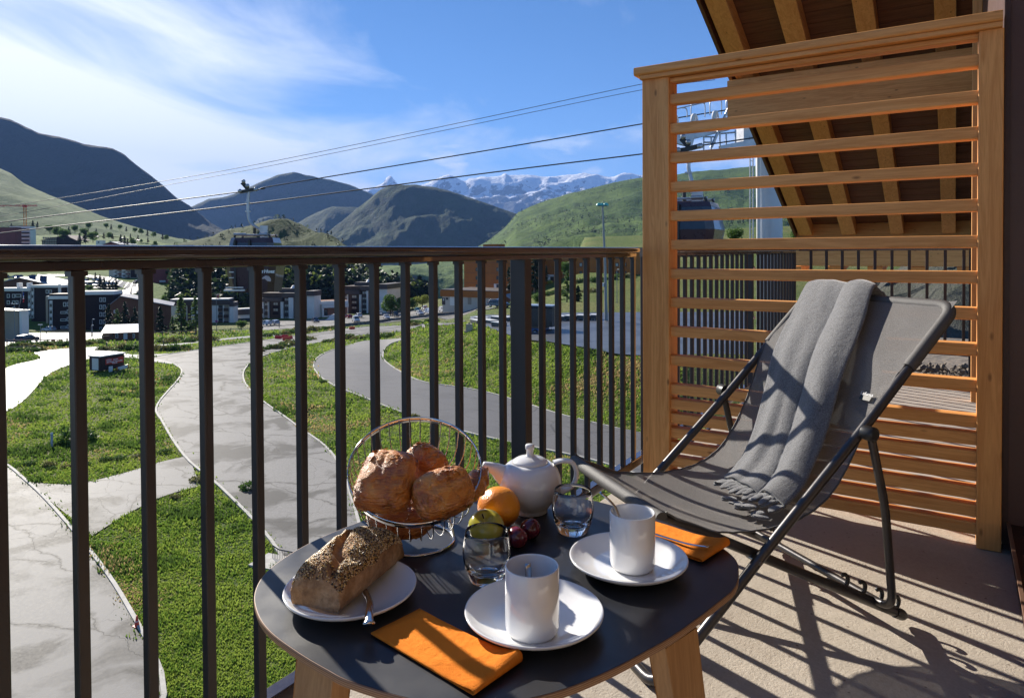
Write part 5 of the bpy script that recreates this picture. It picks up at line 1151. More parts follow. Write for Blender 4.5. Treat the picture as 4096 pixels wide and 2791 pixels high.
class Bld:
    """building whose front stands on the line between two frame pixels at given depths"""
    def __init__(s, name, label, u0, v0, D0, u1, v1, D1, vtop, depth, wall, cat='building', group=None, roofmat=None, roofname='roof', parapet=.0, base_drop=3.):
        a = Vector(at_d(u0, v0, D0)); b = Vector(at_d(u1, v1, D1)); s.a = a; s.z0 = min(a.z, b.z) - base_drop
        s.ang = math.atan2(b.y - a.y, b.x - a.x); s.W = (b.xy - a.xy).length; top = Vector(at_d(u0, vtop, D0)); s.H = top.z - s.z0
        s.ex = Vector((math.cos(s.ang), math.sin(s.ang), 0)); s.ey = Vector((-s.ex.y, s.ex.x, 0))
        if s.ey.dot(Vector(fw0)) < 0: s.ey = -s.ey; s.flip = True
        else: s.flip = False
        s.k = .36 if u0 < 1300 else 1.; depth *= s.k; s.dep = depth; s.t = thing(name, label, cat, (a.x, a.y, s.z0), 0, group)
        s.box('wall', 0, s.W, 0, s.H, 0, depth, wall)
        if roofmat: s.box(roofname, -.25, s.W + .25, s.H + .003, s.H + .30 + parapet, -.25, depth + .25, roofmat)
    def P(s, x, z, y): return s.ex * x + s.ey * y + Vector((0, 0, z))
    def box(s, name, x0, x1, z0, z1, y0, y1, m, parent=None):
        if y1 > 5 and y1 > s.dep: y1 = s.dep + .05
        mb = MB(); vs_ = [s.P(x, z, y) for z in (z0, z1) for x, y in ((x0, y0), (x1, y0), (x1, y1), (x0, y1))]
        f = [(0, 3, 2, 1), (4, 5, 6, 7), (0, 1, 5, 4), (1, 2, 6, 5), (2, 3, 7, 6), (3, 0, 4, 7)]
        mb.add(vs_, [q[::-1] for q in f] if s.flip else f); return obj(name, mb, m, parent or s.t)
    def loc(s, u, v):
        d = Vector(ray(u, v)); n = s.ey; c = Vector(CAM); o = s.a
        D = (o - c).dot(n) / d.dot(n); p = c + d * D; q = p - Vector((s.a.x, s.a.y, s.z0)); return q.dot(s.ex), q.z
    def el(s, name, u0, v0, u1, v1, out, m, parent=None, back=.0):
        xa, za = s.loc(u0, v0); xb, zb = s.loc(u1, v1); return s.box(name, min(xa, xb), max(xa, xb), min(za, zb), max(za, zb), -out, back - .003 if back == 0 else back, m, parent)
    def win(s, u0, v0, u1, v1, frm=WFRM, pane=PANE, out=.10, fw=.16, mull=0):
        xa, za = s.loc(u0, v0); xb, zb = s.loc(u1, v1); xa, xb = min(xa, xb), max(xa, xb); za, zb = min(za, zb), max(za, zb)
        w = s.box('window', xa, xb, za, zb, -out, -.004, frm)
        s.box('pane', xa + fw, xb - fw, za + fw, zb - fw, -out - .012, -out - .003, pane, w)
        for k in range(mull):
            x = xa + (xb - xa) * (k + 1) / (mull + 1); s.box('mullion', x - .05, x + .05, za + fw, zb - fw, -out - .05, -out - .014, frm, w)
        return w

# orange apartment block, two volumes, flat roof level with the handrail
b = Bld('apartment_block', 'tall orange timber clad apartment block behind the cream annex, left volume', 1857, 1172, 252, 2040, 1160, 236, 996, 22, ORW, roofmat=BAND, roofname='flat_roof')
for u in (1903, 1986):
    for k in range(5): b.win(u, 1003 + k * 33.5, u + 13, 1019 + k * 33.5, BAND, PANE, .08, .22)
b.el('base_wall', 1976, 1134, 1998, 1186, .05, WHW)
b.box('chimney', b.W * .30, b.W * .30 + 7, b.H + .3, b.H + 1.6, 3, 7, ORW)
for zz_ in range(4): xa, za = b.loc(1860, 1010 + zz_ * 40); b.box('cladding_joint', 0.1, b.W - .1, za - .04, za + .04, -.06, -.003, BAND)
b = Bld('apartment_block', 'long orange timber apartment block rising behind the parking lot and spruces', 2036, 1112, 262, 2524, 1112, 214, 1000, 24, ORW, roofmat=BAND, roofname='flat_roof')
for u, ww in ((2055, 14), (2122, 12), (2252, 22), (2318, 12), (2395, 12), (2462, 13), (2496, 10)):
    for k in range(3): b.win(u, 1018 + k * 33, u + ww, 1034 + k * 33, BAND, PANE if (u + k) % 3 else CURT, .08, .2)
for u0, u1 in ((2180, 2216), (2296, 2318), (2362, 2388)): b.el('base_wall', u0, 1098, u1, 1122, .06, WHW)
b.el('service_door', 2202, 1106, 2216, 1124, .10, BAND)
for k in range(3): xa, za = b.loc(2060, 1030 + k * 34); b.box('cladding_joint', 0.1, b.W - .1, za - .04, za + .04, -.06, -.003, BAND)
for u in (2150, 2170, 2230): b.box('roof_light', b.loc(u, 1000)[0], b.loc(u, 1000)[0] + 3, b.H + .3, b.H + .75, 1, 5, WHW)
# cream annex with orange band
b = Bld('annex', 'low cream annex with an orange band above the car park', 1770, 1222, 226, 1992, 1202, 214, 1160, 16, CRW)
b.box('roof_band', -.5, b.W + .5, b.H - 2.0, b.H, -.5, 16.3, ORW); b.box('flat_roof', -.3, b.W + .3, b.H + .003, b.H + .25, -.3, 16, BAND)
w = b.el('door', 1765 + 3, 1191, 1781, 1219, .08, BAND); b.el('notice', 1773, 1194, 1777, 1203, .11, WFRM, w)
b.win(1784, 1190, 1793, 1199, BAND, PANE, .06, .12); b.el('garage_door', 1800, 1185, 1822, 1222, .07, WHW); b.el('garage_door', 1832, 1184, 1852, 1222, .07, WHW); b.el('recess', 1871, 1184, 1886, 1218, .04, BEW)
tg = b.box('round_sign', 0, 0.01, 0, .01, 0, .01, BAND); bpy.data.objects.remove(tg)

def residence(label, u0, u1, us, uend, vb0, vb1, D, hi, lo, pillars, wcols, tower, dome, endp):
    """four storey block: dark roof band in two levels, cream pillars, dark boarded bays, window columns"""
    b = Bld('residence_block', label, u0, vb0, D, u1, vb1, D * .985, hi, 14, OLDW, group='four storey residence blocks with dark roof bands')
    b.el('roof_band', u0 - 3, lo[0], us, lo[1], 1.3, BAND, back=9.); b.el('roof_band', us, hi, u1 + 2, hi + 18, .9, BAND, back=13.)
    b.el('roof_band', u1 + 2.4, hi - 8, uend, hi + 12, .9, BAND, back=15.)
    b.el('end_wall', u1 + 2.4, hi + 12.2, uend - 2, vb1, .2, WHW if endp else DARKW, back=12.)
    for x0, x1 in pillars: b.el('pillar', x0, hi + 19 if x0 >= us else lo[1] + .5, x1, vb1 + 2, .75, WHW)
    for x0, x1, n, ph in wcols:
        for k in range(n):
            top = (lo[1] if x0 < us else hi + 18) + 3 + ph + k * (vb0 - lo[1]) / 4 * .98
            w = b.win(x0, top, x1, top + 12, OLDW, CURT, .12, .12, 1)
            b.el('balcony_panel', x0 - 1.5, top + 14, x1 + 1.5, top + 25, .35, BAND if x1 - x0 < 19 else DARKW)
    b.el('stair_tower', tower[0], tower[1], tower[2], tower[3], -3, BAND, back=8.)
    xa, za = b.loc(dome, tower[1] - 2); r = 1.0
    mb = MB().lathe([(r * 1.25, -1.2), (r * 1.25, 0), (r, .02), (r * .87, .45), (r * .5, .82), (0, .95)], 14, c=tuple(b.P(xa, za, 5))); obj('domed_skylight', mb, WFRM, b.t)
    for k in range(3): b.box('roof_vent', xa - 6 + k * 2.2, xa - 5.2 + k * 2.2, b.H + .1, b.H + .8, 4, 5, RMET)
    return b
residence('four storey residence behind the navy car, pale pillars and domed skylight', 1050, 1226, 1134, 1260, 1304, 1294, 262, 1171, (1190, 1206), [(1048, 1059), (1075, 1079), (1126, 1137), (1158, 1177), (1200, 1206)], [(1060, 1074, 4, 2), (1094, 1113, 2, 0), (1139, 1156, 4, 0), (1182, 1196, 4, 2)], (1099, 1155, 1172, 1172), 1148, True)
residence('four storey residence further right, beyond the white van, with domed skylight', 1372, 1508, 1445, 1552, 1266, 1259, 278, 1144, (1160, 1177), [(1391, 1395), (1440, 1448), (1469, 1476)], [(1376, 1390, 3, 2), (1408, 1427, 3, 0), (1450, 1468, 4, 0), (1486, 1500, 3, 2)], (1404, 1130, 1476, 1146), 1452, True)
b = Bld('residence_block', 'white residence with recessed brown balconies behind the larch trees', 684, 1325, 238, 918, 1320, 240, 1200, 13, WHW, group='four storey residence blocks with dark roof bands')
b.el('roof_band', 683, 1200, 850, 1219, .5, BAND, back=12); b.el('roof_band', 850.5, 1195, 918, 1219, .6, BAND, back=12); b.el('roof_edge', 683, 1197, 919, 1199.6, .7, RMET, back=11)
for i, (x0, x1) in enumerate(((874, 891), (897, 915))):
    for k in range(4): w = b.el('balcony', x0, 1232 + k * 26, x1, 1245 + k * 26, .6, OLDW); b.el('recess', x0, 1221 + k * 26, x1, 1231.5 + k * 26, .04, PANE if i == 0 else BEW)
for x0 in (740, 760): b.el('boarded_bay', x0 - 10, 1221, x0 + 6, 1318, .15, OLDW)
b.el('stub_wing', 919.5, 1226, 937, 1318, .5, WHW, back=10); b.el('roof_band', 919, 1209, 938, 1225.6, .7, BAND, back=10)
b.box('chimney', b.loc(856, 1190)[0], b.loc(862, 1190)[0], b.H, b.H + 1.6, 3, 4, REDW)
b = Bld('link_building', 'low white link building with two dark bands between the residences', 938, 1317, 246, 1052, 1305, 252, 1236, 9, WHW)
b.el('roof_band', 937, 1240, 1052, 1254, .4, BAND, back=9); b.el('window_band', 937, 1275, 1052, 1295, .12, PANE)
b = Bld('reception_building', 'low white framed entrance building with pinkish timber panels', 1258, 1284, 262, 1388, 1266, 268, 1204, 12, PINKW)
b.el('frame_top', 1257, 1206, 1388, 1213, 1.6, WHW, back=12); b.el('frame_side', 1257, 1213.4, 1265, 1268, 1.6, WHW); b.el('frame_top', 1282, 1218, 1388, 1226, 2.4, WHW); b.el('frame_side', 1282, 1226.4, 1290, 1270, 2.4, WHW); b.el('plinth', 1290.4, 1262, 1388, 1270, 2.4, WHW); w = b.win(1296, 1238, 1311, 1262, BAND, PANE, .1, .15)
b.el('ramp', 1316, 1262, 1334, 1280, 5., WHW)

# dark blocks on the left
DKG = 'dark stained apartment blocks at the left'
b = Bld('apartment_block', 'dark stained apartment block at the far left behind the flagpole', -60, 1300, 232, 117, 1282, 232, 1164, 16, DARKW, group=DKG)
b.el('roof_edge', -62, 1153, 123, 1164.5, .3, WHW, back=15); b.el('roof_band', 124, 1157, 140, 1159, .2, WHW)
for (x0, y0, x1, y1) in ((49, 1176, 61, 1191), (63, 1176, 84, 1189), (63, 1202, 74, 1217), (49, 1202, 61, 1217), (28, 1176, 40, 1191), (28, 1202, 40, 1217), (49, 1228, 61, 1243)): b.win(x0, y0, x1, y1)
for k in range(7): b.el('white_panel', 114, 1167 + k * 15.4, 123, 1180 + k * 15.4, .25, WFRM) if k % 2 else b.win(114, 1167 + k * 15.4, 123, 1181 + k * 15.4, WFRM, PANE, .2, .12)
for k in range(2): b.box('chimney', b.loc(50 + k * 40, 1150)[0], b.loc(58 + k * 40, 1150)[0], b.H + .6, b.H + 2.6, 2, 4, WHW)
b = Bld('apartment_block', 'dark stained apartment block in the middle with a pale roof edge and slim window column', 126, 1312, 226, 243, 1298, 224, 1150, 16, DARKW, group=DKG)
b.el('roof_edge', 125, 1140, 246, 1150.5, .35, WHW, back=15); b.el('corner_strip', 237, 1137, 245, 1184, .5, WHW)
for k in range(9): (b.el('white_panel', 128, 1153 + k * 13.4, 137, 1164.5 + k * 13.4, .25, WFRM) if k % 2 else b.win(128, 1152 + k * 13.4, 137, 1166 + k * 13.4, WFRM, PANE, .2, .12))
b.win(184, 1159, 195, 1174); b.win(197, 1159, 208, 1174)
b = Bld('apartment_block', 'dark stained apartment block nearest, with slit windows beside the parked pale car', 198, 1326, 212, 458, 1326, 214, 1176, 16, DARKW, group=DKG)
b.el('roof_edge', 186, 1184, 300, 1195.5, .4, WHW, back=12); b.el('roof_edge', 300.5, 1166, 456, 1178, .4, WHW, back=15); b.el('side_panel', 186, 1186, 196, 1292, .5, BEW)
for k in range(9): (b.el('white_panel', 199, 1202 + k * 13.2, 211, 1213 + k * 13.2, .25, WFRM) if k % 2 == 0 else b.win(199, 1201 + k * 13.2, 211, 1216 + k * 13.2, WFRM, PANE, .2, .12))
for k in range(3): b.win(242, 1245 + k * 29.7, 266, 1254.5 + k * 29.7)
for k in range(4): b.win(268, 1209 + k * 29.7, 277, 1225 + k * 29.7)
b.win(253, 1209, 265, 1226)
for k in range(5):
    for x0 in (398, 412): b.win(x0, 1190 + k * 29.5, x0 + 11, 1207 + k * 29.5)
for x in (250, 268): b.box('chimney', b.loc(x, 1180)[0], b.loc(x, 1180)[0] + .8, b.H - 1.2, b.H + 2.0, 3, 4, WHW)

def gable_house(name, label, u0, v0, D0, u1, v1, D1, vap, uap, veave, dep, wall, roofm, wins=(), over=.8, roofname='roof', side_u=None, skew=0):
    b = Bld(name, label, u0, v0, D0, u1, v1, D1, veave, dep, wall, cat='house'); xa, za = b.loc(uap, vap)
    mb = MB(); mb.add([b.P(0, b.H, 0), b.P(b.W, b.H, 0), b.P(xa, za, 0), b.P(0, b.H, dep), b.P(b.W, b.H, dep), b.P(xa, za, dep)], [(0, 1, 2), (3, 5, 4)]); obj('gable', mb, wall, b.t)
    for sx, x0 in ((-1, 0), (1, b.W)):
        sl = (b.H - za) / (x0 - xa); xe = x0 + sx * over; ze = za + (xe - xa) * sl; mb = MB(); th = .28
        q = [b.P(xa, za + .02, -over), b.P(xe, ze, -over), b.P(xe, ze, dep + over), b.P(xa, za + .02, dep + over)]; mb.add(q + [p + Vector((0, 0, th)) for p in q], [(0, 1, 2, 3), (4, 5, 6, 7), (0, 1, 5, 4), (1, 2, 6, 5), (2, 3, 7, 6)]); obj('roof_slope', mb, roofm, b.t)
    for wn in wins: b.win(*wn)
    return b
def tile_roof():
    t = NT('dotted_metal_tiles'); c = t.coords((1, 1, 1), False); v = t.N('ShaderNodeTexVoronoi', {0: c, 'Scale': .9, 'Randomness': .1}).outputs['Distance']
    t.set(col=t.mix(t.ramp(v, [(.30, 1.), (.42, 0.)]), (.19, .185, .20), (.10, .10, .11)), rough=.45, metal=.2); return t.m
CHW = vertical_boards('chalet_brown_wood', (.22, .095, .055), (.14, .06, .035), 2)
b = gable_house('chalet', 'brown chalet with grey patterned metal roof behind the spruces', 425, 1330, 205, 684, 1322, 212, 1186, 482, 1232, 14, CHW, tile_roof(), [(455, 1240, 466, 1252), (500, 1240, 511, 1252)])
b = gable_house('chalet', 'large brown chalet roof with tilted solar panels above the dark blocks', -40, 1190, 300, 205, 1185, 300, 1112, 82, 1141, 18, CHW, RMET)
for x in (50, 100, 145): xa, za = b.loc(x, 1122); mb = MB(); mb.add([b.P(xa, za - .6, 2), b.P(xa + 3.2, za - 1.2, 2), b.P(xa + 2.0, za + 1.8, 4), b.P(xa - 1.0, za + 2.2, 4)], [(0, 1, 2, 3)]); o = obj('solar_panel', mb, SOLAR, b.t); o.modifiers.new('t', 'SOLIDIFY').thickness = .15
# long low cabin with a shining metal roof
b = Bld('cabin', 'long low brown cabin with a glaring metal roof beside the car park fence', 411, 1363, 146, 556, 1354, 148, 1332, 5, CHW, cat='cabin')
mb = MB(); mb.add([b.P(-.3, b.H, -.4), b.P(b.W + .3, b.H, -.4), b.P(b.W + .3, b.H + 1.35, 4.0), b.P(-.3, b.H + 1.35, 4.0), b.P(b.W + .3, b.H, 8), b.P(-.3, b.H, 8)], [(0, 1, 2, 3), (3, 2, 4, 5)]); obj('metal_roof', mb, plain('shining_metal_roof', (.72, .72, .72), .22, .9, .05), b.t)
for x0, x1 in ((462, 473), (531, 540)): b.win(x0, 1334, x1, 1351, WFRM, PANE, .06, .1)
b.el('door', 494, 1332, 510, 1357, .07, WFRM); b.el('downpipe', 448, 1334, 452, 1352, .06, PANE)
b = Bld('hall', 'tall beige walled building with pale corner at the far left', -90, 1384, 150, 76, 1378, 146, 1236, 4, BEW); b.el('corner_strip', 76.5, 1238, 89, 1377, .0, WHW, back=10); mb = MB(); mb.add([b.P(-.2, b.H + .01, -.3), b.P(b.W + 1.4, b.H + .01, -.3), b.P(b.W + 1.4, b.H + .05, 1.6), b.P(-.2, b.H + .3, 1.6)], [(0, 1, 2, 3)]); obj('flat_roof', mb, RMET, b.t)
# red and beige blocks further up
b = Bld('apartment_block', 'long red apartment block with rows of white windows above the dark wood', 674, 1130, 372, 862, 1122, 380, 1058, 16, REDW)
for r_ in range(4):
    for c_ in range(11): b.win(680 + c_ * 16.2, 1062 + r_ * 15.4, 690 + c_ * 16.2, 1069 + r_ * 15.4, WFRM, CURT, .1, .22)
b = Bld('tower_block', 'plain red windowless block end with a white sign', 612, 1150, 362, 673, 1148, 364, 1052, 14, REDW); b.el('sign', 638, 1122, 662, 1128, .3, WFRM); b.el('lower_wall', 612, 1140, 655, 1152, .2, BEW)
b = Bld('apartment_block', 'beige apartments with stacked balconies above the bend of the road', 436, 1122, 392, 548, 1128, 388, 1066, 14, CRW)
for r_ in range(3):
    for c_ in range(4): b.el('balcony', 458 + c_ * 17, 1078 + r_ * 15, 469 + c_ * 17, 1083 + r_ * 15, .9, REDW if c_ % 2 else WHW); b.el('window', 459 + c_ * 17, 1070 + r_ * 15, 468 + c_ * 17, 1077 + r_ * 15, .05, PANE)
b.el('dark_bay', 523, 1066, 547, 1110, .3, DARKW)
# houses seen over the handrail at the left
b = Bld('apartment_block', 'dark red block under construction seen over the handrail at the far left', -120, 1010, 560, 62, 1005, 560, 912, 20, REDW, roofmat=RBRN)
b = Bld('apartment_block', 'white balconied block beside the tower crane over the handrail', 40, 1000, 600, 122, 1000, 600, 905, 20, WHW, roofmat=BAND)
for r_ in range(5): b.el('balcony', 44, 914 + r_ * 15, 118, 919 + r_ * 15, 1.2, DARKW)
b = gable_house('house', 'house with a brown roof beside the scaffolding over the handrail', 168, 1000, 520, 306, 1000, 520, 942, 262, 962, 16, DARKW, RBRN)
for k in range(6):
    for r_ in range(3): b.el('scaffold_bay', 172 + k * 9.5, 948 + r_ * 11, 179 + k * 9.5, 956 + r_ * 11, .5, BEW)
b = Bld('house', 'small white cubic house on the meadow just over the handrail', 384, 1000, 500, 412, 1000, 500, 962, 9, WHW, cat='house'); b.win(392, 966, 397, 972, BAND, PANE, .1, .2)
b = gable_house('house', 'low house with pale grey roof next to the white cubic house', 414, 1004, 480, 478, 1004, 480, 968, 446, 978, 22, REDW, RMET)
b = Bld('house', 'long low dark roofed building on the meadow left of the cable car', 660, 1010, 500, 772, 1008, 505, 982, 10, BAND, cat='house', roofmat=RGREY)
b = gable_house('house', 'small stone hut with grey roof below the orange block', 1994, 1222, 205, 2048, 1218, 203, 1180, 2020, 1196, 8, CHW, RGREY)
# tower crane
TC = thing('tower_crane', 'yellow and red tower crane standing above the town at the far left', 'crane', tuple(at_d(102, 985, 620))); CRY = plain('crane_yellow', (.55, .22, .05), .6); CRR = plain('crane_red', (.5, .05, .03), .6)
s = 620 / F_
for dx in (-1, 1): obj('mast_rail', MB().box((dx * 1.0 - .25, -.3, 0), (dx * 1.0 + .25, .3, 160 * s)), CRY, TC)
for k in range(14): obj('mast_brace', MB().tube([(-1, 0, k * 11.3 * s), (1, 0, (k + 1) * 11.3 * s)], .18, 5), CRY, TC)
ex = Vector(rt0); 
for nm, u0, u1, mm in (('jib', -330, -4, CRR), ('counter_jib', 4, 50, CRR)):
    m = MB(); m.bar(ex * u0 * s + Vector((0, 0, 160 * s + (10 if u0 < -10 else 0) * s * .3)), ex * u1 * s + Vector((0, 0, 160 * s)), .8, .5); m.bar(ex * u0 * s + Vector((0, 0, 164 * s)), ex * u1 * s + Vector((0, 0, 164 * s)), .3, .3)
    obj(nm, m, mm, TC)
    for k in range(10): a = u0 + (u1 - u0) * k / 10; c_ = u0 + (u1 - u0) * (k + .5) / 10; obj('jib_brace', MB().tube([ex * a * s + Vector((0, 0, 160 * s)), ex * c_ * s + Vector((0, 0, 164 * s))], .16, 4), WFRM if k % 2 else mm, TC)
obj('operator_cab', MB().box((-1.6, -1.2, 156 * s), (1.6, 1.2, 165 * s)), CRR, TC)
# shining wet streets and terraces up in the town
def strip_on(G, name, us_vs0, us_vs1, mat, off=.5):
    """ribbon laid over a lofted slope between two pixel lines"""
    pts = [];
    flat = np.array([[q for q in row] for row in G]); 
    def hit(u, v):
        best = None; uu = flat[..., 0]; 
        pr = HIT[id(G)]; d = (pr[0] - u) ** 2 + (pr[1] - v) ** 2; i = np.unravel_index(d.argmin(), d.shape); 
        # refine with the local depth
        D = pr[2][i]; return Vector(at_d(u, v, D)) + Vector((0, 0, off))
    A = [hit(*p) for p in us_vs0]; Bq = [hit(*p) for p in us_vs1]; mb = MB(); mb.grid([[tuple(a), tuple(a.lerp(b, .5)), tuple(b)] for a, b in zip(A, Bq)]); return tag(obj(name, mb, mat), kind='structure')
HIT = {}
def prep(G):
    P = np.array([[list(q) for q in row] for row in G]); d = P - CAM; z = d @ FW; HIT[id(G)] = (CX + F_ * (d @ CXA) / z, CY - F_ * (d @ CYA) / z, z)
prep(TWG); prep(KNG); prep(R3)
def line(pts, n=24): return [tuple(p)[:2] for p in crom([(a, b, 0) for a, b in pts], n)]
strip_on(TWG, 'town_street', line([(150, 1108), (260, 1108), (350, 1112), (430, 1128), (480, 1150), (548, 1172), (560, 1180)]), line([(150, 1101), (260, 1101), (350, 1103), (440, 1112), (500, 1130), (556, 1136), (600, 1138)]), ROADL)
strip_on(TWG, 'town_street', line([(440, 1200), (470, 1192), (520, 1182), (556, 1176)]), line([(430, 1184), (470, 1172), (520, 1158), (556, 1150)]), ROADL, .7)
for y0, x0, x1 in ((1128, 20, 420), (1142, 180, 470), (1112, -50, 150), (1154, 340, 470)): strip_on(TWG, 'town_terrace', line([(x0, y0 + 4), ((x0 + x1) / 2, y0 + 3), (x1, y0 + 5)]), line([(x0, y0 - 2), ((x0 + x1) / 2, y0 - 3), (x1, y0)]), ROADL, .6)
strip_on(TWG, 'hillside_track', line([(340, 913 + 36), (420, 951), (500, 957), (560, 966)]), line([(340, 946), (420, 947.5), (500, 953), (560, 961)]), ROADL, .8)

# ================================================================ TREES
def leafmat(name, c, tr=.3):
    t = NT(name); cc = t.coords(); n_ = t.noise(cc, 1.5, 4, .6); t.set(col=t.ramp(n_, [(.3, tuple(x * .6 for x in c)), (.7, tuple(x * 1.35 for x in c))]), rough=.6, spec=.25)
    tl = t.N('ShaderNodeBsdfTranslucent', {'Color': tuple(min(1, q * 1.7) for q in c) + (1,)}); mx_ = t.N('ShaderNodeMixShader', {0: tr, 1: t.b.outputs[0], 2: tl.outputs[0]}); t.l.new(mx_.outputs[0], t.n['Material Output'].inputs[0]); return t.m
SPRL = leafmat('spruce_needles', (.018, .036, .014), .12); LARL = leafmat('larch_needles', (.075, .125, .032), .4); DECL = leafmat('green_leaves', (.060, .115, .020), .35); YELL = leafmat('yellow_green_leaves', (.16, .19, .030), .4); BUSHL = leafmat('bush_leaves', (.055, .100, .022), .3); BUSHD = leafmat('dry_bush_leaves', (.13, .13, .045), .3)
BARK = plain('bark', (.07, .05, .035), .9, 0, .3, 3)
def leaves(pts, sizes, rg, flat=None):
    n = len(pts); P = np.array(pts); S = np.array(sizes)[:, None]; A = rg.normal(size=(n, 3)); A /= np.linalg.norm(A, axis=1)[:, None]; Bv = rg.normal(size=(n, 3)); 
    if flat is not None: A[:, 2] *= flat; Bv[:, 2] *= flat
    Bv -= A * (A * Bv).sum(1)[:, None] / (A * A).sum(1)[:, None]; A /= np.linalg.norm(A, axis=1)[:, None]; Bv /= np.linalg.norm(Bv, axis=1)[:, None]
    V = np.stack([P - A * S, P + Bv * S * .55, P + A * S, P - Bv * S * .55], 1).reshape(-1, 3); F = [tuple(range(i * 4, i * 4 + 4)) for i in range(n)]; return V.tolist(), F
def conifer_mesh(h, r, n, seed, mat, dens=1., droop=.35, open_=0.):
    rg = np.random.RandomState(seed); pts = []; sz = []; nb = int(h * 7)
    for b_ in range(nb):
        z = h * (.07 + .92 * (b_ / nb) ** .92); L = r * (1 - z / h) ** .85 * rg.uniform(.65, 1.12) + .12; a = rg.uniform(0, 6.283); k = max(3, int(n / nb * (L / r) * 2))
        for i in range(k):
            s = rg.uniform(.08, 1) ** (.7); pts.append((math.cos(a) * L * s + rg.normal() * .10, math.sin(a) * L * s + rg.normal() * .10, z - droop * L * s * s + rg.normal() * .07 + .1 * s)); sz.append((.20 + .16 * (1 - s)) * (h / 9) ** .5 * rg.uniform(.6, 1.3))
    V, F = leaves(pts, sz, rg, .5); m = MB(); m.add(V, F); return m.mesh('crown', mat)
def trunk_mesh(h, r): return MB().tube([(0, 0, -.5), (.02, 0, h * .3), (0, .03, h * .7), (0, 0, h * .97)], [r, r * .8, r * .45, r * .08], 8).mesh('trunk', BARK)
def round_mesh(h, r, n, seed, mat, lobes=9, z0=.22):
    rg = np.random.RandomState(seed); pts = []; sz = []; C = [(rg.uniform(-.55, .55) * r, rg.uniform(-.55, .55) * r, h * rg.uniform(z0 + .15, .82), r * rg.uniform(.38, .62)) for _ in range(lobes)]
    for i in range(n):
        c = C[i % lobes]; d = rg.normal(size=3); d /= np.linalg.norm(d); q = rg.uniform(.55, 1.05) ** .6; pts.append((c[0] + d[0] * c[3] * q, c[1] + d[1] * c[3] * q, max(c[2] + d[2] * c[3] * q * 1.05, h * .04))); sz.append(.20 * (h / 6) ** .5 * rg.uniform(.6, 1.3))
    V, F = leaves(pts, sz, rg); m = MB(); m.add(V, F); return m.mesh('crown', mat)
MESH = {'spruce': [conifer_mesh(9, 2.3, 3600, s, SPRL) for s in (1, 2)], 'larch': [conifer_mesh(9, 2.6, 2400, s, LARL, droop=.15) for s in (3, 4)], 'tree': [round_mesh(7, 3.1, 3600, s, DECL) for s in (5, 6)], 'yellow': [round_mesh(7, 3.1, 2800, 7, YELL)]}
TRK = trunk_mesh(9, .22); TRK2 = trunk_mesh(5, .2); BASEH = {'spruce': 9, 'larch': 9, 'tree': 7, 'yellow': 7}
KN = {'spruce': 'spruce_tree', 'larch': 'larch_tree', 'tree': 'broadleaf_tree', 'yellow': 'broadleaf_tree'}; TIDX = [0]
def tree(kind, p, h, label, group=None, wide=1.):
    TIDX[0] += 1; k = h / BASEH[kind]; t = thing(KN[kind], label, 'tree', tuple(p), random.uniform(0, 6), group); t.scale = (k * wide, k * wide, k)
    link('crown', MESH[kind][TIDX[0] % len(MESH[kind])], t); link('trunk', TRK if kind in ('spruce', 'larch') else TRK2, t); return t
def tree_px(kind, u, vt, vb, label, D=None, group=None, wide=1., G=None):
    if D is None: p = on_ground(u, vb); D = (np.array(p) - CAM) @ FW
    else: p = Vector(at_d(u, vb, D))
    tree(kind, (p.x, p.y, p.z - .1), (vb - vt) / F_ * D, label, group, wide)
for a in (('spruce', 436, 1214, 1318, 'dark spruce at the left end of the trees before the chalet'), ('spruce', 500, 1205, 1322, 'tall dark spruce standing before the chalet gable', ), ('larch', 468, 1232, 1322, 'grey green larch between the dark spruces by the chalet'), ('spruce', 540, 1226, 1324, 'dark spruce just right of the chalet gable, behind the cabin'), ('spruce', 642, 1222, 1334, 'dark spruce in front of the chalet grey roof'), ('larch', 726, 1172, 1334, 'tallest light green larch before the white residence'), ('larch', 784, 1184, 1328, 'slim larch right of the tallest one, before the white residence'), ('larch', 690, 1262, 1338, 'small yellow green larch beside the dark spruce'), ('tree', 660, 1178, 1226, 'pale round tree behind the chalet roof'), ('yellow', 952, 1212, 1250, 'yellow green tree behind the link building')): tree_px(*a, D=(190 if a[0] != 'x' and a[3] > 1300 else 300))
tree_px('tree', 965, 1280, 1322, 'pale rounded bush tree before the link building', D=205, wide=1.15)
tree_px('tree', 1562, 1172, 1256, 'large bright broadleaf tree beside the parked cars', D=255, wide=1.2); tree_px('tree', 1602, 1188, 1250, 'second broadleaf tree right of the large bright one', D=268)
tree_px('yellow', 1245, 1138, 1215, 'yellow green tree crown behind the residence near the navy car', D=300, wide=1.1); tree_px('yellow', 1140, 1110, 1170, 'yellow green tree on the slope right of the cable car', D=330); tree_px('tree', 1165, 1092, 1165, 'green tree on the slope beside the cable car', D=335)
tree_px('yellow', 1690, 1176, 1228, 'bright bushes tree behind the teal car', D=262, wide=1.6); tree_px('tree', 1650, 1188, 1236, 'broadleaf tree at the car park end left of the teal car', D=262, wide=1.2); tree_px('spruce', 1658, 1140, 1190, 'lone dark spruce on the knoll ridge', D=360)
tree_px('spruce', 2056, 1000, 1172, 'black spruce left of the wide railing post, before the orange block', D=222); tree_px('spruce', 2140, 1010, 1160, 'broad dark spruce right of the wide railing post', D=208, wide=1.3); tree_px('spruce', 2185, 1060, 1128, 'smaller dark spruce beside the broad one', D=214); tree_px('tree', 2262, 1045, 1110, 'dark purple leaved tree before the orange block', D=214)
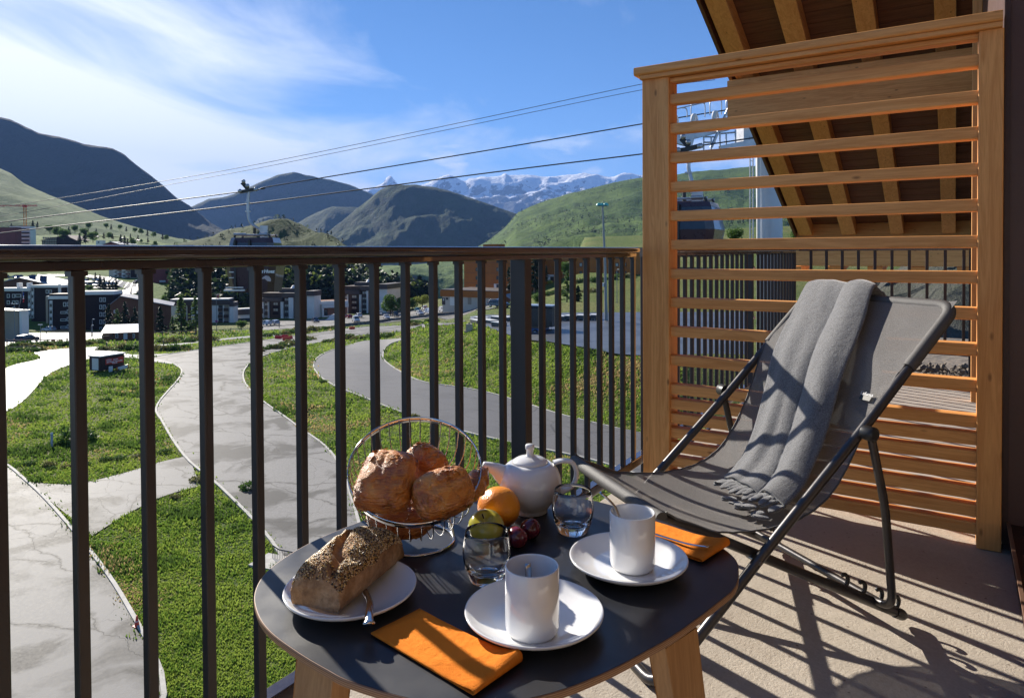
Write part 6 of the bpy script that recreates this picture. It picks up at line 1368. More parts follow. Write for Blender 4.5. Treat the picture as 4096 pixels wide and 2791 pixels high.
tree_px('larch', 2268, 1082, 1204, 'light larch on the meadow below the orange block', D=158); tree_px('spruce', 2312, 1140, 1212, 'dark spruce right of the light larch', D=156, wide=1.5); tree_px('spruce', 2228, 1180, 1224, 'small dark spruce left of the light larch', D=152); tree_px('tree', 2150, 1170, 1225, 'green bushy tree behind the covered trailer', D=165, wide=1.1); tree_px('yellow', 2200, 1116, 1140, 'yellow bush by the block entrance', D=205); tree_px('tree', 2045, 1205, 1236, 'green bushes beside the lamp post behind the trailer', D=185, wide=1.2)
tree_px('tree', 3200, 880, 965, 'bright green tree behind the pylon seen through the screen', D=60, wide=1.0); tree_px('tree', 2942, 908, 985, 'small green tree right of the gondola seen through the screen', D=80)
i = 0
for (u, vt, vb, k, D) in [(46, 893, 915, 'spruce', 640), (132, 880, 912, 'spruce', 660), (150, 884, 912, 'spruce', 660), (200, 900, 935, 'tree', 640), (232, 905, 945, 'tree', 560), (254, 915, 960, 'tree', 520), (276, 905, 940, 'spruce', 620), (300, 900, 932, 'tree', 640), (318, 930, 972, 'spruce', 500), (336, 912, 948, 'tree', 560), (342, 920, 972, 'spruce', 500), (372, 926, 968, 'tree', 500), (385, 912, 935, 'spruce', 640), (415, 930, 955, 'spruce', 560), (436, 928, 954, 'tree', 560), (450, 932, 956, 'spruce', 560), (484, 935, 972, 'spruce', 480), (498, 940, 976, 'spruce', 480), (510, 952, 980, 'spruce', 470), (522, 934, 955, 'spruce', 560), (532, 950, 980, 'tree', 470), (552, 938, 958, 'spruce', 560), (565, 955, 970, 'tree', 520), (592, 948, 970, 'spruce', 520), (622, 962, 984, 'tree', 480), (425, 892, 915, 'tree', 720), (445, 896, 918, 'spruce', 720), (480, 898, 920, 'tree', 720), (505, 905, 925, 'spruce', 720), (540, 910, 932, 'tree', 700), (565, 912, 936, 'tree', 700), (590, 918, 944, 'spruce', 690), (615, 926, 948, 'tree', 680), (650, 934, 958, 'spruce', 670), (664, 938, 960, 'tree', 670), (355, 888, 920, 'tree', 740), (275, 1072, 1100, 'tree', 330), (382, 1088, 1118, 'spruce', 330), (400, 1096, 1150, 'spruce', 300), (416, 1108, 1160, 'spruce', 292), (436, 1118, 1160, 'spruce', 288), (450, 1126, 1166, 'spruce', 285), (465, 1114, 1168, 'spruce', 282), (360, 1140, 1170, 'tree', 280), (330, 1090, 1118, 'tree', 330)]:
    tree_px(k, u, vt, vb, 'dark conifer on the town slope' if k == 'spruce' else 'rounded green tree on the town slope', D=D, group='conifers on the town slope' if k == 'spruce' else 'rounded trees on the town slope', wide=1.15)
# forest on the knoll, far too dense to count
def scatter_forest(name, label, G, n, keep, mats, seed, hs, per=26):
    P = np.array([[list(q) for q in row] for row in G]); uu, vv, zz_ = HIT[id(G)]; rg = np.random.RandomState(seed); V = []; F = []; Mi = []; k = 0; tries = 0
    while k < n and tries < n * 12:
        tries += 1; i = rg.randint(0, P.shape[0] - 1); j = rg.randint(0, P.shape[1] - 1); a, b = rg.uniform(size=2); p = P[i, j] * (1 - a) * (1 - b) + P[i + 1, j] * a * (1 - b) + P[i, j + 1] * (1 - a) * b + P[i + 1, j + 1] * a * b
        if not keep(uu[i, j], vv[i, j], p, rg): continue
        con = rg.uniform() < .6; h = rg.uniform(*hs) * (.40 if (vv[i, j] < 1060 and 'mixed' in label) else 1); r = h * (.26 if con else .36); mi = (0 if con else (1 if rg.uniform() < .75 else 2)); ph = rg.uniform(0, 6.3)
        for q in range(per):
            s = rg.uniform(0, 1); an = ph + q * 2.4
            if con: zc = h * (.08 + .9 * s); rr2 = r * (1 - s) ** .9 * rg.uniform(.6, 1.1)
            else: zc = h * (.2 + .75 * s); rr2 = r * math.sin(math.pi * min(1, .15 + s * .85)) * rg.uniform(.6, 1.1)
            c = np.array([p[0] + math.cos(an) * rr2, p[1] + math.sin(an) * rr2, p[2] + zc]); S = h * .10 * rg.uniform(.7, 1.5); A = rg.normal(size=3); A[2] *= .5; A /= np.linalg.norm(A); B_ = np.cross(A, rg.normal(size=3)); B_ /= np.linalg.norm(B_)
            o = len(V); V += [c - A * S, c + B_ * S * .8, c + A * S, c - B_ * S * .8]; F.append((o, o + 1, o + 2, o + 3)); Mi.append(mi)
        k += 1
    me = bpy.data.meshes.new(name); n_ = len(F); me.vertices.add(len(V)); me.vertices.foreach_set('co', np.array(V).reshape(-1)); me.loops.add(n_ * 4); me.loops.foreach_set('vertex_index', np.arange(n_ * 4, dtype=np.int32)); me.polygons.add(n_); me.polygons.foreach_set('loop_start', np.arange(0, n_ * 4, 4, dtype=np.int32))
    for m_ in mats: me.materials.append(m_)
    me.polygons.foreach_set('material_index', np.array(Mi, dtype=np.int32)); me.update(calc_edges=True); me.validate(); return tag(link(name, me), label, 'forest', kind='stuff')
SPF = leafmat('dark_forest_needles', (.014, .026, .014), .08); DCF = leafmat('forest_leaves', (.030, .052, .016), .18); YLF = leafmat('pale_forest_leaves', (.10, .13, .03), .3)
def kk(u, v, p, rg):
    w = .04
    if 560 < u < 1120 and 1075 < v < 1300: w = 1.
    elif 1120 <= u < 1420 and v > 1120: w = .75
    elif u >= 1420 and v > 1190: w = .4
    elif v < 1000: w = .04
    return rg.uniform() < w
scatter_forest('forest', 'dense dark mixed forest covering the slope behind the residences', KNG, 3600, kk, [SPF, DCF, YLF], 5, (6, 11))
scatter_forest('shrubland', 'dark juniper and alder scrub spotting the green mountain at the right', R3, 2600, lambda u, v, p, rg: 700 < v < 1150 and 1850 < u < 3300 and (mnoise.noise(Vector((p[0] * .006, p[1] * .006, 2))) + .6 * mnoise.noise(Vector((p[0] * .02, p[1] * .02, 7)))) > rg.uniform(.0, .45), [SPF, SPF, DCF], 6, (4, 10), 9)
# bushes along the roads
BM = []
for s_, mt in ((11, BUSHL), (12, BUSHL), (13, BUSHD)):
    rg = np.random.RandomState(s_); pts = []; sz = []
    for i in range(520):
        d = rg.normal(size=3); d /= np.linalg.norm(d); q = rg.uniform(.4, 1) ** .5; bumpy = 1 + .25 * math.sin(d[0] * 5 + s_) * math.cos(d[1] * 4); pts.append((d[0] * q * bumpy, d[1] * q * bumpy, abs(d[2]) * q * .75 * bumpy)); sz.append(rg.uniform(.07, .16))
    V, F = leaves(pts, sz, rg); m_ = MB(); m_.add(V, F); BM.append(m_.mesh('bush', mt))
brg = random.Random(8)
def bush(u, v, r, where):
    p = on_ground(u, v); k = (abs(int(u)) + int(v)) % 3; o = link('bush', BM[k], None, (p.x, p.y, p.z - .1), (0, 0, brg.uniform(0, 6))); o.scale = (r, r, r * brg.uniform(.8, 1.1)); tag(o, where, 'bush', group=where)
segs = [((1010, 1415), (1240, 1362), 16, 'low bush between the two road lanes'), ((1290, 1372), (1560, 1345), 18, 'low bush between the two road lanes'), ((640, 1372), (860, 1358), 14, 'low bush below the wooden fence'), ((1055, 1345), (1330, 1316), 18, 'low bush below the car park'), ((1640, 1302), (1750, 1280), 8, 'low bush before the stone wall'), ((400, 1402), (760, 1398), 22, 'low bush on the bank behind the banner shed'), ((40, 1384), (400, 1378), 22, 'low bush before the wet car park'), ((40, 1410), (150, 1402), 7, 'low bush on the bank at the far left'), ((200, 1880), (700, 1800), 8, 'low green bush on the left meadow'), ((420, 1600), (720, 1500), 6, 'low green bush on the left meadow'), ((60, 1850), (300, 1870), 4, 'low green bush on the left meadow'), ((2300, 1130), (2540, 1105), 12, 'shrub below the orange block'), ((2150, 1180), (2420, 1160), 8, 'shrub below the orange block')]
for (a, b_, n_, lab) in segs:
    for k in range(n_):
        t_ = (k + brg.uniform(0, .9)) / n_; u = a[0] + (b_[0] - a[0]) * t_; v = a[1] + (b_[1] - a[1]) * t_ + brg.uniform(-5, 5); D = (np.array(on_ground(u, v)) - CAM) @ FW; bush(u, v, brg.uniform(.6, 1.25) * (.6 + D / 200) * (.6 if v > 1450 else 1), lab)
for u, v, r in ((1000, 1955, .75), (795, 1925, .7), (700, 1990, .5), (1660, 1672, .6), (300, 1768, 1.5), (1290, 1530, .6)): bush(u, v, r, 'rounded bush standing alone in the grass')
# ================================================================ VEHICLES
TYRE = plain('tyre_rubber', (.02, .02, .02), .8); RIM = plain('alloy_rim', (.45, .45, .45), .35, .8); LAMPG = plain('headlamp_glass', (.6, .62, .65), .1, .3); REDL = plain('tail_lamp', (.45, .01, .01), .2)
GL = plain('dark_car_glass', (.02, .026, .032), .05, 0, .1, spec=.9)
def carpaint(name, c): return plain(name, c, .25, .1, .02, 3, coat=.8)
PROF = {  # lower body outline and cabin outline (x forward, z), metres
 'hatch': ([(-2.0, .35), (-2.02, .75), (-1.9, .95), (.95, .98), (1.75, .82), (1.98, .62), (1.95, .32)], [(-1.9, .94), (-1.62, 1.40), (-.3, 1.50), (.25, 1.42), (1.0, .97)], 1.72),
 'suv': ([(-2.25, .42), (-2.28, .85), (-2.15, 1.08), (1.05, 1.10), (1.98, .98), (2.22, .72), (2.2, .38)], [(-2.15, 1.07), (-1.9, 1.58), (-.3, 1.68), (.4, 1.60), (1.15, 1.09)], 1.86),
 'van': ([(-2.3, .4), (-2.32, .9), (-2.28, 1.15), (1.25, 1.12), (2.05, .95), (2.3, .70), (2.28, .35)], [(-2.28, 1.14), (-2.22, 1.88), (-.2, 1.95), (.75, 1.86), (1.45, 1.10)], 1.90),
 'offroad': ([(-2.1, .5), (-2.12, .9), (-2.1, 1.12), (1.1, 1.14), (2.0, 1.10), (2.05, .8), (2.03, .48)], [(-2.1, 1.12), (-2.02, 1.86), (-.2, 1.92), (.55, 1.88), (.82, 1.13)], 1.80),
 'pickup': ([(-2.55, .5), (-2.58, .8), (-2.55, 1.08), (1.2, 1.08), (2.25, .98), (2.45, .75), (2.42, .45)], [(-.75, 1.07), (-.65, 1.66), (.1, 1.74), (.6, 1.66), (1.35, 1.07)], 1.85)}
def extrude(mb, out, w, inset_top=0.0, mi=0):
    n = len(out); zt = max(z for _, z in out); zb = min(z for _, z in out)
    def y(z): return w / 2 - inset_top * (z - zb) / max(zt - zb, .01)
    L = [(x, -y(z), z) for x, z in out]; R_ = [(x, y(z), z) for x, z in out]
    mb.add(L + R_, [tuple(range(n)), tuple(range(2 * n - 1, n - 1, -1))] + [(i, n + i, n + (i + 1) % n, (i + 1) % n) for i in range(n)], mi)
def car_root(kind, paint, label, lights=True):
    lo, ca, w = PROF[kind]; t = thing('parked_car' if kind not in ('van',) else 'parked_van', label, {'van': 'van', 'pickup': 'pickup'}.get(kind, 'car'), group='vehicles on the car park and streets')
    m = MB(); extrude(m, lo, w, .10); body = obj('body', m, paint, t); bv = body.modifiers.new('b', 'BEVEL'); bv.width = .10; bv.segments = 2
    m = MB(); cab = [(x, z) for x, z in ca]; extrude(m, cab, w - .14, .20); cb = obj('cabin', m, paint, t); bv = cb.modifiers.new('b', 'BEVEL'); bv.width = .06; bv.segments = 2
    # panes just proud of the cabin faces
    a, b_, c, d, e = ca; zt = max(z for _, z in ca); zb = ca[0][1]
    def yy(z, out): return (w - .14) / 2 - .20 * (z - zb) / (zt - zb) + out
    m = MB(); p0 = Vector((d[0], 0, d[1])); p1 = Vector((e[0], 0, e[1])); q0 = p0.lerp(p1, .10); q1 = p0.lerp(p1, .90); off = Vector((.03, 0, .03)); m.add([q0 + Vector((0, -yy(q0.z, -.1), 0)) + off, q0 + Vector((0, yy(q0.z, -.1), 0)) + off, q1 + Vector((0, yy(q1.z, -.08), 0)) + off, q1 + Vector((0, -yy(q1.z, -.08), 0)) + off], [(0, 1, 2, 3)]); obj('windscreen', m, GL, t)
    m = MB(); p0 = Vector((b_[0], 0, b_[1])); p1 = Vector((a[0], 0, a[1])); q0 = p0.lerp(p1, .12); q1 = p0.lerp(p1, .75); off = Vector((-.03, 0, .01)); m.add([q0 + Vector((0, -yy(q0.z, -.1), 0)) + off, q0 + Vector((0, yy(q0.z, -.1), 0)) + off, q1 + Vector((0, yy(q1.z, -.1), 0)) + off, q1 + Vector((0, -yy(q1.z, -.1), 0)) + off], [(0, 1, 2, 3)])
    if kind != 'van': obj('rear_window', m, GL, t)
    for sgn in (-1, 1):
        z0, z1 = zb + .06, zt - .12; xs = [(.1, .93), (-1.0, .0)] if kind == 'van' else [(.05, .93), (-1.0, -.05)]
        for (xa, xb) in (xs[:1] if kind in ('van', 'pickup') else xs):
            f = lambda x, z: (x, sgn * (yy(z, .025)), z); k_ = .42 if xb > .5 else .1
            m = MB(); m.add([f(xa, z0), f(xb, z0), f(xb - k_ * 1.2, z1), f(xa, z1)], [(0, 1, 2, 3)]); obj('side_window', m, GL, t)
    for x in (lo[0][0] + .75, lo[-1][0] - .80):
        for sgn in (-1, 1):
            tw = obj('wheel', MB().lathe([(.12, -.10), (.28, -.10), (.34, -.06), (.34, .06), (.28, .10), (.12, .10)], 18, M=Matrix.Translation((x, sgn * (w / 2 - .08), .34)) @ Matrix.Rotation(R(90), 4, 'X')), TYRE, t)
            obj('rim', MB().lathe([(0, .105), (.2, .105), (.215, .10), (.2, -.105), (0, -.105)], 12, M=Matrix.Translation((x, sgn * (w / 2 - .075), .34)) @ Matrix.Rotation(R(90), 4, 'X')), RIM, tw)
    for sgn in (-1, 1):
        obj('headlight', MB().box((lo[-2][0] - .22, sgn * w * .33 - .18, lo[-2][1] + .02), (lo[-2][0] + .012, sgn * w * .33 + .18, lo[-2][1] + .17)), LAMPG, t)
        obj('tail_light', MB().box((lo[1][0] - .02, sgn * w * .40 - .10, .80), (lo[1][0] + .1, sgn * w * .40 + .10, 1.02)), REDL, t)
    obj('grille', MB().box((lo[-2][0] - .1, -.45, .45), (lo[-2][0] + .02, .45, .62)), BLACKP, t)
    if kind == 'pickup': obj('load_bed', MB().box((-2.5, -.75, 1.0), (-.85, .75, 1.085)), BLACKP, t)
    return t
W_ = carpaint('white_car_paint', (.62, .62, .62)); S_P = carpaint('silver_car_paint', (.34, .35, .37)); N_P = carpaint('navy_car_paint', (.012, .025, .07)); R_P = carpaint('red_car_paint', (.28, .012, .02)); K_P = carpaint('black_car_paint', (.015, .015, .018)); T_P = carpaint('teal_car_paint', (.01, .20, .26)); B_P = carpaint('pale_blue_car_paint', (.30, .36, .42))
vaz = R(YAW)
cars = [('suv', W_, 1060, 1302, 92, 'white car seen from behind at the left end of the car park'), ('suv', S_P, 1098, 1300, 70, 'pale grey estate parked right beside the leftmost white car'), ('suv', N_P, 1262, 1290, 232, 'navy blue car alone before the entrance building'), ('hatch', S_P, 1334, 1278, 250, 'grey car beside the white tent by the entrance'), ('hatch', R_P, 1394, 1274, 60, 'red car behind the white van'), ('suv', W_, 1434, 1270, 52, 'white suv right of the red car'), ('van', W_, 1424, 1288, 228, 'white van before the red car and white suv'), ('hatch', W_, 1520, 1262, 215, 'white car half hidden behind the broadleaf tree side'), ('hatch', W_, 1546, 1276, 228, 'white hatchback behind the stone wall at its left part'), ('offroad', K_P, 1582, 1268, 228, 'boxy black off-roader behind the stone wall'), ('suv', K_P, 1582, 1252, 230, 'black estate in the back row behind the off-roader'), ('hatch', T_P, 1668, 1246, 40, 'bright teal car in the back row'), ('hatch', W_, 1680, 1260, 230, 'small white car in front of the teal one'), ('pickup', W_, 1700, 1242, 45, 'white pickup right of the teal car'), ('van', W_, 1716, 1256, 60, 'white van in the front row left of the annex'), ('van', W_, 1774, 1250, 228, 'white minibus nearest the annex'), ('suv', S_P, 1978, 1222, 240, 'silver off-roader on the ramp right of the annex'), ('suv', K_P, 1996, 1232, 250, 'dark car below the silver one on the ramp'), ('hatch', B_P, 196, 1326, 98, 'pale blue car parked by the dark apartment block'), ('suv', K_P, 108, 1373, 20, 'dark car behind the fence by the beige hall')]
for kind, pt, u, v, az, lab in cars:
    t = car_root(kind, pt, lab); p = on_ground(u, v); t.location = (p.x, p.y, p.z + .09); t.rotation_euler = (0, 0, vaz + R(az - 45 + 20))
for k, (u, v, pt, lab) in enumerate(((385, 1130, W_, 'white car on the upper town terrace'), (408, 1148, W_, 'white car by the small spruces on the terrace'), (432, 1149, B_P, 'blue car right of the white one on the terrace'), (545, 1140, K_P, 'large black car on the town street bend'))):
    t = car_root('suv', pt, lab); pr_ = HIT[id(TWG)]; d = (pr_[0] - u) ** 2 + (pr_[1] - v) ** 2; i = np.unravel_index(d.argmin(), d.shape); t.location = tuple(Vector(at_d(u, v, pr_[2][i])) + Vector((0, 0, .9))); t.rotation_euler = (0, 0, vaz + R(60 + 40 * k))
_r = random.Random(12)
for row, (x0, x1, v0, n_) in enumerate(((150, 470, 1144, 9), (30, 420, 1130, 8), (-40, 150, 1113, 5))):
    for q in range(n_):
        u = x0 + (x1 - x0) * (q + _r.uniform(.2, .8)) / n_; base = _r.choice([W_, S_P, K_P, B_P, N_P, W_])
        lo, ca, w = PROF['hatch']; t = thing('parked_car', 'small parked car on the %s terrace of the town' % ('lowest', 'middle', 'upper')[row], 'car', group='vehicles on the car park and streets')
        m = MB(); extrude(m, lo, w, .10); obj('body', m, base, t); m = MB(); extrude(m, ca, w - .14, .20); obj('cabin', m, GL, t)
        pr_ = HIT[id(TWG)]; d = (pr_[0] - u) ** 2 + (pr_[1] - v0) ** 2; i = np.unravel_index(d.argmin(), d.shape); t.location = tuple(Vector(at_d(u, v0, pr_[2][i])) + Vector((0, 0, .5))); t.rotation_euler = (0, 0, _r.uniform(0, 3))
# white arched shelter by the entrance
p = on_ground(1328, 1280); m = MB(); m.add([(-2, -1.5, 0), (2.6, -1.5, 0), (2.2, -1.2, 2.4), (.2, -1.2, 1.9), (-2, 1.5, 0), (2.6, 1.5, 0), (2.2, 1.2, 2.4), (.2, 1.2, 1.9)], [(0, 1, 2, 3), (4, 7, 6, 5), (0, 3, 7, 4), (1, 5, 6, 2), (3, 2, 6, 7)])
tag(obj('tent', m, WFRM, None, (p.x, p.y, p.z + .09), (0, 0, vaz + R(-90))), 'small white slanted shelter by the entrance ramp', 'shelter')

# ---------------------------------------------------------------- covered trailer
def at_px(u, v): p = on_ground(u, v); return p, (np.array(p) - CAM) @ FW
BLUE = plain('blue_chassis_paint', (.02, .07, .20), .5); TARP = plain('black_tarpaulin', (.022, .022, .026), .45, 0, .3, 2, .5, 3, bdist=.08)
A_, DA = at_px(2040, 1342); Bq, DB = at_px(2208, 1326)
TR = thing('covered_trailer', 'flatbed trailer under a black tarpaulin on the parking lot', 'trailer', (A_.x, A_.y, A_.z + .06), math.atan2(Bq.y - A_.y, Bq.x - A_.x)); Lt = (Bq.xy - A_.xy).length; k = DA / F_
m = MB(); nx = 14; pr_ = []
for i in range(nx + 1):
    x = Lt * i / nx; s = .06 * math.sin(i * 2.3); pr_.append([(x, s, 38 * k), (x, s - .04, 60 * k), (x, s, (108 + 4 * i / nx) * k), (x, .25 + s, (111 + 4 * i / nx) * k), (x, 2.2, (116 + 4 * i / nx) * k), (x, 2.4, 38 * k)])
m.grid(pr_, 0, False); m.add(pr_[0], [tuple(range(6))]); m.add(pr_[-1], [tuple(range(5, -1, -1))]); obj('tarpaulin', m, TARP, TR)
obj('roof_sheet', MB().box((0, .2, 117 * k), (Lt, 2.3, 122 * k)), plain('pale_blue_sheet', (.30, .36, .44), .35), TR)
obj('load_bed', MB().box((0, .05, 33 * k), (Lt * .86, 2.35, 37 * k)), plain('grey_timber_bed', (.12, .09, .07), .7), TR); obj('chassis', MB().box((.1, .2, 14 * k), (Lt * .80, 2.2, 31 * k)), BLUE, TR)
for x in (.62, .70):
    for y in (.12, 2.3): w = obj('wheel', MB().lathe([(.12, -.12), (.34, -.12), (.42, -.07), (.42, .07), (.34, .12), (.12, .12)], 20, M=Matrix.Translation((Lt * .60 + (x - .62) * 0, y, .42)) @ Matrix.Rotation(R(90), 4, 'X')), TYRE, TR) if x == .62 else None; (obj('rim', MB().lathe([(0, .13), (.22, .13), (.25, .11), (.22, -.13), (0, -.13)], 14, M=Matrix.Translation((Lt * .60, y, .42)) @ Matrix.Rotation(R(90), 4, 'X')), RIM, w) if w else None)
for x in (.03, .97): obj('prop_leg', MB().tube([(Lt * x, .3, 0), (Lt * x, .3, 33 * k)], .04, 6), STEEL, TR)
obj('drawbar', MB().tube([(Lt * .86, 1.2, .8), (Lt * 1.12, 1.2, .75)], .08, 8), STEEL, TR)
# grey wrapped pallets of matting, standing in rows
PALM = plain('grey_netting_wrap', (.075, .08, .088), .6, 0, .35, 3); PALT = plain('pale_pallet_cover', (.60, .60, .58), .5, 0, .1, 2)
for u0, u1, v, hh, lab in ((1880, 1908, 1297, 20, 'grey wrapped pallet nearest the stone marker'), (1896, 1925, 1290, 22, 'grey wrapped pallet behind the first ones by the bank'), (1915, 1962, 1296, 19, 'wide grey wrapped pallet left of the lone front one'), (1962, 2000, 1286, 20, 'grey wrapped pallet at the back left of the trailer'), (1964, 1999, 1310, 22, 'lone grey pallet in front, left of the trailer'), (2002, 2030, 1288, 20, 'grey wrapped pallet just behind the trailer drawbar'), (2206, 2253, 1286, 22, 'grey wrapped pallet right of the trailer'), (2256, 2302, 1284, 21, 'grey wrapped pallet second right of the trailer'), (2306, 2358, 1283, 22, 'grey wrapped pallet on a white skid before the larch'), (2362, 2392, 1281, 21, 'rightmost grey wrapped pallet beside the tall mast')):
    a, Da = at_px(u0, v); b_, _ = at_px(u1, v); t = thing('wrapped_pallet', lab, 'pallet', (a.x, a.y, a.z + .06), math.atan2(b_.y - a.y, b_.x - a.x), 'grey wrapped pallets in rows on the parking lot'); L_ = (b_.xy - a.xy).length; h_ = hh * Da / F_
    m = MB(); m.box((0, 0, .16), (L_, 1.5, h_ - .09)); o = obj('wrapped_stack', m, PALM, t); o.modifiers.new('b', 'BEVEL').width = .06
    obj('cover', MB().box((-.05, -.05, h_ - .088), (L_ + .05, 1.55, h_)), PALT, t)
    for x in (.1, L_ * .5, L_ - .2): obj('skid', MB().box((x, -.04, 0), (x + .14, 1.5, .155)), PALT, t)
# concrete marker stone
p, D = at_px(1876, 1325); k = D / F_; m = MB(); m.add([(-14 * k, -.5, 0), (16 * k, -.5, 0), (16 * k, .7, 0), (-14 * k, .7, 0), (-10 * k, -.3, 30 * k), (12 * k, -.3, 30 * k), (12 * k, .4, 30 * k), (-10 * k, .4, 30 * k)], [(0, 1, 5, 4), (1, 2, 6, 5), (2, 3, 7, 6), (3, 0, 4, 7), (4, 5, 6, 7)])
ST = plain('sandstone_block', (.42, .35, .25), .85, 0, .2, 3, .4, 8, bdist=.03); t = thing('marker_stone', 'tapered sandstone marker on the bank edge by the parking lot', 'marker stone', (p.x, p.y, p.z), vaz - R(90)); obj('block', m, ST, t); obj('base_slab', MB().box((-18 * k, -.7, -.1), (8 * k, -.3, .16)), ST, t); obj('iron_cap', MB().lathe([(0, .22), (.10, .2), (.14, 0)], 8, c=(0, 0, 30 * k)), STEEL, t)

# ---------------------------------------------------------------- road barriers, cones, signs, posts
ORP = plain('orange_plastic', (.70, .06, .02), .45, 0, .1, 3); REP = plain('red_plastic', (.55, .02, .025), .45, 0, .1, 3)
def barrier(u, v, rz, mat, lab):
    p, D = at_px(u, v); t = thing('road_barrier', lab, 'barrier', (p.x, p.y, p.z + .07), rz, 'plastic water barriers on the road')
    m = MB(); sec = [(-.25, 0), (-.25, .18), (-.10, .40), (-.09, .72), (.09, .72), (.10, .40), (.25, .18), (.25, 0)]; n = len(sec); vs_ = [(x, y, z) for x in (-.72, .72) for y, z in sec]; m.add(vs_, [(i, (i + 1) % n, n + (i + 1) % n, n + i) for i in range(n)] + [tuple(range(n))[::-1], tuple(range(n, 2 * n))]); o = obj('shell', m, mat, t); o.modifiers.new('b', 'BEVEL').width = .03
    for x in (-.35, .35): obj('filler_cap', MB().lathe([(0, .04), (.05, .04), (.06, 0)], 8, c=(x, 0, .722)), mat, t)
    obj('lug', MB().box((.722, -.06, .2), (.80, .06, .6)), mat, t); return t
va = vaz - R(90)
for a in ((1113, 1356, va, REP, 'red barrier leftmost of the cluster at the road edge'), (1140, 1353, va + .1, REP, 'red barrier at the back of the cluster'), (1144, 1363, va + .35, ORP, 'orange barrier in front of the cluster'), (1160, 1357, va + 1.2, ORP, 'orange barrier turned sideways at the right of the cluster'), (1408, 1318, va, ORP, 'single orange barrier below the white van')): barrier(*a)
def cone(u, v, h, lab):
    p, D = at_px(u, v); t = thing('traffic_cone', lab, 'cone', (p.x, p.y, p.z + .055)); obj('base', MB().box((-h * .3, -h * .3, 0), (h * .3, h * .3, h * .06)), ORP, t)
    obj('cone_body', MB().lathe([(h * .22, h * .063), (h * .06, h), (0, h)], 14), ORP, t); obj('white_band', MB().lathe([(h * .155, h * .45), (h * .112, h * .68)], 14), WFRM, t)
cone(548, 2508, .42, 'small orange traffic cone on the edge of the lower road')
p, D = at_px(208, 1790); k = D / F_; t = thing('bollard', 'short grey metal post in the left meadow', 'post', (p.x, p.y, p.z)); obj('tube', MB().lathe([(4.2 * k, 0), (4.2 * k, 58 * k), (0, 59 * k)], 14), plain('grey_post_paint', (.30, .31, .33), .4, .3), t); obj('cap', MB().lathe([(4.6 * k, 55 * k), (4.6 * k, 60 * k), (0, 62 * k)], 14), WFRM, t)
def lamp(u, vt, vb, lab, D=None, arm=6, sign=None, r=.07, heads=1, off=0.06):
    if D is None: p, D = at_px(u, vb)
    else: p = Vector(at_d(u, vb, D))
    k = D / F_; H = (vb - vt) * k; t = thing('street_lamp', lab, 'street lamp', (p.x, p.y, p.z + off - .1), vaz - R(90)); GP = LAMPP
    obj('pole', MB().tube([(0, 0, 0), (0, 0, H * .5), (0, 0, H)], [r * 1.3, r, r * .7], 10), GP, t)
    for s in ((-1, 1) if heads == 2 else (1,)):
        obj('arm', MB().tube([(0, 0, H * .985), (s * arm * k * .5, 0, H), (s * arm * k, 0, H)], r * .5, 6), GP, t); obj('lamp_head', MB().lathe([(0, -.09), (.16, -.07), (.22, 0), (.13, .11), (0, .14)], 10, c=(s * arm * k, 0, H)), WFRM, t)
    if sign:
        vz, col, ring = sign; z = (vb - vz) * k; M_ = Matrix.Translation((0, -.10, z)) @ Matrix.Rotation(R(90), 4, 'X')
        s_ = obj('round_sign', MB().lathe([(0, 0), (.34, 0), (.34, .03), (0, .03)], 20, M=M_), ring, t); obj('sign_face', MB().lathe([(0, .034), (.25, .034)], 20, M=M_), col, s_)
        if col is SBLUE: obj('sign_slash', MB().box((-.24, -.15, z - .035), (.24, -.139, z + .035)), ring, s_)
    return t
LAMPP = plain('galvanised_pole', (.20, .22, .235), .45, .4); SBLUE = plain('sign_blue', (.02, .06, .28), .4); SRED = plain('sign_red', (.50, .015, .02), .4); TURQ = plain('turquoise_lamp_dome', (.10, .42, .38), .4)
lamp(867, 1178, 1332, 'street lamp with a no parking sign before the white residence', sign=(1284, SBLUE, SRED), D=190)
lamp(2050, 1093, 1236, 'street lamp carrying a round red sign behind the trailer', D=175, sign=(1197, SBLUE, SRED)); lamp(2468, 1077, 1240, 'slim street lamp on the meadow right of the tall mast', D=150)
lamp(163, 1298, 1376, 'short street lamp on the wet car park at the left', heads=2, arm=5); lamp(60, 1214, 1376, 'tall twin lamp post in front of the beige hall', D=142, heads=2, arm=9); lamp(370, 1276, 1346, 'street lamp before the nearest dark block', D=170); lamp(366, 1300, 1350, 'shorter street lamp left of its neighbour by the dark block', D=165)
p, D = at_px(2425, 1284); k = D / F_; t = thing('lamp_mast', 'very tall grey mast topped by turquoise lamp domes on the parking lot', 'lamp mast', (p.x, p.y, p.z + .05), vaz - R(90)); H = 458 * k
obj('mast', MB().tube([(0, 0, 0), (-4 * k, 0, H * .5), (-13 * k, 0, H)], [.25, .18, .12], 14), LAMPP, t)
for i, dx in enumerate((-14, 0, 13)):
    m = MB().lathe([(12 * k, 0), (12 * k, 2 * k), (9 * k, 8 * k), (4 * k, 11 * k), (0, 11.5 * k)], 16, c=((dx - 13) * k, .3 * (i % 2), H + 1 * k)); obj('lamp_dome', m, TURQ, t)
obj('head_ring', MB().tube([(-30 * k, 0, H), (4 * k, 0, H)], .09, 8), LAMPP, t); obj('control_box', MB().box((-.9, -.35, H * .30), (-.32, .1, H * .33)), WFRM, t)
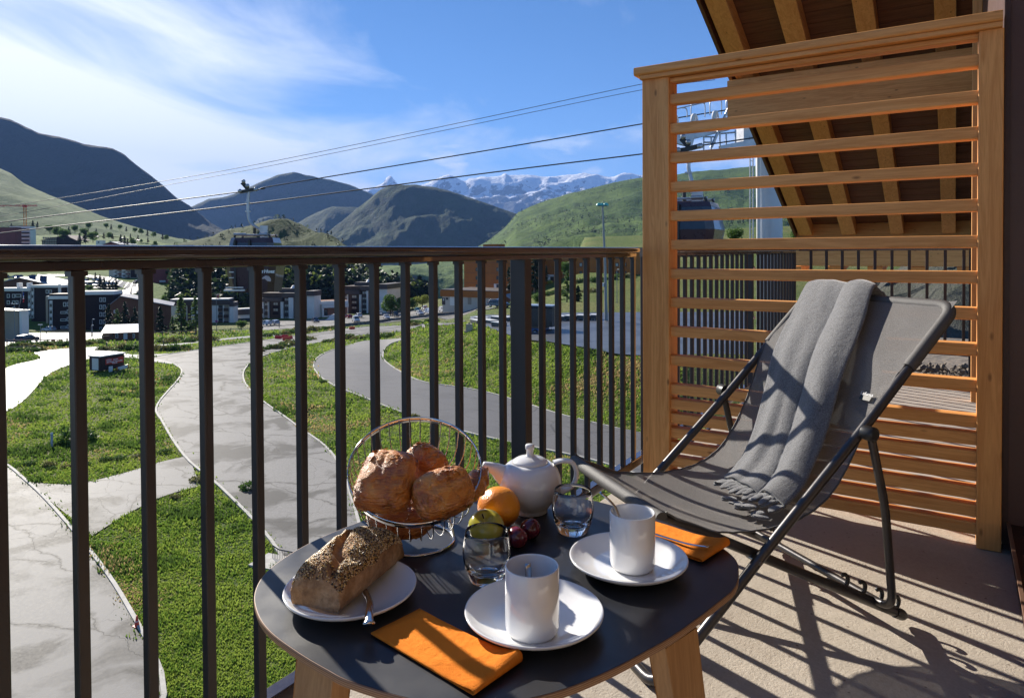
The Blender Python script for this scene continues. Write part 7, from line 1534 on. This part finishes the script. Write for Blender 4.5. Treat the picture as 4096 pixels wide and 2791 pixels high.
def sign_post(name, u, vt, vb, lab, col, r=.32):
    p, D = at_px(u, vb); H = (vb - vt) * D / F_; t = thing(name, lab, 'road sign', (p.x, p.y, p.z), vaz - R(90)); obj('post', MB().tube([(0, 0, 0), (0, 0, H)], .035, 6), LAMPP, t); M_ = Matrix.Translation((0, -.06, H - r)) @ Matrix.Rotation(R(90), 4, 'X'); f = obj('disc', MB().lathe([(0, 0), (r, 0), (r, .03), (0, .03)], 20, M=M_), col, t); obj('white_bar', MB().box((-r * .7, -.10, H - r - .06), (r * .7, -.092, H - r + .06)), WFRM, f)
sign_post('no_entry_sign', 214, 1356, 1378, 'round red no entry sign on the verge of the wet car park', SRED, .42)
sign_post('notice_sign', 1813, 1228, 1246, 'small notice board on a post by the stone wall end', WFRM, .25)
# flagpole with the tricolour
p = Vector(at_d(73, 1232, 158)); k = 158 / F_; t = thing('flagpole', 'leaning flagpole with a blue white and red flag on the beige hall', 'flag', tuple(p), vaz - R(90)); obj('pole', MB().tube([(0, 0, -.5), (19 * k, 0, 68 * k)], .06, 8), LAMPP, t)
for i, (nm, c) in enumerate((('blue_stripe', (.03, .08, .35)), ('white_stripe', (.7, .7, .7)), ('red_stripe', (.5, .02, .03)))):
    m = MB(); rws = [[(17 * k + (3 + 6 * x - y * 0 + 1.2 * math.sin(y * 5 + x)) * k * .75 + .0, .1 * math.sin(x * 3 + y * 4), (62 - i * 13 - y * 13) * k) for x in (0, .33, .66, 1)] for y in (0, .5, 1)]; m.grid(rws); obj(nm, m, plain('flag_' + nm, c, .8), t)
# pole fence along the verge
FW_ = plain('grey_fence_wood', (.16, .13, .105), .85, 0, .25, 3)
def pole_fence(lab, pts, step, hh, rail=True):
    P = [at_px(u, v)[0] for u, v in pts]; ln = [0]
    for a, b_ in zip(P, P[1:]): ln.append(ln[-1] + (b_ - a).length)
    t = thing('pole_fence', lab, 'fence', tuple(P[0])); n = max(1, int(ln[-1] / step)); Q = []
    for i in range(n + 1):
        s = ln[-1] * i / n; j = max(q for q in range(len(ln) - 1) if ln[q] <= s + 1e-6); Q.append(P[j].lerp(P[j + 1], (s - ln[j]) / (ln[j + 1] - ln[j])))
    Q = [Vector((q.x, q.y, ground(q.x, q.y))) for q in Q]
    for q in Q: obj('post', MB().tube([q - Vector(t.location) + Vector((0, 0, -.2)), q - Vector(t.location) + Vector((random.uniform(-.05, .05), 0, hh * 1.08))], .11, 7), FW_, t)
    if rail:
        for a, b_ in zip(Q, Q[1:]): obj('rail', MB().tube([a - Vector(t.location) + Vector((0, 0, hh * .86)), b_ - Vector(t.location) + Vector((0, 0, hh * .86))], .085, 7), FW_, t)
pole_fence('wooden pole fence on the verge below the cabin and the larches', [(410, 1366), (470, 1360), (556, 1351), (620, 1347), (760, 1340), (868, 1334), (1000, 1328)], 5.0, 1.2)
pole_fence('wooden pole fence along the wet car park at the far left', [(28, 1382), (120, 1380), (270, 1377)], 5., 1.1); pole_fence('short wooden fence on the bank at the far left', [(28, 1411), (140, 1404)], 4., 1.0); pole_fence('wooden fence at the back of the wet car park', [(88, 1341), (200, 1336), (290, 1334)], 4.5, 1.0)
pole_fence('row of bare wooden posts on the bank behind the banner shed', [(428, 1396), (524, 1393), (655, 1388)], 4.2, 1.1, False); pole_fence('low wooden fence below the residence car park', [(1052, 1316), (1180, 1308)], 5., .8)
# dry stone wall: every stone its own part
WSTONE = [plain('grey_wall_stone', (.16, .15, .14), .9, 0, .25, 2), plain('brown_wall_stone', (.22, .18, .14), .9, 0, .25, 2), plain('pale_wall_stone', (.33, .31, .28), .9, 0, .2, 2)]
P = [at_px(u, v)[0] for u, v in ((1376, 1306), (1470, 1296), (1560, 1284), (1700, 1270), (1822, 1258))]; t = thing('stone_wall', 'low dry stone wall along the front of the car park', 'wall', tuple(P[0])); sr = random.Random(3); SM = []
for q in range(4):
    m = MB(); m.box((-.5, -.5, -.5), (.5, .5, .5)); me = m.mesh('stone', WSTONE[q % 3]); 
    for v_ in me.vertices: v_.co += Vector((sr.uniform(-.09, .09), sr.uniform(-.09, .09), sr.uniform(-.09, .09)))
    SM.append(me)
ln = [0]
for a, b_ in zip(P, P[1:]): ln.append(ln[-1] + (b_ - a).length)
s = 0.; course = 0
H_ = .95
for course in range(2):
    s = 0.
    while s < ln[-1] - .4:
        L_ = sr.uniform(.45, .95); sm = min(s + L_ / 2, ln[-1] - .01); j = max(q for q in range(len(ln) - 1) if ln[q] <= sm); a, b_ = P[j], P[j + 1]; q = a.lerp(b_, (sm - ln[j]) / (ln[j + 1] - ln[j])); z = ground(q.x, q.y)
        o = link('stone', SM[sr.randrange(4)], t, (q.x - P[0].x, q.y - P[0].y, z - P[0].z + (course + .5) * H_ / 2 - .04), (0, 0, math.atan2(b_.y - a.y, b_.x - a.x))); o.scale = (L_ * .97, .5, H_ / 2 * .97); s += L_
m = MB(); rws = []
for i in range(60):
    sm = ln[-1] * i / 59.01; j = max(q for q in range(len(ln) - 1) if ln[q] <= sm); q = P[j].lerp(P[j + 1], (sm - ln[j]) / (ln[j + 1] - ln[j])) - P[0]; dd = (P[j + 1] - P[j]).normalized(); nn = Vector((-dd.y, dd.x, 0)); rws.append([q + nn * .18 + Vector((0, 0, -.3)), q + nn * .18 + Vector((0, 0, H_ - .12)), q - nn * .18 + Vector((0, 0, H_ - .12)), q - nn * .18 + Vector((0, 0, -.3))])
m.grid(rws, 0, False); obj('mortar_core', m, PARKM, t)

# ---------------------------------------------------------------- banner shed on the meadow
a, Da = at_px(402, 1492); b_, Db = at_px(497, 1480); k = Da / F_
SH = thing('banner_shed', 'small dark container shed with a white door and red banner on the left meadow', 'shed', (a.x, a.y, a.z), math.atan2(b_.y - a.y, b_.x - a.x)); L_ = (b_.xy - a.xy).length; H_ = 58 * k
SHW = vertical_boards('dark_vertical_boards', (.085, .050, .040), (.040, .022, .020), 2); dep = 2.1
obj('box_body', MB().box((0, 0, .25), (L_, dep, H_ + .2)), SHW, SH); obj('flat_roof', MB().box((-.12, -.12, H_ + .203), (L_ + .12, dep + .12, H_ + .34)), plain('pale_roof_sheet', (.6, .6, .6), .4), SH)
obj('white_door', MB().box((-.03, .35, .35), (-.003, dep - .55, H_)), WFRM, SH)
BANM = plain('red_banner', (.48, .035, .025), .6, 0, .08, 1)
bn = obj('banner', MB().grid([[(L_ * (.20 + .75 * i / 8), -.05 - .02 * math.sin(i), H_ * (.50 + .03 * math.sin(i * 1.1) + .41 * j / 3)) for j in range(4)] for i in range(9)], 0, False), BANM, SH)
Mx = lambda x, z: Matrix.Translation((x, -.085, z)) @ Matrix.Rotation(R(90), 4, 'X')
for i in range(4): obj('ring', MB().tube([(L_ * .265 + i * .17 + .12 * math.cos(q * math.pi / 10), -.08, H_ * .80 + .12 * math.sin(q * math.pi / 10)) for q in range(20)], .014, 6, True), LETT, bn)
for body, sz, x, z in (('Austin', .26, .62, .80), ('ESA Prestiges Automobiles', .21, .575, .665), ('Grenoble', .19, .575, .555)):
    q = text_mesh('lettering', body, sz, Mx(L_ * x, H_ * z), LETT, None, .15, .008); q.parent = bn
obj('leaning_sign', MB().box((L_ * .24, -.5, 0), (L_ * .40, -.42, .75)), WFRM, SH)
m = MB(); m.bar((L_ * .55, -.6, .25), (L_ * 1.04, -.6, .45), .15, .42); obj('striped_board', m, WFRM, SH)
for x in (.56, 1.02): m = MB(); m.bar((L_ * x - .06, -.6, .25 + (x - .55) * .4), (L_ * x + .06, -.6, .27 + (x - .55) * .4), .17, .44); obj('orange_end', m, plain('orange_reflector', (.7, .22, .03), .5), SH)
# wire mesh fence panel down by the road, left of the table
p0, D0 = at_px(1090, 2240); p1, _ = at_px(1200, 2262); t = thing('mesh_fence', 'grey wire guard fence by the lower road next to the table edge', 'fence', tuple(p0)); k = D0 / F_
q0, q1 = Vector((0, 0, 0)), p1 - p0; H_ = 60 * k
obj('top_rail', MB().tube([q0 + Vector((0, 0, H_)), (q0 + q1) * .25 + Vector((0, 0, H_ * .8)), q1 + Vector((0, 0, H_ * .8))], .03, 6), STEEL, t)
for i in range(17): q = q0.lerp(q1, i / 16); obj('wire', MB().tube([q, q + Vector((0, 0, H_ * (.97 if i == 0 else .8)))], .012, 5), STEEL, t)
tag(obj('concrete_slab', MB().box((-.6, -1.0, -.3), (2.2, .4, .12)), KERBM, None, tuple(p0), (0, 0, math.atan2(q1.y, q1.x))), kind='structure')

# ================================================================ CABLE CAR
CBL = plain('steel_rope', (.075, .075, .08), .55, .35)
def cable(lab, pts, r):
    A = [Vector(at_d(*p)) for p in pts]; P_ = crom(A, 24); o = obj('cable', MB().tube(P_, r, 6), CBL); return tag(o, lab, 'cable', 'gondola ropes crossing the view'), P_
cable('uppermost thin gondola rope, furthest away', [(-700, 925, 52), (0, 829, 49), (618, 731, 47), (1100, 644, 45), (1900, 479, 43), (2564, 338, 41), (2860, 290, 40)], .017)
cable('second gondola rope from the top', [(-700, 965, 51), (0, 866, 48), (700, 735, 46), (1100, 660, 44), (1900, 497, 42), (2564, 361, 40), (2860, 320, 39)], .015)
_, CB3 = cable('thick gondola rope that carries the near cabin', [(-700, 985, 37), (0, 890, 34), (966, 767, 30), (1100, 743, 29.4), (1956, 601, 27), (2564, 497, 25.2), (2712, 472, 24.8), (2960, 432, 24.2)], .024)
cable('lowest thick gondola rope, passing over the far gondola', [(-700, 1030, 36), (0, 933, 33.4), (1000, 815, 29.8), (2000, 686, 26.4), (2564, 617, 24.7), (2740, 592, 24.2), (3060, 545, 23.2)], .024)
CABD = plain('plum_cabin_panel', (.055, .025, .032), .3, 0, .1, 2, coat=.5); CABG = plain('dark_cabin_glass', (.030, .034, .040), .06, 0, .2, spec=.9); CABM = plain('galvanised_steel', (.42, .42, .43), .38, .8, .15, 4); MOUNT = plain('white_mountain_print', (.5, .42, .44), .5); CRED = plain('crimson_print', (.30, .03, .05), .5)
def gondola(lab, u, v, D, yaw, hang_top, text=True, sc2=1.):
    """cabin centred under pixel (u, v = roof line); hanger rises to the grip at hang_top (du, v)"""
    k = D / F_; o = Vector(at_d(u, v, D)); t = thing('gondola_cabin', lab, 'gondola', tuple(o), yaw); W2, Dp = 1.02 * sc2, .95; H = 225 * k * .97
    sec = [(.80, 0), (.99, -.46), (1.0, -.52), (.90, -.80), (.0, -.80)]
    def shell(z0, z1, f0, f1, out=0.): 
        m = MB(); ring = []
        for z, f in ((z0, f0), (z1, f1)):
            hw, hd, c_ = W2 * f + out, Dp * f + out, .22
            ring += [(-hw + c_, -hd, z), (hw - c_, -hd, z), (hw, -hd + c_, z), (hw, hd - c_, z), (hw - c_, hd, z), (-hw + c_, hd, z), (-hw, hd - c_, z), (-hw, -hd + c_, z)]
        m.add(ring, [(i, (i + 1) % 8, 8 + (i + 1) % 8, 8 + i) for i in range(8)] + [tuple(range(8)), tuple(range(15, 7, -1))]); return m
    obj('roof_shell', shell(-.02, -H * .10, .82, .88), CABD, t)
    obj('upper_glazing', shell(-H * .102, -H * .50, .88, 1.0), CABG, t)
    obj('lower_body', shell(-H * .502, -H * .985, 1.0, .86), CABD, t)
    for x in (-.30, .0): m = MB(); obj('door_pillar', MB().box((x * W2 * 1.9 - .035, -Dp * 1.0 - .02, -H * .93), (x * W2 * 1.9 + .035, -Dp * .86, -H * .05)), BLACKP, t)
    for z in (.62, .72): obj('door_slot', MB().box((-W2 * .80, -Dp * .99 - .012, -H * z - .02), (-W2 * .62, -Dp * .985, -H * z + .02)), CABM, t)
    obj('ski_rack', MB().box((-W2 * .98, -Dp - .14, -H * .955), (-W2 * .15, -Dp * .86 - .01, -H * .925)), CABM, t); obj('ski_rack', MB().box((-W2 * .9, -Dp - .16, -H * .90), (-W2 * .2, -Dp - .13, -H * .88)), CABM, t)
    # roof frame
    for y in (-.5, .5):
        obj('roof_rail', MB().tube([(-W2 * .74, y, .10), (W2 * .74, y, .10)], .035, 8), CABM, t)
        for x in (-.72, .72): obj('roof_bracket', MB().tube([(x * W2, y, -.03), (x * W2 * .93, y, .13)], .045, 6), BLACKP, t)
    obj('damper', MB().tube([(.30, -.52, .12), (.62, -.52, .12)], .075, 10), CABM, t); obj('damper', MB().tube([(-.75, -.52, .12), (-.25, -.52, .12)], .06, 10), CABM, t); obj('spring', MB().tube([(-.06, 0, .05), (-.06, 0, .42)], .06, 10), BLACKP, t)
    du, vt = hang_top; tp = Vector((du * k, 0, (v - vt) * k)); m = MB(); bz = .05
    pts = crom([(.36, 0, .03), (.20, 0, .30), (tp.x + .10, 0, .62), (tp.x, 0, 1.05), (tp.x + .01, 0, tp.z * .80), (tp.x + .04, 0, tp.z)], 6); obj('hanger_arm', MB().tube(pts, .058, 12), CABM, t)
    obj('hanger_plate', MB().box((.18, -.06, -.01), (.50, .06, .50)), CABM, t)
    obj('grip_jaw', MB().bar((tp.x - .32, 0, tp.z - .04), (tp.x + .42, 0, tp.z + .10), .16, .13).bar((tp.x + .0, 0, tp.z + .1), (tp.x - .22, 0, tp.z + .36), .12, .16), BLACKP, t)
    for dx, dz in ((-.30, .0), (-.14, .40), (.36, .07), (.02, .22)): obj('grip_roller', MB().lathe([(0, -.05), (.075, -.05), (.09, 0), (.075, .05), (0, .05)], 10, M=Matrix.Translation((tp.x + dx, -.1, tp.z + dz)) @ Matrix.Rotation(R(90), 4, 'X')), CABM, t)
    for z_ in (.55, .75): obj('cable_clip', MB().box((tp.x - .10, -.08, tp.z * z_), (tp.x + .10, .08, tp.z * z_ + .05)), CABM, t)
    if text:
        zc = -H * .665; sl_ = math.atan((Dp * (1.0 - .86)) / (H * .485)); yc = -Dp * (1.0 - .14 * (.665 - .502) / .485) - .02
        Mt = Matrix.Translation((.50, yc, zc + .12)) @ Matrix.Rotation(R(90) + sl_ * 1.0, 4, 'X'); text_mesh('lettering', "Alpe d'Huez", .20, Mt, LETT, t, .18, .009, local=True)
        def decal(nm, P2, mat):
            m = MB(); m.add([(x, yc + (zc - z) * -math.tan(sl_) * -1 * 0 + (z - zc) * -math.tan(sl_) - .004, z) for x, z in P2], [tuple(range(len(P2)))]); obj(nm, m, mat, t)
        decal('mountain_print', [(.45, zc - .20), (.55, zc - .10), (.65, zc - .05), (.78, zc - .08), (.86, zc - .20), (.84, zc - .30), (.70, zc - .28), (.6, zc - .18)], MOUNT); decal('stripe_print', [(.0, zc - .16), (.3, zc - .08), (.5, zc - .06), (.45, zc - .16), (.05, zc - .24)], CRED)
    return t
gondola('plum coloured gondola cabin hanging behind the handrail, with white lettering', 1024, 950, 29.4, vaz - R(90) + .06, (-30, 765), True)
gondola('dark gondola cabin hanging near the pylon, seen through the timber screen', 2745, 812, 21.5, vaz - R(90) - .5, (10, 600), False, 1.0)
# pylon
PT_D = 24.; k = PT_D / F_
PY = thing('cable_car_pylon', 'grey steel gondola pylon with sheave wheels and ladder behind the screen', 'pylon', tuple(Vector(at_d(3040, 1400, PT_D)))); 
o0 = Vector(PY.location)
pt = lambda u, v, D=PT_D: Vector(at_d(u, v, D)) - o0
SHT = plain('pale_pylon_sheathing', (.46, .50, .55), .45, .1, .12, .8)
obj('column', MB().tube([pt(3080, 1500, 26), pt(3078, 900, 26), pt(3068, 560, 26)], [.48, .46, .42], 26), SHT, PY)
for u in (3000, 3012): obj('ladder_rail', MB().tube([pt(u, 1400, 24.6), pt(u, 545, 24.6)], .022, 6), CABM, PY)
for i in range(22): v = 560 + i * 21; obj('ladder_rung', MB().tube([pt(3000, v, 24.6), pt(3012, v, 24.6)], .012, 5), CABM, PY)
obj('conduit', MB().tube([pt(3034, 1400, 25.2), pt(3034, 560, 25.2)], .07, 8), WFRM, PY)
for i, (u, v) in enumerate(((2700, 492), (2778, 488), (2862, 476), (2945, 460), (3020, 448))):
    c = pt(u, v, 24.2); tw = obj('sheave', MB().lathe([(.12, -.05), (.20, -.05), (.245, -.06), (.285, -.05), (.285, .05), (.245, .06), (.20, .05), (.12, .05)], 26, M=Matrix.Translation(c) @ Matrix.Rotation(R(90), 4, 'X') @ Matrix.Rotation(0, 4, 'Y')), WFRM, PY); obj('hub', MB().lathe([(0, -.07), (.13, -.07), (.19, -.03), (.19, .03), (.13, .07), (0, .07)], 14, M=Matrix.Translation(c) @ Matrix.Rotation(R(90), 4, 'X')), RIM, tw)
m = MB(); m.bar(pt(2700, 566, 24.3), pt(2915, 512, 24.3), .16, .16).bar(pt(2700, 556, 24.3), pt(2770, 575, 24.3), .18, .30); obj('sheave_beam', m, CABM, PY)
obj('sheave_beam', MB().bar(pt(2880, 598, 23.4), pt(3040, 566, 23.4), .2, .22).bar(pt(2700, 545, 24.3), pt(3060, 488, 24.3), .14, .14), CABM, PY)
obj('cross_head', MB().bar(pt(2960, 545, 25), pt(3090, 545, 25), .8, .75), CABM, PY)
for a, b_ in (((2845, 590), (2960, 330)), ((2815, 600), (2815, 548)), ((2845, 598), (2845, 545)), ((2815, 548), (2862, 548)), ((2815, 570), (2862, 570)), ((2880, 590), (2880, 520)), ((2905, 590), (2905, 530)), ((2942, 580), (2942, 520)), ((2880, 535), (2942, 530))): obj('gantry_strut', MB().tube([pt(*a, 24), pt(*b_, 24)], .028 if a[0] != 2845 or b_[0] != 2960 else .05, 6), CABM, PY)
def hoop(u0, u1, vt, vb): obj('guard_hoop', MB().tube(crom([pt(u0, vb, 24.4), pt(u0, vt + 14, 24.4), pt(u0 + 8, vt, 24.4), pt(u1 - 8, vt - 3, 24.4), pt(u1, vt + 10, 24.4), pt(u1, vb, 24.4)], 5), .02, 6), CABM, PY)
for q in ((2700, 2748, 436, 470), (2764, 2820, 416, 468), (2840, 2886, 402, 460), (2905, 2948, 396, 440)): hoop(*q)
obj('guard_rail', MB().tube([pt(2700, 438, 24.4), pt(2760, 424, 24.4), pt(2830, 408, 24.4), pt(2950, 388, 24.4)], .02, 6), CABM, PY)
# chairlift station top on the knoll
t = thing('lift_tower', 'small old lift tower on the rocky knoll above the handrail', 'lift tower', tuple(at_d(1214, 988, 560))); k = 560 / F_
obj('mast', MB().box((-3 * k, -1, -6), (3 * k, 1, 30 * k)), CABM, t); obj('cabin', MB().box((-14 * k, -2, 10 * k), (14 * k, 2, 28 * k)), plain('lift_cabin_grey', (.2, .21, .2), .6), t); m = MB(); m.bar(Vector(rt0) * -22 * k + Vector((0, 0, 40 * k)), Vector(rt0) * 24 * k + Vector((0, 0, 42 * k)), 2.2, 2.0); obj('cross_arm', m, CABM, t)
# rocks beside the neighbouring building
ROCK = hill_mat('dark_rock', (.07, .075, .06), (.10, .10, .085), (.09, .088, .085), .9, s=.6, shrub=(.03, .05, .015), shrubamt=.4, bumpd=.15)
ME = MB(); rws = []
for i in range(60):
    row = []
    for j in range(34):
        x = 15 + i * .42; y = 2.9 - j * .35; hgt = -1.5 + 2.6 * smooth((i - 4) / 22) + .9 * fbm(x * .35, y * .35, 3) + .35 * ridged(x * 1.1, y * 1.1, 1); row.append((x, y, hgt - 2.0 * smooth(1 - j / 9.)))
    rws.append(row)
ME.grid(rws); tag(obj('rock_bank', ME, ROCK), kind='structure')
gv = MB(); grn = random.Random(2)
for i in range(900):
    x, y = grn.uniform(7.5, 11.5), grn.uniform(-.4, 1.9); s = grn.uniform(.02, .07); c = Vector((x, y, -.53 + grn.uniform(0, .10))); vs_ = [c + Vector((grn.uniform(-1, 1), grn.uniform(-1, 1), grn.uniform(-1, 1))).normalized() * s for _ in range(6)]; a1 = grn.uniform(0, 3); q1 = Vector((math.cos(a1), math.sin(a1), grn.uniform(-.5, .5))); q2 = Vector((-math.sin(a1), math.cos(a1), grn.uniform(-.5, .5))) * grn.uniform(.6, 1.1); gv.add([c + q1 * s, c + q2 * s, c - q1 * s * .8, c - q2 * s, c + Vector((0, 0, s * .75)), c - Vector((0, 0, s * .7))], [(0, 1, 4), (1, 2, 4), (2, 3, 4), (3, 0, 4), (1, 0, 5), (2, 1, 5), (3, 2, 5), (0, 3, 5)])
tag(obj('gravel', gv, GRAVM), 'loose broken stones on the ground beyond the far railing', 'gravel', kind='stuff')
gr = MB(); gr.box((7.3, -3, -1.2), (15.5, 2.0, -.55)); tag(obj('gravel_terrace', gr, GRAVM), kind='structure')
# ================================================================ HAZE
hz = MB(); hz.box((-5200, -5200, -700), (26000, 19500, 2900)); t = NT('valley_haze'); t.n.remove(t.b)
pv = t.N('ShaderNodeVolumePrincipled', {'Color': (.26, .47, 1., 1), 'Density': 4.6e-5, 'Anisotropy': .0}); t.l.new(pv.outputs[0], t.n['Material Output'].inputs['Volume'])
tag(obj('haze', hz, t.m), 'thin blue haze lying in the valley air', 'haze', kind='stuff')

# ================================================================ every look-alike gets its own place among its neighbours
ORD = ['leftmost', 'second', 'third', 'fourth', 'fifth', 'sixth', 'seventh', 'eighth', 'ninth', 'tenth', 'eleventh', 'twelfth', 'thirteenth', 'fourteenth', 'fifteenth', 'sixteenth', 'seventeenth', 'eighteenth', 'nineteenth', 'twentieth'] + ['twenty ' + q for q in ('first', 'second', 'third', 'fourth', 'fifth', 'sixth', 'seventh', 'eighth', 'ninth')] + ['thirtieth'] + ['thirty ' + q for q in ('first', 'second', 'third', 'fourth', 'fifth', 'sixth', 'seventh', 'eighth', 'ninth')]
by = {}
for o in list(bpy.data.objects):
    if o.parent is None and o.get('label'): by.setdefault(o['label'], []).append(o)
for lab, os_ in by.items():
    if len(os_) < 2 or len(os_) > len(ORD): continue
    os_.sort(key=lambda o: pix(o.location)[0])
    for i, o in enumerate(os_): o['label'] = (ORD[i] if i == 0 else ORD[i] + ' from the left,') + ' ' + lab
